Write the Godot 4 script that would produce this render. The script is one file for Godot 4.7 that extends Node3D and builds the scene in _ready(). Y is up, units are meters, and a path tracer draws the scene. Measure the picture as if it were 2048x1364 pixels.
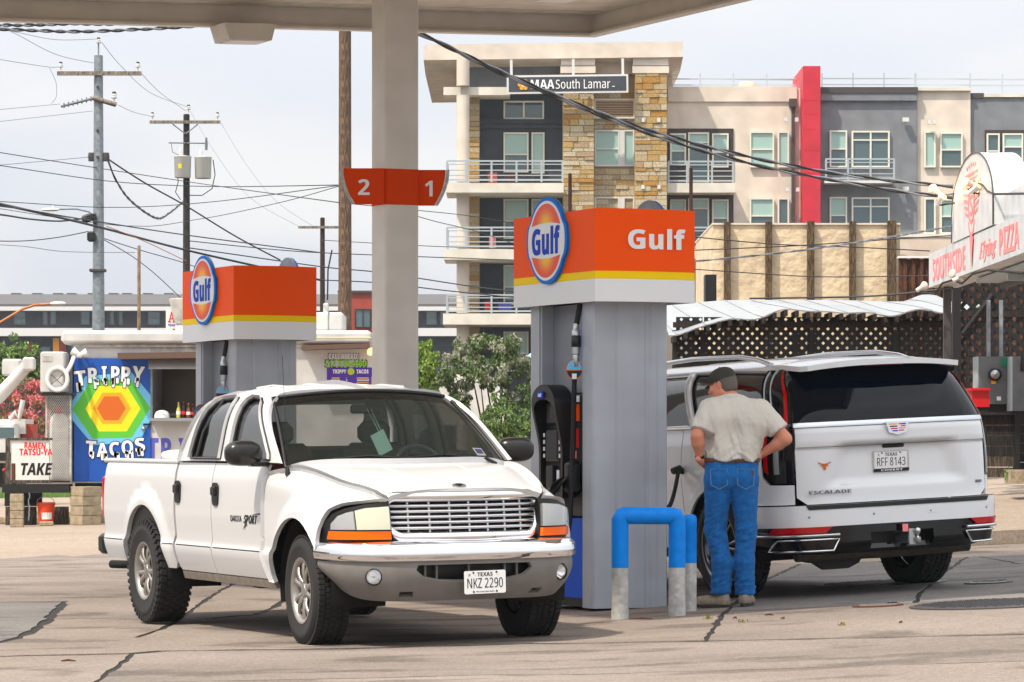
extends Node3D
const F := 7000.0
const EYE := 1.36
const HZ := 885.0
# ---------------------------------------------------------------- mesh builder
class MB:
	static func V(x := 0.0, y := 0.0, z := 0.0) -> Vector3: return Vector3(x, y, z)
	static func W(x := 0.0, y := 0.0) -> Vector2: return Vector2(x, y)
	var v := PackedVector3Array()
	var n := PackedVector3Array()
	var u := PackedVector2Array()
	var c := PackedColorArray()
	var x := Transform3D()
	var col := Color(1, 1, 1)
	var cols := false
	var uvs := false
	func vert(p: Vector3, nn: Vector3, uv := Vector2.ZERO) -> void:
		v.append(x * p)
		n.append((x.basis * nn).normalized())
		if cols: c.append(col)
		if uvs: u.append(uv)
	func tn(a: Vector3, b: Vector3, d: Vector3, na: Vector3, nb: Vector3, nd: Vector3, ua := Vector2.ZERO, ub := Vector2.ZERO, ud := Vector2.ZERO) -> void:
		var g := (b - a).cross(d - a)
		if g.length_squared() < 1e-16: return
		vert(a, na, ua)
		if g.dot(na + nb + nd) >= 0.0:
			vert(d, nd, ud); vert(b, nb, ub)
		else:
			vert(b, nb, ub); vert(d, nd, ud)
	func tri(a: Vector3, b: Vector3, d: Vector3) -> void:
		var g := (b - a).cross(d - a).normalized()
		tn(a, b, d, g, g, g)
	func quad(a: Vector3, b: Vector3, d: Vector3, e: Vector3) -> void:
		var g := (d - a).cross(e - b).normalized()
		tn(a, b, d, g, g, g, W(0, 1), W(1, 1), W(1, 0))
		tn(a, d, e, g, g, g, W(0, 1), W(1, 0), W(0, 0))
	func box(p: Vector3, s: Vector3, b := Basis()) -> void:
		var h := s * 0.5
		for ax in 3:
			for sg in [-1.0, 1.0]:
				var d := Vector3.ZERO; d[ax] = h[ax] * sg
				var e := Vector3.ZERO; e[(ax + 1) % 3] = h[(ax + 1) % 3]
				var f := Vector3.ZERO; f[(ax + 2) % 3] = h[(ax + 2) % 3] * sg
				quad(p + b * (d - e - f), p + b * (d + e - f), p + b * (d + e + f), p + b * (d - e + f))
	func rbox(p: Vector3, s: Vector3, r: float, b := Basis()) -> void:
		var h := s * 0.5
		r = minf(r, minf(h.x, minf(h.y, h.z)) * 0.98)
		var i := h - V(r, r, r)
		for ax in 3:
			var a1 := (ax + 1) % 3
			var a2 := (ax + 2) % 3
			for sg in [-1.0, 1.0]:
				var d := Vector3.ZERO; d[ax] = h[ax] * sg
				var e := Vector3.ZERO; e[a1] = i[a1]
				var f := Vector3.ZERO; f[a2] = i[a2] * sg
				quad(p + b * (d - e - f), p + b * (d + e - f), p + b * (d + e + f), p + b * (d - e + f))
			for s1 in [-1.0, 1.0]:
				for s2 in [-1.0, 1.0]:
					var lo := Vector3.ZERO; lo[ax] = -i[ax]
					var hi := Vector3.ZERO; hi[ax] = i[ax]
					var q1 := Vector3.ZERO; q1[a1] = h[a1] * s1; q1[a2] = i[a2] * s2
					var q2 := Vector3.ZERO; q2[a1] = i[a1] * s1; q2[a2] = h[a2] * s2
					var n1 := Vector3.ZERO; n1[a1] = s1
					var n2 := Vector3.ZERO; n2[a2] = s2
					n1 = b * n1; n2 = b * n2
					tn(p + b * (lo + q1), p + b * (lo + q2), p + b * (hi + q2), n1, n2, n2)
					tn(p + b * (lo + q1), p + b * (hi + q2), p + b * (hi + q1), n1, n2, n1)
		for sx in [-1.0, 1.0]:
			for sy in [-1.0, 1.0]:
				for sz in [-1.0, 1.0]:
					var o := V(sx, sy, sz)
					tn(p + b * (V(h.x, i.y, i.z) * o), p + b * (V(i.x, h.y, i.z) * o), p + b * (V(i.x, i.y, h.z) * o), b * V(sx, 0, 0), b * V(0, sy, 0), b * V(0, 0, sz))
	func tube(pts: Array, rad, seg := 8, closed := false, ref := Vector3.ZERO, rb := 0.0, caps := true) -> void:
		var m := pts.size()
		var rings := []
		var nrm := []
		var up := ref
		for i in m:
			var a: Vector3 = pts[(i - 1 + m) % m] if closed or i > 0 else pts[0]
			var b: Vector3 = pts[(i + 1) % m] if closed or i < m - 1 else pts[m - 1]
			var t := (b - a).normalized()
			if up == Vector3.ZERO: up = Vector3.RIGHT if absf(t.x) < 0.8 else Vector3.UP
			var s := t.cross(ref if ref != Vector3.ZERO else up).normalized()
			var w := s.cross(t).normalized()
			up = w
			var r: float = rad[i] if rad is Array else rad
			var r2: float = rb if rb > 0.0 else r
			var ring := []
			var nr := []
			for k in seg:
				var an := TAU * k / seg
				ring.append(pts[i] + s * cos(an) * r + w * sin(an) * r2)
				nr.append((s * cos(an) * r2 + w * sin(an) * r).normalized())
			rings.append(ring); nrm.append(nr)
		for i in (m if closed else m - 1):
			var j := (i + 1) % m
			for k in seg:
				var l := (k + 1) % seg
				tn(rings[i][k], rings[i][l], rings[j][l], nrm[i][k], nrm[i][l], nrm[j][l])
				tn(rings[i][k], rings[j][l], rings[j][k], nrm[i][k], nrm[j][l], nrm[j][k])
		if caps and not closed:
			for e in [0, m - 1]:
				var nn: Vector3 = (pts[0] - pts[1]).normalized() if e == 0 else (pts[m - 1] - pts[m - 2]).normalized()
				for k in range(1, seg - 1):
					tn(rings[e][0], rings[e][k], rings[e][k + 1], nn, nn, nn)
	func lathe(prof: Array, seg := 24, xf := Transform3D(), a0 := 0.0, a1 := TAU) -> void:
		var sn := []
		for i in prof.size() - 1:
			var d: Vector2 = prof[i + 1] - prof[i]
			sn.append(W(d.y, -d.x).normalized())
		for i in prof.size() - 1:
			var na: Vector2 = sn[i]
			var nb: Vector2 = sn[i]
			if i > 0 and sn[i].dot(sn[i - 1]) > 0.6: na = (sn[i] + sn[i - 1]).normalized()
			if i < sn.size() - 1 and sn[i].dot(sn[i + 1]) > 0.6: nb = (sn[i] + sn[i + 1]).normalized()
			for k in seg:
				var t0 := a0 + (a1 - a0) * k / seg
				var t1 := a0 + (a1 - a0) * (k + 1) / seg
				var e0 := V(cos(t0), 0, sin(t0))
				var e1 := V(cos(t1), 0, sin(t1))
				var p0: Vector3 = xf * (e0 * prof[i].x + Vector3.UP * prof[i].y)
				var p1: Vector3 = xf * (e1 * prof[i].x + Vector3.UP * prof[i].y)
				var p2: Vector3 = xf * (e1 * prof[i + 1].x + Vector3.UP * prof[i + 1].y)
				var p3: Vector3 = xf * (e0 * prof[i + 1].x + Vector3.UP * prof[i + 1].y)
				var n0: Vector3 = xf.basis * (e0 * na.x + Vector3.UP * na.y)
				var n1: Vector3 = xf.basis * (e1 * na.x + Vector3.UP * na.y)
				var n2: Vector3 = xf.basis * (e1 * nb.x + Vector3.UP * nb.y)
				var n3: Vector3 = xf.basis * (e0 * nb.x + Vector3.UP * nb.y)
				tn(p0, p1, p2, n0, n1, n2)
				tn(p0, p2, p3, n0, n2, n3)
	func prism(poly: PackedVector2Array, d: float, xf := Transform3D(), smooth := false) -> void:
		var p := poly
		if Geometry2D.is_polygon_clockwise(p): p = poly.duplicate(); p.reverse()
		var ix := Geometry2D.triangulate_polygon(p)
		var nz := xf.basis.z.normalized()
		var sg := signf(d)
		for k in range(0, ix.size(), 3):
			var a := p[ix[k]]; var b := p[ix[k + 1]]; var e := p[ix[k + 2]]
			tn(xf * V(a.x, a.y, d), xf * V(b.x, b.y, d), xf * V(e.x, e.y, d), nz * sg, nz * sg, nz * sg, a, b, e)
			tn(xf * V(a.x, a.y, 0), xf * V(b.x, b.y, 0), xf * V(e.x, e.y, 0), -nz * sg, -nz * sg, -nz * sg, a, b, e)
		var m := p.size()
		for k in m:
			var a := p[k]; var b := p[(k + 1) % m]
			var e := (b - a).normalized()
			var q := W(e.y, -e.x)
			var qa := q; var qb := q
			if smooth:
				var ep := (a - p[(k - 1 + m) % m]).normalized(); var en := (p[(k + 2) % m] - b).normalized()
				var pa := W(ep.y, -ep.x); var pb := W(en.y, -en.x)
				if pa.dot(q) > 0.5: qa = (pa + q).normalized()
				if pb.dot(q) > 0.5: qb = (pb + q).normalized()
			var A := xf.basis * V(qa.x, qa.y, 0); var B := xf.basis * V(qb.x, qb.y, 0)
			tn(xf * V(a.x, a.y, 0), xf * V(b.x, b.y, 0), xf * V(b.x, b.y, d), A, B, B)
			tn(xf * V(a.x, a.y, 0), xf * V(b.x, b.y, d), xf * V(a.x, a.y, d), A, B, A)
	static func nat(f: Callable, p: Vector2, sg: float) -> Vector3:
		var e := 0.002
		var g: Vector3 = (f.call(p + W(e, 0)) - f.call(p - W(e, 0))).cross(f.call(p + W(0, e)) - f.call(p - W(0, e)))
		return g.normalized() * sg
	func surf(f: Callable, u0: float, u1: float, nu: int, v0: float, v1: float, nv: int, sg := 1.0) -> void:
		var P := []; var N := []; var Q := []
		for i in nu + 1:
			for j in nv + 1:
				var p := W(lerpf(u0, u1, float(i) / nu), lerpf(v0, v1, float(j) / nv))
				P.append(f.call(p)); N.append(nat(f, p, sg)); Q.append(p)
		for i in nu:
			for j in nv:
				var a := i * (nv + 1) + j; var b := a + nv + 1
				tn(P[a], P[b], P[b + 1], N[a], N[b], N[b + 1], Q[a], Q[b], Q[b + 1])
				tn(P[a], P[b + 1], P[a + 1], N[a], N[b + 1], N[a + 1], Q[a], Q[b + 1], Q[a + 1])
	func panel(poly: PackedVector2Array, f: Callable, cell: Vector2, sg := 1.0, thick := 0.0, holes := []) -> void:
		var lo := poly[0]; var hi := poly[0]
		for q in poly: lo = lo.min(q); hi = hi.max(q)
		var cp := {}; var cn := {}
		var nx := int(ceil((hi.x - lo.x) / cell.x)); var ny := int(ceil((hi.y - lo.y) / cell.y))
		for i in nx:
			var col_parts := Geometry2D.intersect_polygons(poly, PackedVector2Array([W(lo.x + i * cell.x, lo.y - 1), W(lo.x + (i + 1) * cell.x, lo.y - 1), W(lo.x + (i + 1) * cell.x, hi.y + 1), W(lo.x + i * cell.x, hi.y + 1)]))
			for j in ny:
				var a := lo + W(i * cell.x, j * cell.y)
				var b := a + cell
				var sq := PackedVector2Array([a, W(b.x, a.y), b, W(a.x, b.y)])
				var parts := []
				for cpn in col_parts: parts += Geometry2D.intersect_polygons(cpn, sq)
				for h in holes:
					var nxt := []
					for q in parts: nxt += Geometry2D.clip_polygons(q, h)
					parts = nxt
				for q in parts:
					if q.size() < 3 or Geometry2D.is_polygon_clockwise(q): continue
					var ix := Geometry2D.triangulate_polygon(q)
					for k in range(0, ix.size(), 3):
						var w := []
						for m in 3:
							var p: Vector2 = q[ix[k + m]]
							var key := p.snapped(W(1e-4, 1e-4))
							if not cp.has(key): cp[key] = f.call(p); cn[key] = nat(f, p, sg)
							w.append(key)
						tn(cp[w[0]], cp[w[1]], cp[w[2]], cn[w[0]], cn[w[1]], cn[w[2]], w[0], w[1], w[2])
		if thick > 0.0:
			for ring in [poly] + holes:
				var m: int = ring.size()
				var rp := -1.0 if Geometry2D.is_polygon_clockwise(ring) else 1.0
				if ring != poly: rp = -rp
				for k in m:
					var a: Vector2 = ring[k]; var b: Vector2 = ring[(k + 1) % m]
					var parts := maxi(1, int(ceil(maxf(absf(b.x - a.x) / cell.x, absf(b.y - a.y) / cell.y))))
					for q in parts:
						var p0 := a.lerp(b, float(q) / parts); var p1 := a.lerp(b, float(q + 1) / parts)
						var A: Vector3 = f.call(p0); var B: Vector3 = f.call(p1)
						var NA := nat(f, p0, sg); var NB := nat(f, p1, sg)
						var o := (B - A).cross(NA).normalized() * rp * sg
						tn(A, B, B - NB * thick, o, o, o)
						tn(A, B - NB * thick, A - NA * thick, o, o, o)
	func mesh() -> ArrayMesh:
		var m := ArrayMesh.new()
		if v.size() < 3: return m
		var a := []; a.resize(Mesh.ARRAY_MAX)
		a[Mesh.ARRAY_VERTEX] = v; a[Mesh.ARRAY_NORMAL] = n
		if cols: a[Mesh.ARRAY_COLOR] = c
		if uvs: a[Mesh.ARRAY_TEX_UV] = u
		m.add_surface_from_arrays(Mesh.PRIMITIVE_TRIANGLES, a)
		return m
	func text(s: String, font: Font, w: float, h: float, d: float, xf: Transform3D, shear := 0.0) -> void:
		var t := TextMesh.new()
		t.text = s; t.font = font; t.font_size = 48; t.pixel_size = 0.01; t.depth = 0.04; t.curve_step = 1.2
		var a := t.surface_get_arrays(0)
		var P: PackedVector3Array = a[Mesh.ARRAY_VERTEX]; var Q: PackedVector3Array = a[Mesh.ARRAY_NORMAL]
		var ix = a[Mesh.ARRAY_INDEX]
		var lo := P[0]; var hi := P[0]
		for p in P: lo = lo.min(p); hi = hi.max(p)
		var sc := V(w / (hi.x - lo.x), h / (hi.y - lo.y), d / maxf(hi.z - lo.z, 1e-6))
		var cnt: int = ix.size() if ix != null else P.size()
		for k in range(0, cnt, 3):
			var w3 := []; var q3 := []
			for m in 3:
				var id: int = ix[k + m] if ix != null else k + m
				var p := P[id] - (lo + hi) * 0.5
				p *= sc; p.z += d * 0.5; p.x += p.y * shear
				w3.append(xf * p); q3.append((xf.basis * Q[id]).normalized())
			tn(w3[0], w3[1], w3[2], q3[0], q3[1], q3[2])
# ---------------------------------------------------------------- node helpers
var used := {}
var M := {}
var fnt: Font
var fntb: Font
var fntx: Font
var fnts: Font
var tex := {}
var rng := RandomNumberGenerator.new()
var unit_box: Mesh
func V(x := 0.0, y := 0.0, z := 0.0) -> Vector3: return Vector3(x, y, z)
func W(x := 0.0, y := 0.0) -> Vector2: return Vector2(x, y)
func T0(p: Vector3) -> Transform3D: return Transform3D(Basis(), p)
func nb() -> MB: return MB.new()
func numbered(s: String) -> String:
	if not used.has(s):
		used[s] = 0
		return s
	used[s] += 1
	return "%s_%03d" % [s, used[s]]
func thing(called: String, label: String, category: String, at := Vector3.ZERO, turn := 0.0, group := "") -> Node3D:
	var o := Node3D.new()
	o.name = numbered(called)
	add_child(o)
	o.transform = Transform3D(Basis(Vector3.UP, turn), at)
	tag(o, label, category, group)
	return o
func tag(o: Node3D, label: String, category: String, group := "") -> Node3D:
	o.set_meta("label", label)
	o.set_meta("category", category)
	if group: o.set_meta("group", group)
	return o
func mk(b: MB, called: String, m: Material, parent: Node3D = null) -> MeshInstance3D:
	var o := MeshInstance3D.new()
	o.mesh = b.mesh()
	o.material_override = m
	if parent == null:
		o.name = numbered(called)
		add_child(o)
	else:
		o.name = called
		parent.add_child(o, true)
	return o
func piece(parent: Node3D, called: String, mesh: Mesh, m: Material, xf: Transform3D) -> MeshInstance3D:
	var o := MeshInstance3D.new()
	o.mesh = mesh
	o.material_override = m
	o.name = called
	o.transform = xf
	parent.add_child(o, true)
	return o
func bar(parent: Node3D, called: String, m: Material, at: Vector3, size: Vector3, b := Basis()) -> MeshInstance3D:
	return piece(parent, called, unit_box, m, Transform3D(b * Basis.from_scale(size), at))
func structure(o: Node3D) -> Node3D:
	o.set_meta("kind", "structure")
	return o
func px(x: float, y: float, d: float) -> Vector3:
	return V((x - 1024.0) * d / F, EYE + (HZ - y) * d / F, -d)
func smin01(a: float, b: float, t: float) -> float:
	return smoothstep(a, b, t)
func gh(x: float, z: float) -> float:
	var d := -z
	var xc := clampf(x, -14.0, 12.0)
	var h := 0.014 * (xc + 1.3)
	h += 0.034 * maxf(0.0, xc - 0.1) * smoothstep(-0.2, 1.0, xc)
	h += 0.09 * smoothstep(40.0, 55.0, d) * smoothstep(-1.0, -5.0, xc)
	h += 0.30 * smoothstep(36.0, 50.0, d) * smoothstep(1.0, 5.0, xc)
	return h
func on_ground(x: float, y: float) -> Vector3:
	var d := 25.0
	for i in 12:
		d = F * (EYE - gh((x - 1024.0) * d / F, -d)) / (y - HZ)
	var w := (x - 1024.0) * d / F
	return V(w, gh(w, -d), -d)
func gp(x: float, d: float) -> Vector3:
	var w := (x - 1024.0) * d / F
	return V(w, gh(w, -d), -d)
func ground_basis(x: float, z: float, yaw: float, span := 1.2) -> Basis:
	var gx := (gh(x + span, z) - gh(x - span, z)) / (2.0 * span)
	var gz := (gh(x, z + span) - gh(x, z - span)) / (2.0 * span)
	var up := V(-gx, 1, -gz).normalized()
	var f := V(sin(yaw), 0, cos(yaw))
	var l := up.cross(f).normalized()
	return Basis(l, up, l.cross(up).normalized())
func tab(t: Array, x: float) -> float:
	if x <= t[0][0]: return t[0][1]
	for i in t.size() - 1:
		if x <= t[i + 1][0]:
			var x0: float = t[i][0]; var x1: float = t[i + 1][0]
			var y0: float = t[i][1]; var y1: float = t[i + 1][1]
			var m0: float = (y1 - (t[i - 1][1] if i > 0 else y0)) / (x1 - (t[i - 1][0] if i > 0 else x0))
			var m1: float = ((t[i + 2][1] if i + 2 < t.size() else y1) - y0) / ((t[i + 2][0] if i + 2 < t.size() else x1) - x0)
			var s := (x - x0) / (x1 - x0); var h := x1 - x0
			return y0 * (1 + 2 * s) * (1 - s) * (1 - s) + m0 * h * s * (1 - s) * (1 - s) + y1 * s * s * (3 - 2 * s) + m1 * h * s * s * (s - 1)
	return t[t.size() - 1][1]
func pv(a: Array) -> PackedVector2Array:
	var p := PackedVector2Array()
	for i in range(0, a.size(), 2): p.append(W(a[i], a[i + 1]))
	return p
func ell(cx: float, cy: float, rx: float, ry: float, n := 24, e := 2.0) -> PackedVector2Array:
	var p := PackedVector2Array()
	for i in n:
		var a := TAU * i / n
		p.append(W(cx + rx * signf(cos(a)) * pow(absf(cos(a)), 2.0 / e), cy + ry * signf(sin(a)) * pow(absf(sin(a)), 2.0 / e)))
	return p
func rrect(cx: float, cy: float, w: float, h: float, r: float, k := 4) -> PackedVector2Array:
	var p := PackedVector2Array()
	for q in 4:
		var ox: float = cx + (w * 0.5 - r) * [1, -1, -1, 1][q]
		var oy: float = cy + (h * 0.5 - r) * [1, 1, -1, -1][q]
		for i in k + 1:
			var a := PI * 0.5 * (q + float(i) / k)
			p.append(W(ox + cos(a) * r, oy + sin(a) * r))
	return p
func clip_y(p: PackedVector2Array, lo: float, hi: float) -> PackedVector2Array:
	var r := Geometry2D.intersect_polygons(p, pv([-99, lo, 99, lo, 99, hi, -99, hi]))
	return r[0] if r.size() else p
# ---------------------------------------------------------------- materials
func noise_tex(key: String, freq: float, lo: float, hi: float, oct := 4, seed_ := 1, size := 512, kind := FastNoiseLite.TYPE_SIMPLEX_SMOOTH) -> void:
	var fn := FastNoiseLite.new()
	fn.noise_type = kind
	fn.seed = seed_
	fn.frequency = freq
	fn.fractal_octaves = oct
	var g := Gradient.new()
	g.set_color(0, Color(lo, lo, lo)); g.set_color(1, Color(hi, hi, hi))
	var t := NoiseTexture2D.new()
	t.width = size; t.height = size
	t.seamless = true
	t.noise = fn
	t.color_ramp = g
	tex[key] = t
func mat(key: String, col: Color, rough := 0.6, metal := 0.0, grain := "", scale := 1.0, bump := "", bump_cm := 0.0) -> StandardMaterial3D:
	var m := StandardMaterial3D.new()
	m.resource_name = key
	m.albedo_color = col
	m.roughness = rough
	m.metallic = metal
	if grain:
		m.albedo_texture = tex[grain]
		m.uv1_triplanar = true
		m.uv1_world_triplanar = true
		m.uv1_scale = Vector3.ONE * scale
	if bump:
		m.heightmap_enabled = true
		m.heightmap_texture = tex[bump]
		m.heightmap_scale = bump_cm
		m.uv1_triplanar = true
		m.uv1_world_triplanar = true
		m.uv1_scale = Vector3.ONE * scale
	M[key] = m
	return m
func lin(r: float, g := -1.0, b := -1.0) -> Color:
	return (Color(r, r, r) if g < 0.0 else Color(r, g, b)).linear_to_srgb()
func glassy(key: String, col: Color, alpha: float, rough := 0.02) -> StandardMaterial3D:
	var m := mat(key, Color(col.r, col.g, col.b, alpha), rough)
	m.transparency = BaseMaterial3D.TRANSPARENCY_ALPHA
	m.metallic_specular = 0.5
	return m
func glow(key: String, col: Color, e: float) -> StandardMaterial3D:
	var m := mat(key, col, 0.4)
	m.emission_enabled = true
	m.emission = col
	m.emission_energy_multiplier = e
	return m
# ---------------------------------------------------------------- scene
func _ready() -> void:
	rng.seed = 7
	var cam := Camera3D.new()
	cam.name = "camera"
	cam.projection = Camera3D.PROJECTION_FRUSTUM
	cam.near = 1.0
	cam.far = 3000.0
	cam.size = 1364.0 / F
	cam.frustum_offset = W(0, (HZ - 682.0) / F)
	cam.position = V(0, EYE, 0)
	add_child(cam)
	cam.current = true
	var env := Environment.new()
	env.background_mode = Environment.BG_SKY
	env.tonemap_mode = Environment.TONE_MAPPER_LINEAR
	env.tonemap_exposure = 2.0
	env.sdfgi_enabled = true
	env.ssao_enabled = true
	env.ssil_enabled = true
	env.fog_enabled = true
	env.fog_density = 0.0002
	env.fog_light_color = Color(0.86, 0.9, 0.95)
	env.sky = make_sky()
	var we := WorldEnvironment.new()
	we.name = "world_environment"
	we.environment = env
	add_child(we)
	var sun := DirectionalLight3D.new()
	sun.name = "sun"
	sun.light_energy = 0.8
	sun.light_angular_distance = 1.6
	sun.light_color = Color(1.0, 0.95, 0.87)
	sun.shadow_enabled = true
	sun.basis = Basis.looking_at(V(0.46, -1.0, -0.46).normalized(), Vector3.FORWARD)
	add_child(sun)
	fnt = SystemFont.new(); fnt.font_names = PackedStringArray(["Droid Sans"])
	fntb = SystemFont.new(); fntb.font_names = PackedStringArray(["Droid Sans"]); fntb.font_weight = 700
	fntx = FontVariation.new(); fntx.base_font = fntb; fntx.variation_embolden = 0.45
	fnts = SystemFont.new(); fnts.font_names = PackedStringArray(["Droid Serif"]); fnts.font_weight = 700
	var ub := nb(); ub.box(Vector3.ZERO, Vector3.ONE); unit_box = ub.mesh()
	materials()
	build_ground()
	build_canopy()
	build_apartments()
	build_far()
	build_trailer()
	build_pizza()
	build_pumps()
	build_truck()
	build_suv()
	build_person()
	build_poles()
	build_plants()
	build_small()
func make_sky() -> Sky:
	var w := 1536; var h := 768
	var img := Image.create(w, h, false, Image.FORMAT_RGBF)
	var fn := FastNoiseLite.new(); fn.seed = 11; fn.frequency = 1.7; fn.fractal_octaves = 5
	var fw := FastNoiseLite.new(); fw.seed = 4; fw.frequency = 0.8; fw.fractal_octaves = 3
	for j in h:
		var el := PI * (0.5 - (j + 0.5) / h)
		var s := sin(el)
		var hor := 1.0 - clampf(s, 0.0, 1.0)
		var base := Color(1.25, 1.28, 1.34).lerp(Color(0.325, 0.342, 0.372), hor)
		for i in w:
			if s < -0.02:
				img.set_pixel(i, j, Color(0.34, 0.32, 0.29))
				continue
			var a := TAU * (i + 0.5) / w
			var q := V(cos(a) * cos(el), 0, sin(a) * cos(el)) * (1.0 / (maxf(s, 0.0) + 0.22))
			var k := fn.get_noise_3d(q.x, s * 9.0, q.z) * 0.75 + fw.get_noise_3d(q.x, s * 3.0, q.z) * 0.6
			var t := smoothstep(-0.30, 0.35, k)
			img.set_pixel(i, j, base.lerp(base * 0.55 + Color(0.25, 0.242, 0.225), t))
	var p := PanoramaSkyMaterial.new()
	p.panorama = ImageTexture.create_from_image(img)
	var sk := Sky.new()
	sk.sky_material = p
	return sk
func concrete_image(seed_: int, base: Color, dark: Color, streak: float) -> ImageTexture:
	var n := 640
	var img := Image.create(n, n, false, Image.FORMAT_RGB8)
	var a := FastNoiseLite.new(); a.seed = seed_; a.frequency = 0.28; a.fractal_octaves = 4
	var b := FastNoiseLite.new(); b.seed = seed_ + 5; b.frequency = 14.0; b.fractal_octaves = 3
	var c := FastNoiseLite.new(); c.seed = seed_ + 9; c.frequency = 0.55; c.fractal_octaves = 5
	rng.seed = seed_
	for j in n:
		for i in n:
			var t := TAU * i / n; var s := TAU * j / n
			var p := V((2.0 + cos(t)) * cos(s), (2.0 + cos(t)) * sin(s), sin(t))
			var k := a.get_noise_3dv(p) * 0.5 + 0.5
			var st := smoothstep(0.08, 0.4, c.get_noise_3dv(p)) * streak
			var g := b.get_noise_3dv(p) * 0.05 + rng.randf_range(-0.055, 0.055)
			var col := base.lerp(dark, clampf(k * 0.9 - 0.12, 0.0, 1.0)) .lerp(dark * 0.8, st)
			img.set_pixel(i, j, Color(col.r + g, col.g + g, col.b + g))
	return ImageTexture.create_from_image(img)
func tex_mat(key: String, t: Texture2D, scale: float, rough: float, bump := "", cm := 0.0) -> StandardMaterial3D:
	var m := mat(key, Color.WHITE, rough)
	m.albedo_texture = t
	m.uv1_triplanar = true
	m.uv1_world_triplanar = true
	m.uv1_scale = Vector3.ONE * scale
	m.metallic_specular = 0.12
	if bump:
		m.heightmap_enabled = true
		m.heightmap_texture = tex[bump]
		m.heightmap_scale = cm
	return m
func materials() -> void:
	noise_tex("fine", 0.09, 0.86, 1.0, 4, 1)
	noise_tex("blotch", 0.012, 0.72, 1.0, 5, 2)
	noise_tex("soft", 0.006, 0.88, 1.0, 3, 3)
	noise_tex("rough", 0.05, 0.0, 1.0, 5, 5)
	noise_tex("stucco", 0.03, 0.0, 1.0, 5, 6, 512, FastNoiseLite.TYPE_PERLIN)
	var wi := Image.create(256, 256, false, Image.FORMAT_RGB8)
	var wn := FastNoiseLite.new(); wn.seed = 21; wn.frequency = 1.0; wn.fractal_octaves = 4
	for j in 256:
		for i in 256:
			var t := TAU * i / 256.0; var s := TAU * j / 256.0
			var k := wn.get_noise_3d(cos(t) * 5.0 + cos(s) * 0.35, sin(t) * 5.0 + sin(s) * 0.35, cos(s) * 0.8) * 0.55 + 0.62
			wi.set_pixel(i, j, Color(k, k, k))
	tex["wood"] = ImageTexture.create_from_image(wi)
	tex_mat("concrete", concrete_image(31, Color(0.575, 0.53, 0.495), Color(0.42, 0.385, 0.36), 0.5), 0.21, 0.85, "rough", 0.25)
	tex_mat("concrete_b", concrete_image(47, Color(0.555, 0.515, 0.485), Color(0.40, 0.37, 0.35), 0.55), 0.17, 0.85, "rough", 0.25)
	tex_mat("concrete_cool", concrete_image(53, Color(0.51, 0.495, 0.485), Color(0.385, 0.375, 0.37), 0.5), 0.19, 0.8, "rough", 0.25)
	tex_mat("lot", concrete_image(61, Color(0.62, 0.565, 0.515), Color(0.53, 0.48, 0.435), 0.12), 0.09, 0.95, "rough", 0.5)
	mat("earth", Color(0.36, 0.32, 0.27), 0.95, 0, "blotch", 0.3)
	mat("joint", Color(0.15, 0.13, 0.115), 0.95, 0, "blotch", 1.0)
	mat("white_paint", Color(0.90, 0.89, 0.87), 0.5, 0, "soft", 0.4)
	mat("canopy_white", Color(0.90, 0.875, 0.84), 0.45, 0, "soft", 0.5)
	mat("deck", Color(0.90, 0.87, 0.82), 0.5, 0, "soft", 0.8)
	mat("pump_grey", Color(0.70, 0.72, 0.755), 0.36, 0.1, "soft", 0.6)
	mat("pump_grey_dark", Color(0.53, 0.55, 0.585), 0.42, 0.1, "soft", 0.6)
	mat("orange", Color(0.985, 0.33, 0.0), 0.45).metallic_specular = 0.25
	mat("sign_orange", Color(0.92, 0.28, 0.02), 0.6, 0, "fine", 2.0).metallic_specular = 0.2
	mat("yellow", Color(0.98, 0.82, 0.0), 0.45).metallic_specular = 0.25
	mat("glow_yellow", Color(0.99, 0.68, 0.02), 0.35)
	mat("white_gloss", Color(0.90, 0.905, 0.915), 0.3)
	mat("blue", Color(0.0, 0.44, 0.83), 0.45).metallic_specular = 0.25
	mat("gulf_blue", Color(0.01, 0.25, 0.72), 0.45).metallic_specular = 0.25
	mat("panel_blue", Color(0.0, 0.33, 0.80), 0.4).metallic_specular = 0.25
	mat("bollard_blue", Color(0.0, 0.53, 0.93), 0.42, 0, "soft", 3.0).metallic_specular = 0.3
	mat("bollard_white", Color(0.80, 0.80, 0.78), 0.6, 0, "blotch", 2.0)
	mat("black_plastic", Color(0.075, 0.075, 0.082), 0.42)
	mat("black", Color(0.03, 0.03, 0.033), 0.5)
	mat("brown_black", Color(0.15, 0.125, 0.115), 0.5)
	mat("rubber", Color(0.085, 0.085, 0.088), 0.75)
	mat("screen", Color(0.20, 0.24, 0.27), 0.12)
	mat("grille_silver", Color(0.80, 0.80, 0.81), 0.22, 0.85)
	mat("steel", Color(0.70, 0.71, 0.72), 0.32, 0.9)
	mat("chrome", Color(0.92, 0.92, 0.93), 0.06, 1.0)
	mat("galv", Color(0.60, 0.64, 0.67), 0.5, 0.25, "blotch", 0.8)
	mat("text_white", Color(0.93, 0.93, 0.93), 0.45)
	mat("text_black", Color(0.03, 0.03, 0.035), 0.45)
	mat("cream", Color(0.83, 0.765, 0.70), 0.85, 0, "soft", 0.2)
	mat("cream_light", Color(0.88, 0.835, 0.78), 0.85, 0, "soft", 0.2)
	mat("slab_cream", Color(0.88, 0.86, 0.81), 0.8, 0, "soft", 0.2)
	mat("soffit", Color(0.80, 0.69, 0.55), 0.85)
	mat("slate", Color(0.255, 0.275, 0.31), 0.85, 0, "soft", 0.3)
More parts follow.
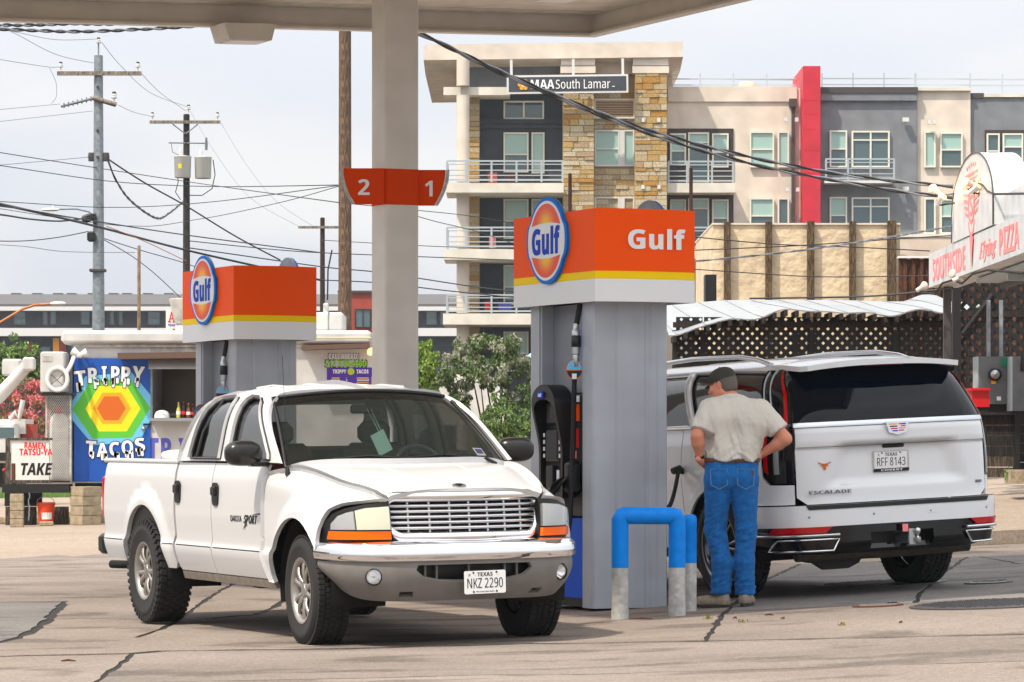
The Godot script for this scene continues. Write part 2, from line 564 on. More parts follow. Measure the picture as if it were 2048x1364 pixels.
	mat("grey_wall", Color(0.50, 0.515, 0.54), 0.85, 0, "soft", 0.25)
	mat("red_tower", Color(0.80, 0.13, 0.22), 0.5, 0, "soft", 0.2)
	mat("dark_cap", Color(0.26, 0.24, 0.24), 0.6)
	mat("stone_core", Color(0.66, 0.57, 0.43), 0.95)
	for i in 5:
		mat("stone%d" % i, [Color(0.84, 0.75, 0.58), Color(0.88, 0.82, 0.69), Color(0.80, 0.60, 0.29), Color(0.83, 0.69, 0.43), Color(0.78, 0.68, 0.53)][i], 0.9, 0, "blotch", 1.5, "rough", 1.5)
	mat("win_frame", Color(0.86, 0.85, 0.80), 0.5)
	mat("win_dark", Color(0.20, 0.16, 0.14), 0.5)
	mat("blind", Color(0.62, 0.74, 0.71), 0.35)
	mat("blind_pale", Color(0.74, 0.82, 0.81), 0.4)
	var wg := mat("win_glass", Color(0.27, 0.36, 0.38), 0.05)
	wg.metallic_specular = 0.7
	var wb := mat("win_blind", Color(0.60, 0.73, 0.70), 0.08)
	wb.metallic_specular = 0.6
	mat("rail", Color(0.66, 0.70, 0.72), 0.45, 0.2)
	mat("pole_wood", Color(0.60, 0.48, 0.39), 0.9, 0, "wood", 1.1, "wood", 3.0)
	mat("pole_dark", Color(0.30, 0.26, 0.235), 0.9, 0, "wood", 0.9, "wood", 2.0)
	mat("pole_red", Color(0.33, 0.17, 0.14), 0.8, 0, "wood", 0.9)
	mat("pole_pale", Color(0.70, 0.58, 0.44), 0.9, 0, "wood", 0.9)
	mat("beam_pale", Color(0.74, 0.69, 0.62), 0.8, 0, "wood", 1.2)
	mat("wire", Color(0.10, 0.10, 0.115), 0.6)
	mat("wire_grey", Color(0.42, 0.44, 0.47), 0.6)
	mat("porcelain", Color(0.85, 0.85, 0.84), 0.3)
	mat("transformer", Color(0.80, 0.81, 0.79), 0.4)
	mat("post_wood", Color(0.52, 0.42, 0.30), 0.9, 0, "wood", 1.4, "wood", 1.0)
	mat("fence_wood", Color(0.47, 0.29, 0.17), 0.85, 0, "wood", 1.6, "wood", 0.8)
	mat("stucco", Color(0.85, 0.775, 0.655), 0.95, 0, "soft", 0.35, "stucco", 2.6)
	mat("black_wood", Color(0.075, 0.068, 0.065), 0.7, 0, "wood", 1.5)
	mat("brown_beam", Color(0.20, 0.13, 0.10), 0.8, 0, "wood", 1.5)
	mat("tarp", Color(0.60, 0.615, 0.63), 0.45, 0, "soft", 0.8)
	mat("sign_white", Color(0.83, 0.84, 0.85), 0.4, 0, "soft", 0.6)
	mat("sign_pink", Color(0.96, 0.52, 0.52), 0.5)
	mat("meter_grey", Color(0.42, 0.43, 0.44), 0.5, 0.1, "soft", 1.0)
	mat("red_paint", Color(0.78, 0.03, 0.06), 0.4)
	mat("planter_wood", Color(0.20, 0.19, 0.18), 0.85, 0, "wood", 1.2)
	mat("old_wood", Color(0.48, 0.42, 0.36), 0.9, 0, "wood", 1.4)
	mat("block", Color(0.72, 0.655, 0.545), 0.95, 0, "blotch", 1.4, "rough", 0.6)
	mat("trailer_white", Color(0.80, 0.795, 0.785), 0.45, 0, "soft", 0.5)
	mat("trailer_dirty", Color(0.82, 0.80, 0.765), 0.6, 0, "blotch", 0.9)
	mat("awning_brown", Color(0.36, 0.27, 0.22), 0.6)
	mat("mural_blue", Color(0.0, 0.30, 0.66), 0.45)
	mat("mural_sky", Color(0.42, 0.73, 0.90), 0.45)
	mat("mural_green", Color(0.33, 0.72, 0.20), 0.45)
	mat("mural_yellow", Color(0.98, 0.83, 0.04), 0.45)
	mat("mural_gold", Color(0.93, 0.63, 0.05), 0.45)
	mat("mural_orange", Color(0.78, 0.37, 0.03), 0.45)
	mat("purple", Color(0.28, 0.12, 0.58), 0.45)
	mat("lime", Color(0.55, 0.85, 0.15), 0.45)
	mat("print_blue", Color(0.33, 0.33, 0.70), 0.45)
	mat("print_red", Color(0.80, 0.08, 0.08), 0.5)
	mat("steel_inside", Color(0.40, 0.36, 0.32), 0.35, 0.6)
	mat("brick_red", Color(0.62, 0.24, 0.17), 0.85, 0, "soft", 0.3)
	mat("far_dark", Color(0.20, 0.21, 0.245), 0.85, 0, "soft", 0.1)
	mat("far_roof", Color(0.33, 0.32, 0.325), 0.85)
	mat("far_white", Color(0.82, 0.82, 0.82), 0.7)
	mat("bucket_orange", Color(0.85, 0.25, 0.07), 0.5)
	mat("lamp_orange", Color(0.70, 0.43, 0.22), 0.6)
	mat("bark", Color(0.30, 0.25, 0.20), 0.9, 0, "blotch", 4.0)
	mat("manhole", Color(0.36, 0.36, 0.37), 0.5, 0.6, "blotch", 6.0)
	mat("manhole_pale", Color(0.60, 0.60, 0.60), 0.45, 0.5, "blotch", 6.0)
	mat("rust", Color(0.42, 0.25, 0.15), 0.9, 0, "blotch", 6.0)
	mat("tan_wall", Color(0.60, 0.50, 0.40), 0.85, 0, "soft", 0.3)
	var lp := mat("logo_print", Color.WHITE, 0.35)
	lp.vertex_color_use_as_albedo = true
	glow("bulb", Color(1.0, 0.80, 0.50), 1.2)
# ---------------------------------------------------------------- ground
func build_ground() -> void:
	var g := nb()
	var xs := [-2500.0, -900.0, -300.0, -120.0, -60.0, -30.0]
	for i in range(-22, 23, 1): xs.append(float(i))
	xs += [30.0, 60.0, 120.0, 300.0, 900.0, 2500.0]
	var zs := [200.0, 60.0, 20.0]
	for i in range(0, 30): zs.append(10.0 - i * 2.5)
	zs += [-66.0, -72.0, -80.0, -100.0, -140.0, -200.0, -300.0, -500.0, -900.0, -2600.0]
	for i in xs.size() - 1:
		for j in zs.size() - 1:
			var p := []
			for q in [[0, 0], [1, 0], [1, 1], [0, 1]]:
				var x: float = xs[i + q[0]]; var z: float = zs[j + q[1]]
				p.append(V(x, gh(x, z) - 0.05, z))
			g.tn(p[0], p[1], p[2], Vector3.UP, Vector3.UP, Vector3.UP)
			g.tn(p[0], p[2], p[3], Vector3.UP, Vector3.UP, Vector3.UP)
	structure(mk(g, "ground", M.earth))
	var fore := Node3D.new(); fore.name = "forecourt"; add_child(fore); structure(fore)
	var far_l := on_ground(0, 1112); var far_m := on_ground(900, 1120); var far_r := on_ground(2048, 1066)
	var outline := PackedVector2Array(); var lot_edge := PackedVector2Array()
	rng.seed = 41
	for i in 60:
		var x := lerpf(-13.0, 2.98, i / 59.0)
		var z := (far_l.z + rng.randf_range(-0.9, 0.9) + 0.8 * sin(x * 1.7)) if x < -1.0 else lerpf(far_l.z, far_r.z + 1.0, (x + 1.0) / 4.0)
		outline.append(W(x, z)); lot_edge.append(W(x, z - 0.03))
	outline += pv([3.0, far_r.z + 1.0, 14, far_r.z + 0.3, 15, -9, -13, -9])
	var lines := [
		[-900, 1322, 0, 1313, 60, 1311, 171, 1309, 266, 1307, 325, 1302, 410, 1301, 700, 1297, 1055, 1287, 1400, 1282, 1700, 1276, 2048, 1268, 3200, 1250],
		[266, 1306, 258, 1314, 240, 1328, 222, 1341, 205, 1356, 180, 1376, 120, 1420],
		[-900, 1392, 0, 1374, 330, 1364, 700, 1357, 1015, 1349, 1400, 1342, 2048, 1322, 3200, 1290],
		[-900, 1206, 0, 1204, 60, 1203, 132, 1202, 118, 1217, 104, 1231, 96, 1241, 76, 1255, 60, 1264, 32, 1277, -40, 1292, -300, 1320],
		[104, 1236, 180, 1237, 263, 1239, 359, 1240, 420, 1237, 470, 1232, 513, 1230, 540, 1218, 564, 1204, 640, 1170, 720, 1140, 900, 1118],
		[273, 1275, 300, 1266, 325, 1258, 345, 1248, 362, 1239, 385, 1219, 410, 1200, 445, 1179, 470, 1165, 560, 1120, 640, 1098],
		[385, 1300, 402, 1272, 440, 1264, 470, 1252, 490, 1243, 514, 1231],
		[1410, 1284, 1418, 1270, 1430, 1254, 1438, 1240, 1452, 1222, 1475, 1200, 1530, 1160, 1640, 1110, 1800, 1060],
		[1452, 1222, 1560, 1217, 1700, 1211, 1830, 1206, 2048, 1198, 3000, 1170],
		[1830, 1206, 1837, 1192, 1846, 1180, 1880, 1150, 1940, 1110, 2040, 1056]]
	var width := [0.20, 0.07, 0.07, 0.11, 0.09, 0.06, 0.06, 0.07, 0.05, 0.06]
	var slabs := [outline]
	rng.seed = 3
	for li in lines.size():
		var l: Array = lines[li]
		var pts := PackedVector2Array()
		for k in range(0, l.size() - 2, 2):
			var a := on_ground(l[k], l[k + 1]); var b := on_ground(l[k + 2], l[k + 3])
			var steps := int(clampf(W(a.x, a.z).distance_to(W(b.x, b.z)) / 0.22, 1, 40))
			for s in steps:
				var q := a.lerp(b, float(s) / steps)
				var jig := 0.0 if s == 0 else 0.013
				pts.append(W(q.x + rng.randf_range(-jig, jig), q.z + rng.randf_range(-jig, jig)))
		var e := on_ground(l[l.size() - 2], l[l.size() - 1])
		pts.append(W(e.x, e.z))
		if l[0] < -500: pts.insert(0, W(-16.0, pts[0].y))
		if l[l.size() - 2] >= 3000: pts.append(W(17.0, e.z))
		var left := PackedVector2Array(); var right := PackedVector2Array()
		for k in pts.size():
			var d := (pts[mini(k + 1, pts.size() - 1)] - pts[maxi(k - 1, 0)]).normalized()
			var w: float = width[li] * rng.randf_range(0.35, 1.0) * 0.5
			left.append(pts[k] + W(-d.y, d.x) * w); right.append(pts[k] - W(-d.y, d.x) * w)
		right.reverse()
		var crack := left + right
		var nxt := []
		for s in slabs:
			for q in Geometry2D.clip_polygons(s, crack):
				if not Geometry2D.is_polygon_clockwise(q): nxt.append(q)
		slabs = nxt
	var bed := nb()
	bed.panel(outline, func(p: Vector2) -> Vector3: return V(p.x, gh(p.x, p.y) - 0.007, p.y), W(0.9, 0.9), -1.0)
	mk(bed, "joint_filler", M.joint, fore)
	var si := 0
	var cool := on_ground(40, 1235)
	var f := func(p: Vector2) -> Vector3: return V(p.x, gh(p.x, p.y), p.y)
	for s in slabs:
		var lo: Vector2 = s[0]; var hi: Vector2 = s[0]
		for q in s: lo = lo.min(q); hi = hi.max(q)
		if (hi - lo).x < 0.1 and (hi - lo).y < 0.1: continue
		var b := nb()
		b.panel(s, f, W(0.9, 0.9), -1.0, 0.05)
		var m: Material = M.concrete if si % 2 == 0 else M.concrete_b
		if Geometry2D.is_point_in_polygon(W(cool.x, cool.z), s): m = M.concrete_cool
		if (lo.x + hi.x) / 2.0 > 1.0 and (lo.y + hi.y) / 2.0 < -26.5: m = M.concrete_cool
		mk(b, "slab", m, fore)
		si += 1
	var lot := nb()
	lot_edge.reverse()
	lot.panel(pv([-40, far_l.z - 0.3, -40, -90, 2.98, -90]) + lot_edge, f, W(2, 2), -1.0, 0.05)
	structure(mk(lot, "gravel_lot", M.lot))
	var strips := [[1068, 1030, "street_apron", "lot", 0.0], [1029, 1008, "gutter", "concrete_b", -0.04], [1007, 940, "sidewalk", "lot", 0.10]]
	for st in strips:
		var a := on_ground(1900, st[0]); var b2 := on_ground(1900, st[1])
		var rise: float = st[4]
		var ff := func(p: Vector2) -> Vector3: return V(p.x, gh(p.x, p.y) + rise, p.y)
		var m := nb()
		m.panel(pv([3.02, b2.z, 30, b2.z, 30, a.z - 0.02, 3.02, a.z - 0.02]), ff, W(1.5, 0.5), -1.0, 0.16)
		structure(mk(m, st[2], M[st[3]]))
# ---------------------------------------------------------------- canopy over the pumps
const ISLE := Vector3(1.034, 0, -27.18)
const YAW := 0.4363   # 25 degrees
func isle(x: float, y: float, z: float) -> Vector3:
	return ISLE + Basis(Vector3.UP, YAW) * V(x, y, z)
func build_canopy() -> void:
	var c := thing("fuel_canopy", "large off-white canopy roof with a deep edge band over the pumps", "canopy")
	c.transform = Transform3D(Basis(Vector3.UP, YAW) * Basis(Vector3.BACK, 0.026), isle(4.0, 5.64, -8.96))
	var W := 8.0; var L := 11.6; var H := 0.62
	var e := nb()
	e.box(V(-W / 2, H / 2, 0.02), V(W, H, 0.04))
	e.box(V(-W / 2, 0.012, 0.09), V(W - 0.08, 0.024, 0.10))
	mk(e, "edge_band", M.canopy_white, c)
	e = nb()
	e.box(V(-0.02, H / 2, L / 2 + 0.02), V(0.04, H, L - 0.04))
	e.box(V(-0.09, 0.012, L / 2), V(0.10, 0.024, L - 0.3))
	mk(e, "edge_band", M.canopy_white, c)
	e = nb(); e.box(V(-W + 0.02, H / 2, L / 2 + 0.02), V(0.04, H, L - 0.04)); mk(e, "edge_band", M.canopy_white, c)
	e = nb(); e.box(V(-W / 2, H / 2, L + 0.02), V(W, H, 0.04)); mk(e, "edge_band", M.canopy_white, c)
	e = nb(); e.box(V(-W / 2, H - 0.03, L / 2), V(W - 0.1, 0.05, L - 0.1)); mk(e, "roof_sheet", M.canopy_white, c)
	var n := 36
	for i in n:
		var z := 0.05 + (L - 0.1) * (i + 0.5) / n
		var p := bar(c, "deck_board", M.deck, V(-W / 2, 0.235 + (0.004 if i % 2 else 0.0) + (0.006 if i % 5 == 2 else 0.0), z), V(W - 0.1, 0.02, (L - 0.1) / n - 0.012))
		p.rotation.z = [0.0, 0.0006, -0.0005, 0.0, 0.0008][i % 5]
		p.scale = V(W - 0.1, 0.02, (L - 0.1) / n - 0.012)
	var at := c.transform.affine_inverse() * px(1114, 36, 34.6)
	var l := thing("canopy_lamp", "shallow square white lamp set in the canopy ceiling near its corner", "lamp")
	l.transform = c.transform * T0(V(at.x, 0.222, at.z))
	var b := nb(); b.rbox(V(0, -0.045, 0), V(0.5, 0.09, 0.42), 0.03); mk(b, "housing", M.canopy_white, l)
	b = nb(); b.rbox(V(0, -0.094, 0), V(0.36, 0.012, 0.3), 0.005); mk(b, "lens", M.white_gloss, l)
	l = thing("flood_lamp", "tapered white floodlight box hung under the canopy edge at left", "lamp")
	var cl := c.transform.affine_inverse() * px(496, 52, 34.9)
	l.transform = c.transform * T0(V(cl.x, -0.001, 0.27))
	b = nb(); b.prism(pv([-0.275, 0.0, -0.225, -0.165, 0.225, -0.165, 0.275, 0.0]), 0.42, T0(V(0, 0, -0.21))); mk(b, "housing", M.canopy_white, l)
	b = nb(); b.box(V(0, -0.169, 0), V(0.38, 0.006, 0.34)); mk(b, "lens", M.white_gloss, l)
	var post_at := isle(0, 0, -4.95)
	post_at.y = gh(post_at.x, post_at.z)
	var p := thing("canopy_post", "square off-white steel canopy post with an orange numbered flag", "post", post_at, YAW)
	var ch := 5.68 - post_at.y
	b = nb()
	var hw := 0.168; var cv := 0.035
	var sec := PackedVector2Array()
	for q in rrect(0, 0, hw * 2, hw * 2, cv, 4): sec.append(q)
	b.prism(sec, ch, Transform3D(Basis(Vector3.RIGHT, -PI / 2), Vector3.ZERO), true)
	mk(b, "shaft", M.canopy_white, p)
	var y0 := EYE + (HZ - 408.0) * 31.4 / F - post_at.y
	var y1 := EYE + (HZ - 336.0) * 31.4 / F - post_at.y
	b = nb(); b.prism(rrect(0, 0, hw * 2 + 0.008, hw * 2 + 0.008, cv + 0.003, 4), y1 - y0, Transform3D(Basis(Vector3.RIGHT, -PI / 2), V(0, y0, 0)), true); mk(b, "flag_wrap", M.sign_orange, p)
	for s in [-1.0, 1.0]:
		var wing := PackedVector2Array(); var edge := PackedVector2Array()
		var ext := 0.365 if s < 0 else 0.255
		wing.append(W(0, y0)); wing.append(W(0, y1))
		for k in 9:
			var t := float(k) / 8
			wing.append(W(s * (ext - 0.105 * t * t), lerpf(y1, y0, t)))
		for k in 9:
			var t := float(k) / 8
			edge.append(W(s * (ext + 0.002 - 0.105 * t * t), lerpf(y1, y0, t)))
		for k in 9:
			var t := 1.0 - float(k) / 8
			edge.append(W(s * (ext + 0.034 - 0.105 * t * t), lerpf(y1, y0, t)))
		var xf := Transform3D(Basis(Vector3.UP, -YAW + 0.02), V(-hw - 0.006, 0, hw * 0.95) if s < 0 else V(hw + 0.002, 0, hw * 0.7))
		b = nb(); b.prism(wing, 0.02, xf); mk(b, "flag_wing", M.sign_orange, p)
		b = nb(); b.prism(edge, 0.024, xf); mk(b, "flag_border", M.bollard_white, p)
		b = nb(); b.text("2" if s < 0 else "1", fntb, 0.105 if s < 0 else 0.07, 0.142, 0.006, xf * T0(V(s * ext * (0.50 if s < 0 else 0.40), (y0 + y1) / 2 - 0.008, 0.021))); mk(b, "number", M.text_white, p)
# ---------------------------------------------------------------- fuel dispensers
func build_pumps() -> void:
	pump("fuel_dispenser", "near grey fuel dispenser with round logo sign, behind the blue hoop guard", 0.0, 0)
	pump("fuel_dispenser", "far grey fuel dispenser with round logo sign, rising behind the white pickup", -7.95, 1)
	var a := on_ground(1240, 1238); var b := on_ground(1354, 1231)
	var g := thing("hoop_guard", "blue and white steel hoop guarding the near fuel dispenser", "bollard", a)
	var e := b - a
	var r := 0.0625
	for q in [[Vector3.ZERO, "leg"], [e, "leg"]]:
		var m := nb()
		m.lathe([W(r * 1.04, -0.02), W(r * 1.03, 0.05), W(r, 0.09), W(r, 0.382 - q[0].y)], 24, T0(q[0]))
		mk(m, q[1], M.bollard_white, g)
	var m := nb()
	var top := 0.815
	m.tube([V(0, 0.38, 0), V(0, top - r - 0.012, 0), V(0.004, top - r + 0.008, 0) + e.normalized() * 0.008, V(0, top - r + 0.012, 0) + e.normalized() * 0.03, V(e.x, top - r + 0.012, e.z) - e.normalized() * 0.03, V(e.x, top - r + 0.008, e.z) - e.normalized() * 0.008, V(e.x, top - r - 0.012, e.z), V(e.x, 0.38, e.z)], r + 0.001, 24)
	mk(m, "hoop", M.bollard_blue, g)
	for q in [Vector3.ZERO, e]:
		m = nb()
		for k in 7:
			var an = 0.6 + k * 0.37 + q.x
			m.rbox(q + V(cos(an), 0, sin(an)) * (r * 1.02) + V(0, 0.018 + 0.012 * sin(k * 2.3), 0), V(0.03, 0.05, 0.008), 0.004, Basis(Vector3.UP, PI / 2 - an))
		pass
	var c := on_ground(1380, 1222)
	var o := thing("bollard", "blue and white pipe bollard just behind the hoop guard", "bollard", c)
	m = nb(); m.lathe([W(0.05, -0.02), W(0.05, 0.365)], 20); mk(m, "shaft", M.bollard_white, o)
	m = nb(); m.lathe([W(0.051, 0.365), W(0.051, 0.64), W(0.053, 0.645), W(0.053, 0.70), W(0.045, 0.725), W(0.02, 0.735), W(0, 0.736)], 20); mk(m, "cap", M.bollard_blue, o)
func pump(called: String, label: String, z0: float, idx: int) -> void:
	var at := isle(0, 0, z0)
	at.y = gh(at.x, at.z)
	var t := thing(called, label, "fuel pump", at, YAW, "fuel dispensers under the canopy")
	var hb := 2.385; var ht := 3.105
	var L := 1.48; var hw := 0.435
	for q in [[-0.25, -0.43, 1.0], [-1.22, -1.40, -1.0]]:
		var zf: float = q[0] if q[2] > 0 else q[1]
		var zb: float = q[1] if q[2] > 0 else q[0]
		var s: float = q[2]
		var prof := []
		for k in [[-0.33, 0.03], [-0.325, 0.012], [-0.312, 0.0], [-0.135, 0.0], [-0.12, 0.014], [0.115, 0.014], [0.13, 0.002], [0.165, 0.002], [0.18, 0.012], [0.225, 0.012], [0.235, 0.0], [0.315, 0.0], [0.326, 0.012], [0.33, 0.03]]:
			prof.append(W(k[0], zf + s * (k[1] if k[1] < 0.02 and absf(k[0]) < 0.3 else -k[1])))
		var poly := PackedVector2Array()
		for k in prof: poly.append(W(k.x, -k.y))
		poly.append(W(0.33, -zb)); poly.append(W(-0.33, -zb))
		var m := nb()
		m.prism(poly, hb + 0.02, Transform3D(Basis(Vector3.RIGHT, -PI / 2), V(0, 0, 0)))
		mk(m, "column", M.pump_grey, t)
	var m := nb(); m.box(V(0, 2.04, -0.825), V(0.44, 0.70, 0.78)); mk(m, "upper_panel", M.pump_grey_dark, t)
	for z in [-0.448, -1.202]:
		m = nb(); m.box(V(-0.27, 2.04, z), V(0.10, 0.70, 0.03)); mk(m, "pilaster", M.pump_grey, t)
	m = nb(); m.rbox(V(0, 1.195, -0.825), V(0.60, 0.97, 0.775), 0.012); mk(m, "cabinet", M.brown_black, t)
	m = nb(); m.box(V(0, 0.385, -0.825), V(0.585, 0.63, 0.772)); mk(m, "lower_panel", M.panel_blue, t)
	m = nb(); m.box(V(0, 0.035, -0.825), V(0.54, 0.07, 0.77)); mk(m, "plinth", M.black, t)
	for s in [-1.0, 1.0]:
		var c := Node3D.new(); c.name = "console"; t.add_child(c, true)
		c.transform = Transform3D(Basis(Vector3.UP, PI / 2 * s), V(s * 0.302, 0, -0.86))
		var sg = -s
		m = nb()
		var hood := PackedVector2Array(); var hole := PackedVector2Array()
		hood.append(W(-0.215, 0.86)); hood.append(W(0.215, 0.86))
		for k in 13:
			var an := PI * k / 12.0
			hood.append(W(0.215 * cos(an), 1.60 + 0.155 * sin(an)))
		hole.append(W(-0.18, 0.90)); hole.append(W(0.18, 0.90))
		for k in 13:
			var an := PI * k / 12.0
			hole.append(W(0.18 * cos(an), 1.55 + 0.09 * sin(an)))
		var flat := func(p: Vector2) -> Vector3: return V(p.x, p.y, 0.10 + 0.07 * smoothstep(1.2, 1.65, p.y))
		m.panel(hood, flat, W(0.06, 0.06), 1.0, 0.16, [hole])
		mk(m, "hood", M.black_plastic, c)
		m = nb(); m.prism(hole, 0.02, T0(V(0, 0, 0.03))); mk(m, "face", M.black, c)
		m = nb(); m.rbox(V(0.02 * sg, 1.53, 0.07), V(0.26, 0.17, 0.04), 0.01); mk(m, "display_housing", M.black_plastic, c)
		m = nb(); m.box(V(0.05 * sg, 1.53, 0.092), V(0.15, 0.12, 0.006)); mk(m, "display", M.screen, c)
		m = nb(); m.rbox(V(0, 1.27, 0.065), V(0.25, 0.26, 0.04), 0.008); mk(m, "screen_frame", M.black_plastic, c)
		m = nb(); m.box(V(0, 1.275, 0.087), V(0.185, 0.225, 0.006)); mk(m, "screen", M.screen, c)
		for kx in [-0.142, 0.142]:
			for ky in 4:
				m = nb(); m.rbox(V(kx, 1.19 + ky * 0.055, 0.088), V(0.022, 0.032, 0.01), 0.003); mk(m, "key", M.text_white, c)
		m = nb(); m.rbox(V(-0.03 * sg, 1.02, 0.075), V(0.13, 0.19, 0.05), 0.01); m.rbox(V(0.115 * sg, 1.03, 0.07), V(0.07, 0.10, 0.04), 0.008); mk(m, "card_reader", M.black_plastic, c)
		m = nb(); m.box(V(0.12 * sg, 1.04, 0.092), V(0.045, 0.075, 0.004)); m.box(V(-0.135 * sg, 0.98, 0.052), V(0.05, 0.06, 0.004)); mk(m, "sticker", M.white_gloss, c)
		m = nb(); m.rbox(V(-0.02 * sg, 1.672, 0.178), V(0.11, 0.055, 0.016), 0.006); mk(m, "badge", M.gulf_blue, c)
		m = nb(); m.text("Gulf", fntb, 0.06, 0.03, 0.003, T0(V(-0.02 * sg, 1.672, 0.186))); mk(m, "badge_lettering", M.text_white, c)
		m = nb(); m.prism(pv([-0.01, 0.12, 0.02, 0.12, 0.02, 0.06, 0.07, 0.05, 0.075, -0.005, 0.045, -0.04, 0.02, -0.085, 0.005, -0.08, -0.012, -0.03, -0.03, -0.03, -0.055, 0.01, -0.01, 0.012]), 0.003, T0(V(-0.30 * sg, 1.47, 0.001))); mk(m, "map_sticker", M.bollard_white, c)
		for ky in [[1.53, 0.13, "mural_gold"], [1.64, 0.05, "text_white"], [1.33, 0.15, "print_red"]]:
			m = nb(); m.box(V(0.288 * sg, ky[0], 0.002), V(0.07 if ky[0] > 1.4 else 0.05, ky[1], 0.004)); mk(m, "grade_label", M.orange if ky[2] == "mural_gold" else M[ky[2]], c)
		m = nb(); m.box(V(0.245 * sg, 1.20, 0.002), V(0.05, 0.06, 0.004)); mk(m, "warning_label", M.sign_pink, c)
		m = nb(); m.rbox(V(-0.10 * sg, 0.82, 0.02), V(0.20, 0.07, 0.05), 0.01); mk(m, "receipt_tray", M.blue, c)
		m = nb(); m.rbox(V(0.30 * sg, 1.02, 0.05), V(0.12, 0.26, 0.12), 0.03); mk(m, "holster", M.black_plastic, c)
		if not (idx == 0 and s > 0):
			m = nb()
			m.tube([V(0.30 * sg, 1.02, 0.10), V(0.29 * sg, 0.98, 0.15), V(0.25 * sg, 0.93, 0.19), V(0.20 * sg, 0.90, 0.20), V(0.16 * sg, 0.83, 0.19)], [0.018, 0.02, 0.035, 0.038, 0.026], 10)
			m.lathe([W(0.0, 0.0), W(0.075, 0.004), W(0.078, 0.012), W(0.02, 0.02)], 16, Transform3D(Basis(Vector3.BACK, 0.7 * sg) * Basis(Vector3.RIGHT, 0.4), V(0.27 * sg, 0.965, 0.16)))
			mk(m, "nozzle", M.black_plastic, c)
		var hx = 0.37 * sg
		m = nb(); m.tube([V(hx + 0.02 * sg, hb, 0.03), V(hx, hb - 0.16, 0.05)], 0.022, 10); m.tube([V(hx - 0.005 * sg, hb - 0.50, 0.055), V(hx - 0.02 * sg, 1.8, 0.06), V(hx - 0.025 * sg, 1.3, 0.07), V(hx - 0.035 * sg, 0.7, 0.09), V(hx - 0.06 * sg, 0.42, 0.12), V(hx - 0.12 * sg, 0.30, 0.16), V(hx - 0.2 * sg, 0.36, 0.19), V(hx - 0.22 * sg, 0.6, 0.2), V(0.17 * sg, 0.84, 0.19)], 0.02, 10); mk(m, "hose", M.rubber, c)
		m = nb(); m.lathe([W(0.02, 0), W(0.027, 0.01), W(0.027, 0.09), W(0.024, 0.10), W(0.034, 0.105), W(0.034, 0.16)], 14, T0(V(hx - 0.003 * sg, hb - 0.50, 0.054))); m.lathe([W(0.034, 0.25), W(0.034, 0.29), W(0.024, 0.30), W(0.024, 0.345)], 14, T0(V(hx - 0.003 * sg, hb - 0.50, 0.054))); mk(m, "coupling", M.steel, c)
		m = nb(); m.lathe([W(0.03, 0.155), W(0.04, 0.165), W(0.04, 0.245), W(0.03, 0.255)], 14, T0(V(hx - 0.003 * sg, hb - 0.50, 0.054))); mk(m, "coupling_grip", M.black_plastic, c)
		var tg := Transform3D(Basis(Vector3.UP, -PI / 2 * s - YAW), V(hx - 0.02 * sg, 1.87, 0.062))
		m = nb(); m.prism(ell(0, 0, 0.069, 0.08, 24), 0.006, tg * T0(V(0, 0, 0.024))); mk(m, "hose_tag", M.mural_orange, c)
		m = nb(); m.prism(clip_y(ell(0, 0, 0.06, 0.072, 24), -0.005, 1), 0.002, tg * T0(V(0, 0, 0.030))); mk(m, "tag_print", M.mural_sky, c)
		m = nb(); m.prism(clip_y(ell(0, 0, 0.06, 0.072, 24), -1, -0.012), 0.002, tg * T0(V(0, 0, 0.030))); mk(m, "tag_print", M.black, c)
		m = nb(); m.x = tg; m.box(V(0, -0.055, 0.034), V(0.036, 0.042, 0.004)); mk(m, "tag_label", M.text_white, c)
	if idx == 0:
		m = nb(); m.rbox(V(-0.245, 2.12, -0.53), V(0.03, 0.42, 0.13), 0.006); mk(m, "notice_frame", M.steel, t)
		m = nb(); m.box(V(-0.263, 2.12, -0.53), V(0.004, 0.38, 0.105)); mk(m, "notice", M.blue, t)
		m = nb(); m.rbox(V(-0.267, 2.24, -0.53), V(0.004, 0.05, 0.05), 0.001); mk(m, "notice_symbol", M.print_red, t)
	var ring := PackedVector2Array()
	for k in 11: ring.append(W(lerpf(-hw, hw, k / 10.0), -0.07 * (1.0 - pow(k / 5.0 - 1.0, 2))))
	for k in 11: ring.append(W(lerpf(hw, -hw, k / 10.0), L + 0.07 * (1.0 - pow(k / 5.0 - 1.0, 2))))
	for q in [[hb, hb + 0.176, "white_gloss", "white_stripe"], [hb + 0.177, hb + 0.236, "yellow", "yellow_stripe"], [hb + 0.237, ht, "orange", "orange_stripe"]]:
		m = nb()
		var n := ring.size()
		for k in n:
			var a := ring[k]; var b := ring[(k + 1) % n]
			var c2 := ring[(k + 2) % n]; var z2 := ring[(k - 1 + n) % n]
			var nf := func(p: Vector2, q2: Vector2) -> Vector3: return V((p - q2).y, 0, (p - q2).x).normalized()
			var w := V((b - a).y, 0, (b - a).x).normalized()
			var wa := V((a - z2).y, 0, (a - z2).x).normalized(); var wb := V((c2 - b).y, 0, (c2 - b).x).normalized()
			var na := (w + wa).normalized() if wa.dot(w) > 0.8 else w
			var nb := (w + wb).normalized() if wb.dot(w) > 0.8 else w
			var P := [V(a.x, q[0], -a.y), V(b.x, q[0], -b.y), V(b.x, q[1], -b.y), V(a.x, q[1], -a.y)]
			m.tn(P[0], P[1], P[2], na, nb, nb); m.tn(P[0], P[2], P[3], na, nb, na)
		mk(m, q[3], M[q[2]], t)
	ring = Geometry2D.offset_polygon(ring, -0.008)[0]
	m = nb(); m.prism(ring, -0.03, Transform3D(Basis(Vector3.RIGHT, -PI / 2), V(0, hb + 0.05, 0))); mk(m, "sign_floor", M.white_gloss, t)
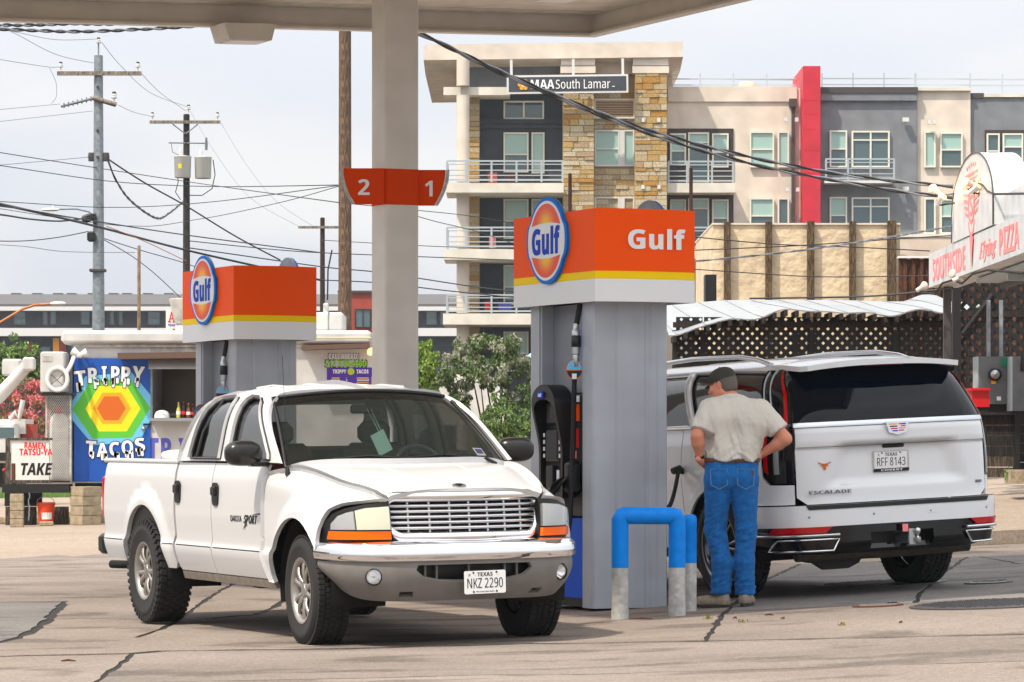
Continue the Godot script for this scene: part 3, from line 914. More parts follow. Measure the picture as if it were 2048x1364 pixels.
	m = nb(); m.prism(ring, -0.03, Transform3D(Basis(Vector3.RIGHT, -PI / 2), V(0, ht - 0.01, 0))); mk(m, "sign_lid", M.white_gloss, t)
	if idx == 0:
		m = nb(); m.text("Gulf", fntx, 0.50, 0.162, 0.004, T0(V(0.065, hb + 0.235 + 0.252, 0.071)) ); mk(m, "lettering", M.text_white, t)
	for s in [-1.0, 1.0]:
		var d := Node3D.new(); d.name = "round_sign"; t.add_child(d, true)
		d.transform = Transform3D(Basis(Vector3.UP, PI / 2 * s), V(s * (hw + 0.012), hb + 0.508, -0.80))
		var shape := func(rx: float, ry: float, bulge: float) -> PackedVector2Array:
			var p := PackedVector2Array()
			for k in 72:
				var an := TAU * k / 72
				var y := ry * sin(an)
				var x := rx * cos(an)
				x += signf(cos(an)) * bulge * smoothstep(0.15, 0.115, absf(y))
				p.append(W(x, y))
			return p
		var R := 0.345
		m = nb(); m.prism(shape.call(R * 0.985, R, 0.030), 0.02, Transform3D(), true); mk(m, "rim", M.blue, d)
		m = nb(); m.prism(shape.call(R * 0.99, R * 1.004, 0.030), -0.012, T0(V(0, 0, -0.001)), true); mk(m, "back_plate", M.galv, d)
		m = nb(); m.prism(shape.call(R * 0.90, R * 0.915, 0.022), 0.004, T0(V(0, 0, 0.02)), true); mk(m, "field", M.white_gloss, d)
		for v in [-1.0, 1.0]:
			var seg := PackedVector2Array()
			for k in 25:
				var an := lerpf(0.42, PI - 0.42, k / 24.0)
				seg.append(W(R * 0.83 * cos(an), v * R * 0.85 * sin(an)))
			for k in 13:
				var x := lerpf(-R * 0.83 * cos(0.42), R * 0.83 * cos(0.42), k / 12.0)
				seg.append(W(x, v * (R * 0.85 * sin(0.42) + 0.022 * (1.0 - pow(x / (R * 0.76), 2)))))
			m = nb(); m.cols = true
			var fl := func(p: Vector2) -> Vector3: return V(p.x, p.y, 0.0255)
			var sgp := seg
			if Geometry2D.is_polygon_clockwise(sgp): sgp = seg.duplicate(); sgp.reverse()
			var lo := 0.06; var cellv := W(0.02, 0.02)
			m.panel(sgp, fl, cellv, 1.0, 0.0)
			for k in m.v.size():
				var dd := W(m.v[k].x * 1.0, (absf(m.v[k].y) - 0.12) * 1.15).length()
				var mix := clampf(1.0 - dd / 0.19, 0.0, 1.0)
				m.c[k] = Color(0.85, 0.052, 0.004).lerp(Color(0.98, 0.55, 0.0), smoothstep(0.0, 0.95, mix))
			var o := mk(m, "printed_sun", M.logo_print, d)
		m = nb(); m.text("Gulf", fntx, 0.505, 0.225, 0.004, T0(V(0, 0.0, 0.0245))); mk(m, "lettering", M.gulf_blue, d)
# ---------------------------------------------------------------- apartment block
const AD := 165.0
func ax(p: float, d := AD) -> float: return (p - 1024.0) * d / F
func ay(p: float, d := AD) -> float: return EYE + (HZ - p) * d / F
func slabbox(parent: Node3D, called: String, m: Material, x0: float, y0: float, x1: float, y1: float, d0: float, d1: float) -> MeshInstance3D:
	var a := px(x0, y1, d0); var b := px(x1, y0, d0)
	return bar(parent, called, m, V((a.x + b.x) / 2, (a.y + b.y) / 2, -(d0 + d1) / 2), V(b.x - a.x, b.y - a.y, d1 - d0))
func window(parent: Node3D, x0: float, y0: float, x1: float, y1: float, d: float, rail_at := 0.55, mull := [], blind := 1.0, frame := "win_frame", fw := 3.2) -> void:
	var k := d / F
	var o := Node3D.new(); o.name = "window"; parent.add_child(o, true)
	var a := px(x0, y1, d); var b := px(x1, y0, d)
	o.position = V(a.x, a.y, -d)
	var w := b.x - a.x; var h := b.y - a.y; var f := fw * k
	var fm: Material = M[frame]
	bar(o, "frame", fm, V(f / 2, h / 2, 0.03), V(f, h, 0.14))
	bar(o, "frame", fm, V(w - f / 2, h / 2, 0.03), V(f, h, 0.14))
	bar(o, "frame", fm, V(w / 2, h - f / 2, 0.031), V(w - 2 * f, f, 0.14))
	bar(o, "frame", fm, V(w / 2, f / 2, 0.031), V(w - 2 * f, f, 0.14))
	var xs := [f]
	for m in mull:
		bar(o, "mullion", fm, V(w * m, h / 2, 0.035), V(f, h - 2 * f, 0.12))
		xs.append(w * m)
	xs.append(w - f)
	for i in xs.size() - 1:
		var xa: float = xs[i]; var xb: float = xs[i + 1]
		if rail_at > 0.0 and xb - xa > 12.0 * k:
			var yr := h * (1.0 - rail_at)
			bar(o, "rail", fm, V((xa + xb) / 2, yr, 0.03), V(xb - xa, f * 0.8, 0.1))
			bar(o, "pane", M.win_blind if blind > 0.4 else M.win_glass, V((xa + xb) / 2, (yr + h) / 2, -0.005), V(xb - xa, h - yr, 0.03))
			bar(o, "pane", M.win_blind if blind > 0.8 else M.win_glass, V((xa + xb) / 2, yr / 2, -0.01), V(xb - xa, yr, 0.03))
		else:
			bar(o, "pane", M.win_blind if blind > 0.4 else M.win_glass, V((xa + xb) / 2, h / 2, -0.005), V(xb - xa, h - 2 * f, 0.03))
func railing(parent: Node3D, x0: float, x1: float, ytop: float, ybot: float, d: float, posts: Array, bars := 4) -> void:
	var o := Node3D.new(); o.name = "railing"; parent.add_child(o, true)
	var a := px(x0, ybot, d); var b := px(x1, ytop, d)
	var h := b.y - a.y
	for i in bars + 1:
		var y: float = b.y - h * [0.0, 0.16, 0.45, 0.70, 0.92][i]
		bar(o, "bar", M.rail, V((a.x + b.x) / 2, y, -d), V(b.x - a.x, 0.075 if i in [0, 4] else 0.045, 0.05))
	for p in posts:
		bar(o, "post", M.rail, V(ax(p, d), (a.y + b.y) / 2 - 0.02, -d + 0.002), V(0.09, h, 0.06))
func stones(parent: Node3D, x0: float, y0: float, x1: float, y1: float, d: float, pale: float) -> void:
	var a := px(x0, y1, d); var b := px(x1, y0, d)
	var y := a.y
	while y < b.y - 0.05:
		var h := minf([0.17, 0.20, 0.24, 0.30][rng.randi() % 4], b.y - y)
		if b.y - y - h < 0.12: h = b.y - y
		var x := a.x
		while x < b.x - 0.05:
			var w := minf(rng.randf_range(0.28, 0.85), b.x - x)
			if b.x - x - w < 0.22: w = b.x - x
			var t := rng.randf_range(0.05, 0.13)
			var c: int
			if rng.randf() < pale: c = [0, 1, 1, 4][rng.randi() % 4]
			else: c = [2, 3, 3, 0][rng.randi() % 4]
			bar(parent, "stone", M["stone%d" % c], V(x + w / 2, y + h / 2, -d + t / 2 - 0.02), V(w - 0.025, h - 0.025, t))
			x += w
		y += h
func build_apartments() -> void:
	rng.seed = 17
	var b := thing("apartment_building", "cream and stone apartment block with balconies and an overhanging flat roof", "building")
	var d := AD
	slabbox(b, "wall", M.cream, 938, 150, 1345, 905, d + 1.0, d + 16)
	for f in [[190, 372], [386, 500], [516, 630], [648, 905]]:
		slabbox(b, "recess_wall", M.slate, 959, f[0], 1127, f[1], d + 0.4, d + 0.98)
	slabbox(b, "wall", M.stone_core, 1126, 130, 1188, 905, d - 1.5, d + 0.9)
	slabbox(b, "wall", M.stone_core, 938, 190, 959, 905, d - 0.6, d + 0.9)
	slabbox(b, "wall", M.stone_core, 1187.6, 130, 1270.4, 905, d - 0.5, d + 0.9)
	slabbox(b, "wall", M.stone_core, 1270, 130, 1334, 905, d - 1.6, d + 0.9)
	stones(b, 1126, 146, 1188, 430, d - 1.5, 0.5)
	stones(b, 1270, 146, 1334, 436, d - 1.6, 0.45)
	stones(b, 1188, 338, 1270, 432, d - 0.5, 0.85)
	stones(b, 938, 200, 959, 665, d - 0.6, 0.6)
	stones(b, 1188, 186, 1270, 197, d - 0.5, 0.85)
	stones(b, 1188, 236, 1270, 258, d - 0.5, 0.85)
	slabbox(b, "trim", M.slate, 956, 238, 1127, 247, d + 0.2, d + 0.5)
	slabbox(b, "trim", M.slate, 957, 248, 1127, 256, d + 0.28, d + 0.5)
	slabbox(b, "soffit_wall", M.grey_wall, 938, 118, 1128, 176, d - 0.2, d + 0.95)
	for q in [[1122, 1190], [1266, 1337]]:
		slabbox(b, "capital", M.cream_light, q[0], 113, q[1], 130, d - 1.75, d + 0.5)
		slabbox(b, "capital", M.cream_light, q[0] - 1, 131, q[1] + 1, 146, d - 1.72, d + 0.5)
	slabbox(b, "trim", M.cream, 1190, 113, 1267, 147, d - 0.9, d - 0.4)
	var rm := nb()
	var rf := d - 1.9; var ra := ax(847, rf); var rb := ax(1366, rf)
	rm.prism(pv([rf, ay(117, rf), d + 1.2, ay(146, d + 1.2), d + 15, ay(146, d + 1.2), d + 15, ay(86, rf), rf, ay(86, rf)]), rb - ra, Transform3D(Basis(Vector3.UP, PI / 2), V(ra, 0, 0)))
	var r := mk(rm, "roof", M.cream_light, b)
	r.transform = T0(px(1106, 100, rf)) * Transform3D(Basis(Vector3.BACK, 0.012), Vector3.ZERO) * T0(-px(1106, 100, rf))
	slabbox(b, "ledge", M.slab_cream, 887, 174, 1020, 190, d - 1.7, d + 0.5)
	for f in [[365, 385, 892], [497, 519, 888], [626, 649, 886]]:
		slabbox(b, "balcony_slab", M.slab_cream, f[2], f[0] + 1, 1127.5, f[1], d - 3.3, d + 0.6)
	for f in [[120, 172], [191, 364], [386, 497], [520, 626], [650, 900]]:
		var y0 := ay(f[1], d - 2); var y1 := ay(f[0], d - 2)
		var m := nb(); m.lathe([W(0.30, y0), W(0.30, y1)], 24, T0(V(ax(926, d - 2), 0, -(d - 2)))); mk(m, "round_column", M.cream_light, b)
	for f in [[322, 363], [455, 496], [590, 625]]:
		railing(b, 894, 1127, f[0], f[1], d - 3.1, [894, 932, 983, 1033, 1083, 1125])
		var o := Node3D.new(); o.name = "side_railing"; b.add_child(o, true)
		for k in [0.02, 0.16, 0.45, 0.7, 0.92]:
			var y: float = lerpf(f[0], f[1], k)
			bar(o, "bar", M.rail, V(ax(894, d - 3.1), ay(y, d - 3.1), -d + 1.6), V(0.05, 0.05, 2.9))
		for k in [0.0, 1.0, 2.0]:
			bar(o, "post", M.rail, V(ax(894, d - 3.1), ay((f[0] + f[1]) / 2.0, d - 3.1), -d + 2.6 - k), V(0.06, 0.95, 0.06))
	window(b, 1007, 202, 1088, 239, d + 0.38, 0.0, [0.5], 0.3)
	for y in [265, 398, 530, 663]:
		window(b, 1007, y, 1057, y + 80, d + 0.38, 0.55, [], 0.6)
		window(b, 1063, y, 1089, y + 82, d + 0.38, 0.0, [], 0.6)
	for y in [260, 394]:
		window(b, 1189, y, 1239, y + 73, d - 0.52, 0.52, [], 1.0, "far_white")
		slabbox(b, "window_pier", M.far_white, 1239, y, 1246, y + 73, d - 0.6, d - 0.4)
		window(b, 1246, y, 1269, y + 73, d - 0.52, 0.0, [], 1.0, "far_white")
	var lv := Node3D.new(); lv.name = "louvre"; b.add_child(lv, true)
	slabbox(lv, "backing", M.dark_cap, 1192, 201, 1267, 233, d - 0.56, d - 0.48)
	slabbox(lv, "frame", M.win_frame, 1188, 197, 1192, 237, d - 0.7, d - 0.45); slabbox(lv, "frame", M.win_frame, 1267, 197, 1271, 237, d - 0.72, d - 0.45)
	slabbox(lv, "frame", M.win_frame, 1192, 197, 1267, 201, d - 0.7, d - 0.45); slabbox(lv, "frame", M.win_frame, 1192, 233, 1267, 237, d - 0.7, d - 0.45)
	for i in 9: slabbox(lv, "slat", M.soffit, 1192, 202.0 + i * 3.5, 1267, 203.7 + i * 3.5, d - 0.66, d - 0.55)
	for q in [[1286, 240], [1318, 240], [1286, 374], [1318, 374], [1572, 239], [1594, 239], [1575, 379], [1596, 379], [1809, 239], [1815, 239], [1810, 377], [1815, 377], [1859, 244], [1869, 244]]:
		var dd := d - 1.75 if q[0] < 1330 else d - 0.35
		slabbox(b, "wall_lamp", M.far_white, q[0] - 3, q[1] - 4, q[0] + 3, q[1] + 4, dd, dd + 0.3)
	slabbox(b, "wall", M.cream_light, 1334.5, 176, 1606, 905, d + 0.6, d + 15)
	slabbox(b, "parapet", M.cream_light, 1336, 173, 1594, 203, d + 0.5, d + 0.9)
	slabbox(b, "red_fin", M.red_tower, 1606, 132, 1641, 905, d - 1.0, d + 5)
	for y in [200, 228, 258, 300, 345]: slabbox(b, "fin_joint", M.print_red, 1606, y, 1641, y + 0.8, d - 1.01, d - 0.9)
	slabbox(b, "wall", M.grey_wall, 1641.5, 186, 1834, 905, d + 0.1, d + 15)
	slabbox(b, "parapet", M.grey_wall, 1641.5, 186, 1834, 201, d - 0.1, d + 0.09)
	slabbox(b, "coping", M.dark_cap, 1641.5, 174, 1836, 186, d - 0.15, d + 3)
	slabbox(b, "wall", M.cream_light, 1834.5, 180, 1941, 905, d + 0.3, d + 15)
	slabbox(b, "coping", M.slab_cream, 1836, 176, 1942, 181, d + 0.1, d + 3)
	slabbox(b, "wall", M.grey_wall, 1941.5, 196, 2250, 905, d + 0.5, d + 15)
	slabbox(b, "coping", M.dark_cap, 1941.5, 186, 1968, 196, d + 0.4, d + 3)
	slabbox(b, "coping", M.slab_cream, 1968, 188, 2250, 194, d + 0.4, d + 3)
	slabbox(b, "string_course", M.slab_cream, 1640, 468, 2200, 474, d - 0.25, d + 0.05)
	slabbox(b, "lower_wall", M.cream, 1640, 475, 2200, 905, d - 0.2, d + 0.05)
	slabbox(b, "downpipe", M.dark_cap, 1583.5, 212, 1589.5, 905, d + 0.35, d + 0.58)
	slabbox(b, "rain_hopper", M.dark_cap, 1579, 197, 1594, 213, d + 0.2, d + 0.58)
	for y in [257, 389]:
		slabbox(b, "bay_back", M.win_dark, 1335, y, 1467, y + 108, d + 0.52, d + 0.61)
		window(b, 1340, y + 10, 1372, y + 74, d + 0.5, 0.55, [], 0.6)
		window(b, 1376, y + 8, 1418, y + 108, d + 0.5, 0.2, [], 0.6)
		window(b, 1424, y + 10, 1457, y + 78, d + 0.5, 0.55, [], 0.6)
		slabbox(b, "balcony_slab", M.slab_cream, 1334.5, y + 109, 1470, y + 128, d - 1.2, d + 0.6)
		railing(b, 1336, 1468, y + 66, y + 108, d - 1.1, [1337, 1374, 1424, 1466])
	for y in [257]:
		slabbox(b, "bay_back", M.win_dark, 1970, y + 3, 2120, y + 108, d + 0.42, d + 0.51)
		window(b, 1973, y + 10, 1999, y + 74, d + 0.4, 0.55, [], 0.3)
		window(b, 2005, y + 10, 2046, y + 100, d + 0.4, 0.3, [], 0.6)
		railing(b, 1968, 2120, y + 66, y + 108, d - 0.9, [1969, 2010, 2050])
		slabbox(b, "balcony_slab", M.slab_cream, 1966, y + 109, 2120, y + 122, d - 1.0, d + 0.5)
	for y in [263, 396]:
		window(b, 1499, y, 1548, y + 72, d + 0.5, 0.5, [], 0.6 if y > 300 else 0.9)
		window(b, 1555, y, 1578, y + 72, d + 0.5, 0.0, [], 0.5 if y < 300 else 0.2)
		window(b, 1659, y - 2, 1694, y + 72, d + 0.02, 0.5, [], 0.6)
		window(b, 1703, y - 1, 1779, y + 72, d + 0.02, 0.25, [0.5], 0.3)
		window(b, 1848, y, 1871, y + 72, d + 0.22, 0.0, [], 0.5 if y < 300 else 0.2)
		window(b, 1880, y + 2, 1925, y + 72, d + 0.22, 0.5, [], 0.6)
		slabbox(b, "balcony_slab", M.far_white, 1649, y + 98, 1791, y + 103, d - 0.9, d + 0.05)
		railing(b, 1651, 1789, y + 55, y + 97, d - 0.85, [1652, 1696, 1741, 1788])
	for q in [[1334, 1600, 158], [1644, 1830, 157], [1832, 1940, 158], [1940, 2200, 159]]:
		var o := Node3D.new(); o.name = "roof_rail"; b.add_child(o, true)
		bar(o, "bar", M.rail, V((ax(q[0], d + 3) + ax(q[1], d + 3)) / 2, ay(q[2], d + 3), -d - 3), V(ax(q[1]) - ax(q[0]), 0.06, 0.06))
		bar(o, "bar", M.rail, V((ax(q[0], d + 3) + ax(q[1], d + 3)) / 2, ay(q[2] + 12, d + 3), -d - 3), V(ax(q[1]) - ax(q[0]), 0.05, 0.05))
		var n := int((q[1] - q[0]) / 62)
		for i in n + 1: bar(o, "post", M.rail, V(lerpf(ax(q[0], d + 3), ax(q[1], d + 3), float(i) / n), ay(q[2] + 12, d + 3), -d - 3), V(0.06, 1.1, 0.06))
	var v := nb(); v.lathe([W(0.42, 0), W(0.42, 0.16), W(0.36, 0.28), W(0.0, 0.3)], 16, T0(V(ax(1495, d + 2), ay(176, d + 2), -d - 2))); mk(v, "roof_vent", M.cream, b)
	for q in [[985, 345, 18, 20, "brick_red"], [1020, 347, 22, 18, "pole_red"], [1078, 350, 20, 16, "black"], [985, 474, 14, 22, "sign_pink"], [975, 603, 12, 20, "print_red"], [1010, 605, 26, 16, "print_blue"]]:
		slabbox(b, "balcony_chair", M[q[4]], q[0] - q[2] / 2.0, q[1], q[0] + q[2] / 2.0, q[1] + q[3], d - 1.2, d - 0.6)
	var s := thing("hanging_sign", "long charcoal sign with white lettering hung below the apartment roof", "sign")
	var sd := d - 2.4
	s.transform = Transform3D(Basis(Vector3.BACK, 0.012), px(1135, 168, sd))
	var k := sd / F
	bar(s, "frame", M.far_white, V(0, 0, -0.06), V(243 * k, 37 * k, 0.16))
	bar(s, "board", M.slate, V(0, 0, 0.025), V(235 * k, 29 * k, 0.02))
	var m := nb(); m.text("MAA", fntb, 47 * k, 18 * k, 0.03, T0(V(-50 * k, 0, 0.035))); mk(m, "lettering", M.text_white, s)
	m = nb(); m.text("South Lamar", fnt, 109 * k, 19 * k, 0.03, T0(V(31 * k, 0, 0.035))); mk(m, "lettering", M.text_white, s)
	for i in 6:
		var an := TAU * i / 6
		m = nb(); m.prism(ell(0, 0, 4.6 * k, 4.2 * k, 10), 0.03, Transform3D(Basis(Vector3.BACK, an), V(-88 * k + cos(an) * 7.2 * k, -0.5 * k + sin(an) * 7.2 * k, 0.035))); mk(m, "emblem_petal", M.mural_gold, s)
	m = nb(); m.prism(ell(0, 0, 4.5 * k, 4.5 * k, 6), 0.034, T0(V(-88 * k, -0.5 * k, 0.035))); mk(m, "emblem_core", M.text_white, s)
	m = nb(); m.box(V(92 * k, -6 * k, 0.04), V(5 * k, 1.6 * k, 0.02)); mk(m, "mark", M.text_white, s)
	for hx in [-112, 12, 111]: bar(s, "hanger", M.far_white, V(hx * k, 33 * k, -0.06), V(0.12, 34 * k, 0.1))
# ---------------------------------------------------------------- far background at left
func build_far() -> void:
	var d := 300.0
	var b := thing("apartment_building", "long low dark apartment building behind the food trailer", "building")
	slabbox(b, "wall", M.far_dark, -260, 608, 1010, 905, d, d + 18)
	var m := nb()
	var y0 := ay(616, d); var y1 := ay(592, d)
	m.prism(pv([0, y0, 0, y0 + 0.3, 9, y1 + 0.5, 18, y0 + 0.3, 18, y0]), ax(1012, d) - ax(-262, d), Transform3D(Basis(Vector3.UP, PI / 2), V(ax(-262, d), 0, -d + 0.9)))
	mk(m, "roof", M.far_roof, b)
	slabbox(b, "gutter", M.far_white, -262, 613, 1012, 621, d - 1.1, d - 0.02)
	slabbox(b, "balcony_band", M.far_white, -262, 656, 1012, 672, d - 1.2, d - 0.02)
	for i in 9:
		slabbox(b, "roof_unit", M.far_roof, 22 + i * 37 + (i % 3) * 5, 586, 40 + i * 37 + (i % 3) * 5, 596, d + 8, d + 9.5)
	for q in [[27, 52], [85, 96], [100, 113], [161, 180], [219, 229], [237, 246], [295, 321], [852, 874], [880, 894]]:
		window(b, q[0], 622, q[1], 650, d - 0.02, 0.5, [], 0.3, "dark_cap", 1.4)
	for q in [[80, 694, 100, 720, "win_glass"], [56, 684, 66, 722, "brick_red"], [106, 676, 118, 722, "mural_gold"], [118, 676, 131, 722, "brick_red"]]:
		slabbox(b, "facade_panel", M[q[4]], q[0], q[1], q[2], q[3], d - 0.25, d - 0.03)
	d = 240.0
	b = thing("brick_building", "red-brown building with one dark window behind the canopy post", "building")
	slabbox(b, "wall", M.brick_red, 676, 584, 790, 905, d, d + 12)
	slabbox(b, "coping", M.dark_cap, 675, 581, 791, 585, d - 0.2, d + 12.1)
	window(b, 710, 618, 742, 656, d - 0.02, 0.0, [0.5], 0.2, "black", 2.0)
	b = thing("parked_trailer", "white box trailer parked behind the leafy tree", "trailer")
	slabbox(b, "box", M.trailer_white, 872, 755, 1010, 850, 84, 88)
	slabbox(b, "door_frame", M.galv, 930, 770, 934, 850, 83.95, 84.0)
	b = thing("brick_building", "low tan commercial building off to the left", "building")
	var o := V(-52, 0, -62)
	bar(b, "wall", M.tan_wall, o + V(0, 3.0, 0), V(10, 6, 60), Basis(Vector3.UP, 0.2))
	bar(b, "roof", M.dark_cap, o + V(0, 6.2, 0), V(12, 0.4, 62), Basis(Vector3.UP, 0.2))
# ---------------------------------------------------------------- food trailer and what stands round it
func hexagon(cx: float, cy: float, r: float, sq := 1.0, turn := 0.0) -> PackedVector2Array:
	var p := PackedVector2Array()
	for i in 6: p.append(W(cx + r * cos(TAU * i / 6 + turn), cy + r * sq * sin(TAU * i / 6 + turn)))
	return p
func drip_word(parent: Node3D, s: String, spots: Array, h: float, z: float, seed_: int) -> void:
	rng.seed = seed_
	for i in s.length():
		var q: Array = spots[i]
		var xf := Transform3D(Basis(Vector3.BACK, q[3]), V(q[0], q[1], z))
		var m := nb()
		var drips := []
		for k in 2 + rng.randi() % 2:
			drips.append([rng.randf_range(-0.38, 0.38) * q[2], h * rng.randf_range(0.12, 0.42), rng.randf_range(0.019, 0.027)])
		m.text(s[i], fntx, q[2] + 0.026, h + 0.026, 0.003, xf)
		for d in drips: m.prism(rrect(d[0], -h * 0.5 - d[1] * 0.5 + 0.03, d[2] * 2 + 0.018, d[1] + 0.078, d[2] * 0.95), 0.003, xf)
		mk(m, "letter_outline", M.text_black, parent)
		m = nb()
		m.text(s[i], fntx, q[2], h, 0.003, Transform3D(xf.basis, xf.origin + V(0, 0, 0.004)))
		for d in drips: m.prism(rrect(d[0], -h * 0.5 - d[1] * 0.5 + 0.03, d[2] * 2, d[1] + 0.06, d[2] * 0.9), 0.003, Transform3D(xf.basis, xf.origin + V(0, 0, 0.004)))
		mk(m, "letter", M.text_white, parent)
func build_trailer() -> void:
	var d := 58.0; var k := d / F
	var t := thing("food_trailer", "white food trailer with a blue painted panel and open serving window", "food trailer")
	slabbox(t, "wall", M.trailer_white, 145, 690, 301, 966, d, d + 2.3)
	slabbox(t, "wall", M.trailer_white, 301, 842, 486, 966, d, d + 0.06)
	slabbox(t, "wall", M.trailer_dirty, 301, 690, 486, 735, d, d + 0.06)
	slabbox(t, "wall", M.trailer_white, 486, 690, 752, 966, d, d + 2.3)
	slabbox(t, "interior_wall", M.steel_inside, 301, 690, 486, 966, d + 1.9, d + 2.3)
	slabbox(t, "interior_floor", M.steel_inside, 301, 955, 486, 966, d + 0.06, d + 1.9)
	var m := nb(); m.rbox(px(445, 679, d + 1.1), V(622 * k, 28 * k, 2.5), 0.07); mk(m, "roof", M.trailer_white, t)
	slabbox(t, "roof_trim", M.trailer_dirty, 146, 688, 750, 694, d - 0.05, d + 0.02)
	slabbox(t, "roof_stripe", M.mural_yellow, 420, 674, 742, 676.5, d - 0.156, d - 0.1).material_override = mat("faded_yellow", Color(0.86, 0.84, 0.62), 0.6)
	slabbox(t, "corner_trim", M.galv, 143, 690, 148, 966, d - 0.03, d + 0.1)
	slabbox(t, "skirt", M.black, 150, 966, 745, 980, d + 0.1, d + 2.2)
	for q in [[301, 735, 305, 842], [482, 735, 486, 842], [393, 742, 396, 838]]: slabbox(t, "window_post", M.galv, q[0], q[1], q[2], q[3], d - 0.03, d + 0.05)
	slabbox(t, "counter", M.steel, 299, 836, 490, 842, d - 0.28, d + 0.3)
	slabbox(t, "shelf", M.steel_inside, 305, 826, 360, 832, d + 0.15, d + 0.5)
	m = nb(); m.quad(px(297, 738, d - 0.34), px(488, 738, d - 0.34), px(488, 717, d - 0.02), px(297, 717, d - 0.02)); mk(m, "shade_flap", M.white_paint, t)
	m = nb(); m.x = Transform3D(Basis(Vector3.BACK, 0.012), px(364, 711, d - 0.25)); m.box(Vector3.ZERO, V(250 * k, 12 * k, 0.5)); mk(m, "awning", M.awning_brown, t)
	m = nb(); m.x = Transform3D(Basis(Vector3.BACK, 0.03), px(672, 694, d - 0.25)); m.box(Vector3.ZERO, V(134 * k, 9 * k, 0.5)); mk(m, "awning", M.awning_brown, t)
	slabbox(t, "latch", M.black, 286, 847, 302, 850, d - 0.06, d - 0.01)
	m = nb(); m.lathe([W(0.0, -0.035), W(0.03, -0.025), W(0.04, 0), W(0.03, 0.025), W(0, 0.035)], 12, T0(px(287, 857, d - 0.05))); mk(m, "padlock", M.steel, t)
	var p := Node3D.new(); p.name = "painted_panel"; t.add_child(p, true)
	var pw := 156 * k; var ph := 246 * k
	p.position = px(223, 839.5, d - 0.02)
	bar(p, "board", M.mural_blue, V(0, 0, 0), V(pw, ph, 0.02))
	var frame := pv([-pw / 2, -ph / 2, pw / 2, -ph / 2, pw / 2, ph / 2, -pw / 2, ph / 2])
	var cy := 22 * k
	var rings := [[hexagon(2 * k, cy, 93 * k, 0.86, 0.10), "mural_sky"], [hexagon(0, cy, 78 * k, 0.87, 0.02), "mural_green"], [hexagon(3 * k, cy, 55 * k, 0.95, 0.0), "mural_yellow"], [hexagon(1 * k, cy + 1 * k, 38 * k, 0.95, 0.0), "mural_gold"], [hexagon(0, cy + 1 * k, 29 * k, 0.95, 0.0), "mural_orange"]]
	var z := 0.0105
	for r in rings:
		for q in Geometry2D.intersect_polygons(r[0], frame):
			m = nb(); m.prism(q, 0.001, T0(V(0, 0, z))); mk(m, "painted_ring", M[r[1]], p)
		z += 0.0012
	var sp := []
	for i in 6:
		var x: float = [-62, -36, -14, 8, 29, 54][i]
		sp.append([x * k, [83, 89, 92, 92, 91, 92][i] * k, [23, 21, 10, 17, 18, 25][i] * k, [0.12, 0.06, 0.03, 0.0, -0.03, -0.08][i]])
	drip_word(p, "TRIPPY", sp, 0.25, 0.0175, 5)
	sp = []
	for i in 5:
		var x: float = [-41, -18, 6, 32, 57][i]
		sp.append([x * k, [-56, -60, -58, -55, -50][i] * k, [21, 23, 20, 23, 20][i] * k, [-0.06, 0.02, 0.05, 0.08, 0.12][i]])
	drip_word(p, "TACOS", sp, 0.23, 0.0175, 9)
	for i in 6:
		var x: float = 305 + i * 29
		m = nb(); m.text("TRIPPY"[i], fntx, (24 if i != 2 else 11) * k, 46 * k, 0.004, T0(px(x, 899, d - 0.001))); mk(m, "wall_letter", M.print_blue, t)
	m = nb(); m.text("CALL AHEAD!", fntx, 63 * k, 14.5 * k, 0.002, T0(px(687, 713, d - 0.004))); mk(m, "lettering_outline", M.text_black, t)
	m = nb(); m.text("CALL AHEAD!", fntb, 60 * k, 11.5 * k, 0.004, T0(px(687, 713, d - 0.007))); mk(m, "lettering", M.text_white, t)
	m = nb(); m.text("512 376-4460", fntx, 86 * k, 16.5 * k, 0.002, T0(px(692, 727, d - 0.004))); mk(m, "lettering_outline", M.text_black, t)
	m = nb(); m.text("512 376-4460", fntb, 82 * k, 13 * k, 0.004, T0(px(692, 727, d - 0.007))); mk(m, "lettering", M.lime, t)
	var mb := Node3D.new(); mb.name = "menu_board"; t.add_child(mb, true); mb.position = px(701, 765, d - 0.01)
	bar(mb, "board", M.purple, Vector3.ZERO, V(94 * k, 60 * k, 0.016))
	m = nb(); m.text("TRIPPY", fntx, 27 * k, 8 * k, 0.002, T0(V(-22 * k, 22 * k, 0.009))); m.text("TACOS", fntx, 24 * k, 8 * k, 0.002, T0(V(24 * k, 22 * k, 0.009))); mk(m, "lettering", M.text_white, mb)
	m = nb(); m.prism(ell(0, 22 * k, 7 * k, 7 * k, 16), 0.002, T0(V(1 * k, 0, 0.009))); mk(m, "printed_disc", M.lime, mb)
	m = nb(); m.prism(ell(0, 22 * k, 4 * k, 4 * k, 12), 0.002, T0(V(1 * k, 0, 0.0112))); mk(m, "printed_disc", M.mural_gold, mb)
	rng.seed = 2
	for i in 6:
		m = nb()
		for q in [[-30, 18], [-8, 5], [25, 26], [43, 5]]: m.box(V(q[0] * k + rng.randf_range(-1, 1) * k, (9 - i * 4.2) * k, 0.0095), V((q[1] - rng.randf() * 4) * k, 1.7 * k, 0.002))
		mk(m, "menu_line", [M.mural_yellow, M.text_white, M.mural_gold][i % 3], mb)
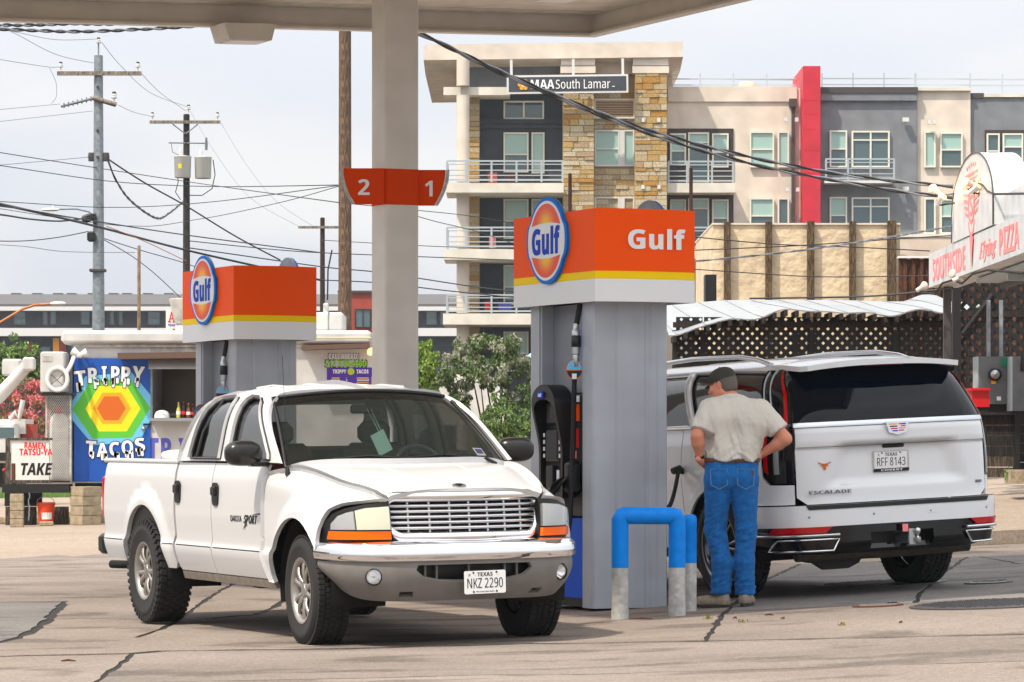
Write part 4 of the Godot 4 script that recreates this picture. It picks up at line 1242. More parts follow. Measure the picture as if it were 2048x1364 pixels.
	for q in [[152, 706], [166, 708]]:
		var fl := Node3D.new(); fl.name = "corner_lamp"; t.add_child(fl, true); fl.position = px(q[0], q[1], d - 0.18)
		m = nb(); m.lathe([W(0.0, -0.12), W(0.035, -0.11), W(0.045, -0.02), W(0.075, 0.06), W(0.07, 0.075), W(0, 0.07)], 14, Transform3D(Basis(Vector3.BACK, -1.2 if q[0] > 155 else 1.0), Vector3.ZERO)); mk(m, "shell", M.porcelain, fl)
		m = nb(); m.tube([V(0, 0, 0), V(0.0, 0.0, -0.17)], 0.02, 8); mk(m, "arm", M.porcelain, fl)
	m = nb(); m.lathe([W(0, -0.06), W(0.05, -0.04), W(0.05, 0.03), W(0.02, 0.07)], 12, T0(px(741, 704, d - 0.12))); mk(m, "corner_lamp", M.bulb, t)
	var v := thing("roof_fan", "cream cone shaped exhaust fan on the trailer roof", "exhaust fan", px(384, 665, d + 1.0))
	m = nb(); m.lathe([W(0.23, 0), W(0.23, 0.14), W(0.30, 0.18), W(0.37, 0.50), W(0.39, 0.56), W(0.36, 0.57), W(0.0, 0.52)], 28); mk(m, "cone", M.trailer_dirty, v)
	m = nb(); m.box(V(0, 0.05, 0), V(0.52, 0.12, 0.52)); mk(m, "curb", M.white_paint, v)
	v = thing("roof_unit", "boxy white cooling unit on the trailer roof beside the wood pole", "air conditioner", px(640, 666, d + 1.1))
	m = nb(); m.rbox(V(0, 0.17, 0), V(0.86, 0.34, 0.7), 0.06); mk(m, "shroud", M.trailer_white, v)
	for q in [-0.16, 0.16]: bar(v, "strap", M.galv, V(q, 0.175, 0), V(0.02, 0.35, 0.71))
	v = thing("shop_sign", "white shop sign with red and blue lettering behind the trailer roof", "sign", px(365, 664, 66))
	var kk := 66 / F
	bar(v, "board", M.white_paint, V(0, 22 * kk, 0), V(66 * kk, 46 * kk, 0.06))
	m = nb(); m.text("A", fnts, 15 * kk, 21 * kk, 0.01, T0(V(-21 * kk, 30 * kk, 0.03))); m.text("BE", fnts, 14 * kk, 14 * kk, 0.01, T0(V(-6 * kk, 31 * kk, 0.03))); mk(m, "lettering", M.print_red, v)
	m = nb(); m.text("YOUR DIGITAL", fntb, 40 * kk, 4 * kk, 0.01, T0(V(-9 * kk, 14 * kk, 0.03))); m.text("ALPHA", fntb, 16 * kk, 4.5 * kk, 0.012, T0(V(-7 * kk, 23 * kk, 0.045))); mk(m, "lettering", M.print_blue, v)
	m = nb(); m.text("BUSINESS", fntb, 38 * kk, 6 * kk, 0.01, T0(V(0, 4 * kk, 0.03))); mk(m, "lettering", M.print_red, v)
	for q in [-25, 25]: bar(v, "leg", M.galv, V(q * kk, -1.3, 0), V(0.06, 2.6, 0.05))
	var bc := [[357, "soda_pale", 0.26, "tall pale yellow soda bottle, first on the serving counter"], [367, "soda_dark", 0.27, "dark cola bottle with a red band on the serving counter"], [377, "soda_amber", 0.24, "amber soda bottle between the dark bottles on the counter"], [386, "soda_dark", 0.23, "short dark bottle beside the green bottle on the counter"], [395, "soda_green", 0.25, "green glass bottle at the right end of the row"]]
	mat("soda_pale", Color(0.72, 0.70, 0.35), 0.1); mat("soda_dark", Color(0.10, 0.05, 0.04), 0.1); mat("soda_amber", Color(0.45, 0.25, 0.12), 0.1); mat("soda_green", Color(0.10, 0.45, 0.18), 0.1)
	for q in bc:
		v = thing("soda_bottle", q[3], "bottle", px(q[0], 836, d - 0.1) + V(0, 0.002, 0), 0, "bottles on the serving counter")
		var h: float = q[2]
		m = nb(); m.lathe([W(0, 0), W(0.034, 0.003), W(0.036, h * 0.5), W(0.03, h * 0.62), W(0.014, h * 0.78), W(0.013, h * 0.95)], 14); mk(m, "glass", M[q[1]], v)
		m = nb(); m.lathe([W(0.015, h * 0.95), W(0.015, h), W(0, h)], 10); mk(m, "cap", M.print_red if q[1] == "soda_dark" else M.mural_gold, v)
		m = nb(); m.lathe([W(0.0365, h * 0.22), W(0.037, h * 0.42)], 14); mk(m, "paper_label", M.print_red if q[1] == "soda_dark" else M.text_white, v)
	v = thing("serving_bowl", "upturned white bowl with dark dots on the serving counter", "bowl", px(324, 836, d - 0.1) + V(0, 0.002, 0))
	m = nb(); m.lathe([W(0.13, 0), W(0.125, 0.05), W(0.10, 0.10), W(0.05, 0.125), W(0, 0.13)], 18); mk(m, "dome", M.porcelain, v)
	m = nb()
	for i in 6: m.box(V(-0.06 + i * 0.024, 0.075 - absf(i - 2.5) * 0.01, 0.115), V(0.012, 0.012, 0.006))
	mk(m, "dots", M.brown_black, v)
	v = thing("air_conditioner", "white outdoor cooling unit on a black shelf at the trailer nose", "air conditioner", px(113, 787, d - 0.1))
	m = nb(); m.rbox(V(-0.03, 0.345, 0.0), V(0.40, 0.68, 0.62), 0.03); mk(m, "casing", M.trailer_white, v)
	m = nb(); m.rbox(V(-0.11, 0.57, 0.313), V(0.16, 0.10, 0.012), 0.01); mk(m, "valve_cover", M.trailer_dirty, v)
	m = nb()
	var ringp := []
	for i in 28: ringp.append(V(0.06 + 0.165 * cos(TAU * i / 28), 0.23 + 0.185 * sin(TAU * i / 28), 0.335))
	m.tube(ringp, 0.035, 10, true); mk(m, "coiled_line", M.porcelain, v)
	m = nb(); m.tube([V(0.2, 0.33, 0.33), V(0.27, 0.45, 0.3), V(0.30, 0.6, 0.1)], 0.035, 10); mk(m, "pipe", M.porcelain, v)
	m = nb(); m.tube([V(-0.06, 0.14, 0.33), V(0.05, 0.22, 0.35), V(0.16, 0.12, 0.33)], 0.006, 6); m.tube([V(-0.04, 0.30, 0.33), V(0.06, 0.22, 0.355), V(0.17, 0.34, 0.33)], 0.006, 6); mk(m, "cable", M.black, v)
	bar(v, "shelf", M.black, V(0.05, -0.02, 0), V(0.54, 0.04, 0.66))
	v = thing("gas_tank", "white propane tank standing inside the mesh cage", "gas tank", px(118, 962, d - 0.05))
	m = nb(); m.lathe([W(0.10, 0), W(0.15, 0.03), W(0.155, 0.1), W(0.155, 0.95), W(0.14, 1.05), W(0.08, 1.11), W(0, 1.13)], 20); mk(m, "cylinder", M.porcelain, v)
	m = nb(); m.lathe([W(0.05, 1.1), W(0.05, 1.22), W(0.03, 1.25)], 12); mk(m, "valve", M.print_red, v)
	v = thing("mesh_cage", "rusty white wire mesh cage round the propane tank", "cage", px(117, 965, d - 0.28))
	var cw := 48 * k; var chh := 174 * k
	for q in [[-cw / 2, chh / 2, 0.03, chh], [cw / 2, chh / 2, 0.03, chh]]: bar(v, "frame", M.trailer_dirty, V(q[0], q[1], 0), V(q[2], q[3], 0.03))
	for y in [0.015, chh]: bar(v, "frame", M.rust if y < 0.5 else M.trailer_dirty, V(0, y, 0), V(cw, 0.03, 0.032))
	m = nb()
	var step := 0.052
	for s in [-1.0, 1.0]:
		var i := -int(cw / step) - 2
		while i * step < chh + cw:
			var c0 := i * step
			var xa := -cw / 2; var xb := cw / 2
			var ya := c0 + (0.0 if s > 0 else cw * 1.6); var yb := c0 + (cw * 1.6 if s > 0 else 0.0)
			var t0 := 0.0; var t1 := 1.0
			var lo := (0.0 - ya) / (yb - ya); var hi := (chh - ya) / (yb - ya)
			t0 = maxf(t0, minf(lo, hi)); t1 = minf(t1, maxf(lo, hi))
			if t1 - t0 > 0.05: m.tube([V(lerpf(xa, xb, t0), lerpf(ya, yb, t0), 0), V(lerpf(xa, xb, t1), lerpf(ya, yb, t1), 0)], 0.0045, 4)
			i += 1
	mk(m, "mesh", M.trailer_dirty, v)
	v = thing("sandwich_board", "white sign board with red and black lettering in a weathered wood frame", "sign", px(58, 966, d - 0.6))
	kk = (d - 0.6) / F
	bar(v, "board", M.white_paint, V(2 * kk, 44 * kk, 0), V(76 * kk, 84 * kk, 0.02))
	bar(v, "frame", M.old_wood, V(-42 * kk, 43 * kk, 0.01), V(9 * kk, 92 * kk, 0.05)); bar(v, "frame", M.old_wood, V(2 * kk, 88 * kk, 0.01), V(90 * kk, 5 * kk, 0.05)); bar(v, "frame", M.old_wood, V(0, 3 * kk, 0.012), V(92 * kk, 6 * kk, 0.05))
	m = nb(); m.text("RAMEN", fntx, 42 * kk, 12 * kk, 0.004, Transform3D(Basis(Vector3.BACK, -0.04), V(12 * kk, 75 * kk, 0.01))); m.text("TATSU-YA", fntx, 66 * kk, 13 * kk, 0.004, T0(V(14 * kk, 62 * kk, 0.01))); mk(m, "lettering", M.print_red, v)
	m = nb(); m.text("TAKE", fntx, 62 * kk, 24 * kk, 0.004, T0(V(14 * kk, 28 * kk, 0.01)), 0.15); mk(m, "lettering", M.text_black, v)
	v = thing("trailer_tongue", "weathered black timber deck on the trailer tow bar", "platform", px(75, 985, d - 0.5))
	bar(v, "beam", M.black_wood, V(0, 0.07, 0), V(132 * k, 0.14, 0.5)); bar(v, "plank", M.planter_wood, V(-0.28, -0.12, -0.35), V(74 * k, 0.22, 0.08)); bar(v, "plank", M.old_wood, V(-0.34, -0.42, -0.5), V(62 * k, 0.36, 0.05)); bar(v, "plank", M.old_wood, V(0.3, -0.42, -0.5), V(36 * k, 0.36, 0.05))
	m = nb(); m.tube([V(-0.38, -0.3, 0.1), V(-0.38, 0.48, 0.1)], 0.035, 8); mk(m, "jack_post", M.rust, v)
	m = nb(); m.tube([V(-0.38, 0.46, 0.1), V(-0.45, 0.44, 0.1), V(-0.53, 0.38, 0.1)], 0.012, 6); m.lathe([W(0, -0.03), W(0.03, 0), W(0, 0.03)], 8, T0(V(-0.54, 0.37, 0.1))); mk(m, "crank", M.print_red, v)
	m = nb()
	for i in 9: m.tube([V(-0.1 + 0.012 * sin(i * 2.0), -0.05 * i, 0.27), V(-0.1 + 0.012 * cos(i * 1.3), -0.05 * i - 0.055, 0.27)], 0.011, 5)
	mk(m, "chain", M.galv, v)
	var bk := gp(92, 57.5)
	v = thing("paint_bucket", "orange plastic bucket with a handle under the tow bar", "bucket", bk)
	m = nb(); m.lathe([W(0, 0), W(0.115, 0), W(0.145, 0.34), W(0.155, 0.345), W(0.155, 0.375), W(0.14, 0.375), W(0.11, 0.02)], 20); mk(m, "pail", M.bucket_orange, v)
	m = nb(); m.tube([V(-0.15, 0.33, 0), V(-0.13, 0.42, 0.06), V(0, 0.50, 0.08), V(0.13, 0.42, 0.06), V(0.15, 0.33, 0)], 0.005, 5); mk(m, "handle", M.steel, v)
	m = nb(); m.lathe([W(0.124, 0.10), W(0.133, 0.21)], 12, Transform3D(), 0.6, 2.0); mk(m, "pail_label", M.text_white, v)
	var names := ["lowest", "second", "third", "topmost"]
	var b1 := gp(171, 57.3)
	for i in 4:
		v = thing("concrete_block", "%s tan concrete block of the stack under the painted panel" % names[i], "block", b1 + V(0, i * 0.158, 0), 0.72 + i * 0.012, "blocks stacked under the trailer corner")
		m = nb(); m.rbox(V(0.01 * (i % 2), 0.078, 0), V(0.38, 0.152, 0.36), 0.008); mk(m, "body", M.block, v)
	var b2 := gp(34, 56.4)
	for i in 4:
		v = thing("concrete_block", "%s tan concrete block of the narrow stack under the tow bar" % names[i], "block", b2 + V(0, i * 0.135, 0), 0.05, "blocks stacked under the tow bar")
		m = nb(); m.rbox(V(0, 0.066, 0), V(0.21, 0.13, 0.2), 0.008); mk(m, "body", M.block, v)
	for q in [[119, 1031, 0.27, 0.20, "short pale concrete block beside the orange bucket"], [203, 1030, 0.22, 0.22, "pale concrete block between the stack and the pickup"], [93, 1040, 0.22, 0.07, "broken lump of concrete on the timber before the bucket"]]:
		var bp := gp(q[0], 58.4 if q[0] > 100 else 57.0)
		v = thing("concrete_block", q[4], "block", bp, 0.2)
		m = nb(); m.rbox(V(0, q[3] / 2, 0), V(q[2], q[3], 0.2), 0.015); mk(m, "body", M.block, v)
	for q in [[-40, 215, 1042, 58.6, 0.12, "long pale parking stop lying before the block stacks"], [60, 330, 1022, 61.0, 0.16, "long pale timber edging under the trailer"]]:
		var g0 := px((q[0] + q[1]) / 2.0, q[2], q[3]); g0.y = gh(g0.x, g0.z)
		v = thing("parking_stop", q[5], "parking stop", g0)
		m = nb(); m.rbox(V(0, q[4] / 2, 0), V((q[1] - q[0]) * q[3] / F, q[4], 0.16), 0.02); mk(m, "body", M.block, v)
	var ud := 78.0; var uk := ud / F
	v = thing("bucket_truck", "white utility truck with a folded boom, parked behind the sign board", "truck")
	m = nb(); m.x = T0(px(8, 950, ud)); m.rbox(V(0, 0.58, 0), V(62 * uk, 0.62, 1.9), 0.08); m.rbox(V(0.02, 0.98, -0.3), V(52 * uk, 0.42, 1.3), 0.08); mk(m, "cab", M.trailer_white, v)
	slabbox(v, "windshield", M.win_glass, -10, 855, 28, 875, ud - 0.97, ud - 0.93)
	slabbox(v, "grille", M.black, -12, 905, 22, 922, ud - 1.0, ud - 0.95)
	m = nb(); m.lathe([W(0, -0.13), W(0.42, -0.13), W(0.42, 0.13), W(0, 0.13)], 20, Transform3D(Basis(Vector3.BACK, PI / 2), px(0, 948, ud - 0.3) + V(0, 0.12, 0))); mk(m, "wheel", M.rubber, v)
	slabbox(v, "bed_box", M.trailer_white, -80, 838, 50, 868, ud + 0.2, ud + 1.6); slabbox(v, "crate", M.brick_red, 44, 848, 66, 880, ud + 0.4, ud + 1.2)
	m = nb(); m.tube([px(-60, 838, ud + 0.6), px(0, 790, ud + 0.6), px(48, 738, ud + 0.6), px(60, 718, ud + 0.6)], [0.17, 0.16, 0.14, 0.10], 4); mk(m, "boom", M.trailer_white, v)
	m = nb(); m.rbox(px(58, 728, ud + 0.4), V(0.28, 0.3, 0.3), 0.05); mk(m, "boom_head", M.trailer_white, v)
	m = nb(); m.rbox(px(25, 735, ud + 1.4), V(0.42, 0.38, 0.5), 0.05); mk(m, "bucket", M.trailer_white, v)
	m = nb(); m.tube([px(20, 838, ud), px(30, 825, ud), px(38, 838, ud), px(43, 815, ud), px(46, 800, ud)], 0.06, 6); mk(m, "outrigger", M.trailer_white, v)
# ---------------------------------------------------------------- pizza stand, patio and stucco building at right
func lattice(parent: Node3D, x0: float, y0: float, x1: float, y1: float, pitch: float, w: float, z: float) -> void:
	var rect := pv([x0, y0, x1, y0, x1, y1, x0, y1])
	var W := x1 - x0; var H := y1 - y0
	for s in [0, 1]:
		var c := -H
		while c < W:
			var q: PackedVector2Array
			if s == 0: q = pv([x0 + c, y0, x0 + c + w * 1.414, y0, x0 + c + H + w * 1.414, y1, x0 + c + H, y1])
			else: q = pv([x0 + c + H, y0, x0 + c + H + w * 1.414, y0, x0 + c + w * 1.414, y1, x0 + c, y1])
			for r in Geometry2D.intersect_polygons(q, rect):
				var m := nb(); m.prism(r, 0.012, T0(V(0, 0, z + 0.0125 * s))); mk(m, "slat", M.black_wood, parent)
			c += pitch
func build_pizza() -> void:
	rng.seed = 23
	var d := 66.0
	var b := thing("stucco_building", "tan stucco building with upright timber posts behind the patio", "building")
	slabbox(b, "wall", M.stucco, 1425, 449, 1800, 930, d, d + 6)
	slabbox(b, "coping", M.cream_light, 1424, 446, 1801, 449.4, d - 0.04, d + 6)
	for q in [[1455, 13, 443], [1538, 13, 443], [1622, 14, 442], [1706, 13, 442], [1784, 17, 441]]:
		slabbox(b, "timber_post", M.post_wood, q[0] - q[1] / 2.0, q[2], q[0] + q[1] / 2.0, 930, d - 0.16, d - 0.01)
	for i in 7:
		slabbox(b, "timber_post", M.post_wood, 1447.0 - i * 5.0, 444 + i * 3.5, 1450.5 - i * 5.0, 930, d + 0.35 + i * 0.75, d + 0.55 + i * 0.75)
	var fnc := thing("plank_fence", "brown upright plank fence beside the stucco building", "fence")
	for i in 36:
		slabbox(fnc, "plank", M.fence_wood, 1798 + i * 8.4, 516 + (i % 3), 1798 + i * 8.4 + 7.6, 920, d - 1.5 - (0.05 if i % 2 else 0.0), d - 1.4)
	slabbox(fnc, "cap", M.far_white, 1797, 512, 2100, 516, d - 1.6, d - 1.35)
	var v := thing("loudspeaker", "tall black box loudspeaker on the patio roof edge", "loudspeaker")
	slabbox(v, "cabinet", M.black, 1411, 549, 1433, 604, 62, 62.6); slabbox(v, "grille", M.black_plastic, 1413, 552, 1431, 600, 61.97, 62.0)
	v = thing("roof_shed", "yellow-tan gable end under the apartments beside the loudspeaker", "shed")
	var m := nb(); m.prism(pv([0, 0, 0.42, 0, 0.42, 0.62, 0, 0.28]), 0.5, T0(px(1392, 606, 72))); mk(m, "gable", M.stone3, v)
	for q in [[1140, 347, "thin rust-red mast left of the round pump sign"], [1382, 336, "thin rust-red mast right of the near pump sign"]]:
		var tp := px(q[0], q[1], 62)
		v = thing("mast", q[2], "mast", V(tp.x, gh(tp.x, -62), -62))
		m = nb(); m.lathe([W(0.036, 0), W(0.032, tp.y - v.position.y), W(0, tp.y - v.position.y + 0.01)], 12); mk(m, "shaft", M.pole_red, v)
		m = nb(); m.lathe([W(0.09, 0), W(0.09, 0.02), W(0.04, 0.05)], 12); mk(m, "foot", M.pole_red, v)
	d = 55.0
	var k := d / F
	var p := thing("covered_patio", "dark covered patio walled with black lattice under a wavy white roof", "patio")
	var y0 := ay(720, d); var y1 := ay(634, d)
	for q in [[1352, 1405], [1408, 1590], [1593, 1623], [1626, 1790], [1793, 1900]]:
		var o := Node3D.new(); o.name = "lattice_panel"; p.add_child(o, true)
		o.position = V(0, 0, -d)
		lattice(o, ax(q[0], d), y0, ax(q[1], d), y1, 0.15, 0.066, 0.0)
		bar(o, "rail", M.black_wood, V((ax(q[0], d) + ax(q[1], d)) / 2, y0 - 0.06, 0.01), V(ax(q[1], d) - ax(q[0], d), 0.12, 0.06))
	for q in [1350, 1406, 1591, 1624, 1791, 1908]:
		slabbox(p, "post", M.black_wood, q - 5.0, 660, q + 6.0, 935, d - 0.06, d + 0.1)
	slabbox(p, "beam", M.brown_beam, 1346, 644, 1912, 655, d - 0.1, d - 0.062)
	slabbox(p, "knee_wall", M.black_wood, 1346, 722, 1912, 940, d + 0.03, d + 0.09)
	var wave := func(q: Vector2) -> Vector3:
		var dd := lerpf(d - 0.5, d + 3.4, q.y)
		var e := lerpf(664.0, 622.0, smoothstep(1340, 1560, q.x)) + 4.0 * sin(q.x * 0.03) + 2.0 * sin(q.x * 0.071 + 1.0)
		if q.x > 1560: e = lerpf(622.0, 626.0, (q.x - 1560) / 300.0) + 4.0 * sin(q.x * 0.03) + 2.0 * sin(q.x * 0.071 + 1.0)
		e += -26.0 * smoothstep(1870, 1975, q.x) * smoothstep(1.0, 0.0, q.y)
		var t := lerpf(609.0, 600.0, smoothstep(1340, 1500, q.x)) + 3.0 * smoothstep(1700, 1850, q.x) - 14.0 * smoothstep(1850, 1900, q.x) * smoothstep(1960, 1915, q.x)
		return V(ax(q.x, d), lerpf(ay(e, d - 0.5), ay(t, d + 3.4), q.y) + 0.03 * sin(q.x * 0.045) * (1.0 - q.y), -dd)
	m = nb(); m.panel(pv([1335, 0, 1975, 0, 1975, 1, 1335, 1]), wave, W(10, 0.25), 1.0, 0.02); mk(m, "roof_sheet", M.tarp, p)
	for i in 11:
		var sm := []
		for j in 6: sm.append(wave.call(W(1352.0 + i * 56.0 - j * 9.0, j / 5.0)) + V(0, 0.006, 0))
		m = nb(); m.tube(sm, 0.007, 5); mk(m, "roof_seam", M.tarp, p)
	for i in 26:
		var x := 1346.0 + i * 22.0
		var a: Vector3 = wave.call(W(x, 0.02))
		bar(p, "rafter", M.brown_beam, V(a.x, a.y - 0.075, -d + 0.2), V(0.05, 0.09, 0.9))
	var s := thing("lattice_screen", "tall black lattice screen beside the electric meters", "screen")
	var sd := 50.0
	var o2 := Node3D.new(); o2.name = "lattice_panel"; s.add_child(o2, true); o2.position = V(0, 0, -sd)
	lattice(o2, ax(1922, sd), ay(835, sd), ax(2120, sd), ay(560, sd), 0.17, 0.06, 0.0)
	slabbox(s, "post", M.black_wood, 1906, 560, 1922, 940, sd - 0.08, sd + 0.08)
	slabbox(s, "rail", M.brown_beam, 1922, 622, 2120, 634, sd - 0.05, sd + 0.01)
	m = nb(); m.tube([px(1925, 668, sd - 0.06), px(1985, 590, sd - 0.06)], 0.045, 4); mk(m, "brace", M.black_wood, s)
	slabbox(s, "rail", M.black_wood, 1922, 826, 2120, 836, sd - 0.05, sd + 0.05)
	v = thing("planter_wall", "low wall of dark horizontal boards behind the white vehicle", "wall")
	for i in 6:
		slabbox(v, "board", M.planter_wood if i < 4 else M.old_wood, 1962, 830 + i * 21.0, 2031, 849.5 + i * 21.0, 46.0, 46.07)
		slabbox(v, "board", M.black_wood, 2040, 830 + i * 19.0, 2100, 848.0 + i * 19.0, 46.4, 46.46)
	slabbox(v, "post", M.black_wood, 2030, 826, 2040, 945, 45.9, 46.1)
	slabbox(v, "cap", M.brown_beam, 1960, 824, 2044, 830, 45.9, 46.2)
	v = thing("electric_meter", "grey electric meter box with a round dial and green sticker", "electric meter")
	slabbox(v, "cabinet", M.meter_grey, 1957, 713, 2017, 808, 47.2, 47.6); slabbox(v, "side_flange", M.rail, 1954, 713, 1957, 808, 47.2, 47.62)
	m = nb(); m.lathe([W(0.088, 0), W(0.088, 0.05), W(0.07, 0.06)], 22, Transform3D(Basis(Vector3.RIGHT, PI / 2), px(1989, 749, 47.2))); mk(m, "dial_ring", M.black, v)
	m = nb(); m.lathe([W(0.068, 0.0), W(0.06, 0.06), W(0.0, 0.085)], 18, Transform3D(Basis(Vector3.RIGHT, PI / 2), px(1989, 749, 47.19))); mk(m, "dial", M.steel, v)
	slabbox(v, "sticker", M.mural_green, 2003, 715, 2015, 732, 47.18, 47.2).material_override = mat("sticker_green", Color(0.0, 0.45, 0.33), 0.5)
	slabbox(v, "sticker", M.mural_gold, 1983, 761, 1992, 768, 47.18, 47.2); slabbox(v, "sticker", M.text_white, 1994, 793, 2002, 801, 47.18, 47.2)
	slabbox(v, "conduit", M.galv, 1975, 600, 1981, 713, 47.3, 47.4); slabbox(v, "conduit", M.galv, 2000, 600, 2006, 713, 47.3, 47.4)
	slabbox(v, "mount", M.black_wood, 1957, 808, 2017, 832, 47.25, 47.5)
	v = thing("switch_box", "tall grey switch cabinet at the right edge beside the meter box", "electric box")
	slabbox(v, "cabinet", M.meter_grey, 2025, 713, 2075, 822, 46.9, 47.5); slabbox(v, "side_flange", M.rail, 2021, 713, 2025, 822, 46.9, 47.52); slabbox(v, "plate", M.black, 2042, 713, 2060, 742, 46.87, 46.9)
	slabbox(v, "mount", M.black_wood, 2021, 822, 2075, 830, 46.95, 47.4)
	v = thing("red_crate", "red metal crate in front of the electric meter box", "crate")
	slabbox(v, "body", M.red_paint, 1944, 780, 1979, 814, 46.3, 46.7); slabbox(v, "rim", M.red_paint, 1941, 776, 1981, 781, 46.25, 46.75); slabbox(v, "support", M.black_wood, 1945, 814, 1978, 826, 46.32, 46.6)
	v = thing("concrete_curb", "pale concrete curb stub with a weed at the right edge", "curb")
	slabbox(v, "body", M.block, 2022, 940, 2110, 968, 44.6, 45.2)
	v = thing("weed", "small green weed beside the concrete curb stub", "plant", px(2016, 962, 44.9))
	leaves(v, "leaf_tuft", V(0, 0.08, 0), V(0.06, 0.1, 0.06), 60, 0.05, [Color(0.10, 0.22, 0.04), Color(0.16, 0.28, 0.06)], 4)
	var sx := 5.73; var s0 := 48.1
	var g := thing("pizza_sign", "long slanting white sign with faded red lettering and an arched crest", "sign", V(sx, 0, -s0), -PI / 2)
	var X := func(pxx: float) -> float: return s0 - sx * F / (pxx - 1024.0)
	var thick := 0.40
	m = nb(); m.prism(pv([0, 3.487, 12, 3.487, 12, 3.92, 0, 3.95]), -thick, Transform3D(), false); mk(m, "board", M.sign_white, g)
	var arch := PackedVector2Array()
	var ac: float = X.call(1945.0)
	arch.append(W(ac - 1.95, 3.952))
	for i in 25:
		var an := PI - PI * i / 24.0
		arch.append(W(ac + 1.95 * cos(an), 4.25 + 0.70 * sin(an)))
	arch.append(W(ac + 1.95, 3.952))
	m = nb(); m.prism(arch, -thick - 0.04, T0(V(0, 0, 0.012)), true); mk(m, "crest", M.sign_white, g)
	var rimpts := []
	for q in arch: rimpts.append(V(q.x, q.y, 0.012))
	m = nb(); m.tube(rimpts, 0.012, 5); mk(m, "crest_rim", M.dark_cap, g)
	m = nb(); m.box(V(10.5, 4.12, -thick / 2 - 0.1), V(8.2, 0.38, 0.35)); mk(m, "upper_box", M.sign_white, g)
	m = nb(); m.text("SOUTHSIDE", fntb, X.call(1931.0) - X.call(1866.0), 0.30, 0.004, T0(V((X.call(1931.0) + X.call(1866.0)) / 2, 3.70, 0.002))); m.text("PIZZA", fntb, X.call(2039.0) - X.call(1999.0), 0.31, 0.004, T0(V((X.call(2039.0) + X.call(1999.0)) / 2, 3.71, 0.002))); mk(m, "lettering", M.sign_pink, g)
	m = nb(); m.text("Flying", fnts, X.call(1992.0) - X.call(1960.0), 0.26, 0.004, T0(V((X.call(1992.0) + X.call(1960.0)) / 2, 3.68, 0.002)), 0.8); mk(m, "lettering", M.sign_pink, g)
	m = nb()
	for i in 5:
		for sd2 in [-1.0, 1.0]:
			var w := 0.55 - i * 0.07
			m.prism(pv([sd2 * 0.30, 4.56 - i * 0.085, sd2 * (0.30 + w), 4.60 - i * 0.085, sd2 * (0.30 + w), 4.56 - i * 0.085, sd2 * 0.30, 4.52 - i * 0.085]), 0.004, T0(V(ac, 0, 0.014)))
	m.box(V(ac, 4.70, 0.016), V(1.2, 0.035, 0.004)); m.box(V(ac, 4.64, 0.016), V(1.1, 0.03, 0.004))
	m.prism(pv([-0.16, 3.92, 0.16, 3.92, 0.02, 3.55, -0.02, 3.55]), 0.004, T0(V(ac, 0, 0.014)))
	for i in 20:
		var a0 := TAU * i / 20; var a1 := TAU * (i + 1) / 20
		m.prism(pv([0.30 * cos(a0), 4.32 + 0.24 * sin(a0), 0.30 * cos(a1), 4.32 + 0.24 * sin(a1), 0.23 * cos(a1), 4.32 + 0.19 * sin(a1), 0.23 * cos(a0), 4.32 + 0.19 * sin(a0)]), 0.004, T0(V(ac, 0, 0.014)))
		if i > 9: m.prism(pv([0.28 * cos(a0), 4.12 + 0.20 * sin(a0), 0.28 * cos(a1), 4.12 + 0.20 * sin(a1), 0.22 * cos(a1), 4.12 + 0.15 * sin(a1), 0.22 * cos(a0), 4.12 + 0.15 * sin(a0)]), 0.004, T0(V(ac, 0, 0.014)))
	m.text("S", fntb, 0.26, 0.27, 0.004, T0(V(ac, 4.32, 0.014)))
	for i in 5: m.prism(ell(ac - 0.4 + i * 0.2, 4.79 + 0.03 * (1 - absf(i - 2) * 0.4), 0.06, 0.028, 5), 0.004, T0(V(0, 0, 0.014)))
	mk(m, "emblem", M.sign_pink, g)
	bar(g, "soffit", M.rail, V(7.5, 3.44, -1.7), V(9, 0.05, 2.9)); bar(g, "soffit_beam", M.dark_cap, V(7.5, 3.38, -0.6), V(9, 0.07, 0.08)); bar(g, "soffit_beam", M.rail, V(5.5, 3.37, -1.4), V(0.08, 0.08, 2.2))
	for q in [[0.4, -0.2], [11.5, -0.2]]: bar(g, "support_post", M.dark_cap, V(q[0], 1.98, q[1]), V(0.1, 3.0, 0.1))
	var fl := [[1868, 379, 45.2, 0.9, true, "lit bulb lamp hung left of the arched crest"], [1882, 397, 45.2, -0.6, true, "lower lit bulb lamp hung left of the arched crest"], [1934, 366, 43.2, 1.2, true, "left bulb of the lamp pair on the arched crest"], [1954, 374, 42.8, -0.9, true, "right bulb of the lamp pair on the arched crest"], [1908, 549, 45.3, 1.1, false, "left head of the floodlight pair under the sign"], [1922, 555, 45.0, -1.2, false, "right head of the floodlight pair under the sign"], [1847, 573, 47.4, -1.0, false, "single floodlight at the left end of the pizza sign"]]
	for q in fl:
		v = thing("flood_lamp", q[5], "lamp", px(q[0], q[1], q[2]), 0, "lamps on the pizza sign")
		var bs := Basis(Vector3.BACK, q[3]) * Basis(Vector3.RIGHT, 0.5)
		m = nb(); m.lathe([W(0.0, -0.12), W(0.03, -0.11), W(0.032, -0.04), W(0.06, 0.02), W(0.062, 0.035)], 16, Transform3D(bs, Vector3.ZERO)); mk(m, "reflector", M.porcelain, v)
		m = nb(); m.lathe([W(0.06, 0.034), W(0.045, 0.055), W(0.0, 0.065)], 16, Transform3D(bs, Vector3.ZERO)); mk(m, "bulb_face", M.bulb if q[4] else M.cream_light, v)
		m = nb(); m.tube([bs * V(0, -0.11, 0), V(0.02, -0.08, -0.05), (V(sx + 0.02, px(q[0], q[1], q[2]).y - 0.05, -q[2]) - px(q[0], q[1], q[2]))], 0.012, 6); mk(m, "arm", M.wire, v)
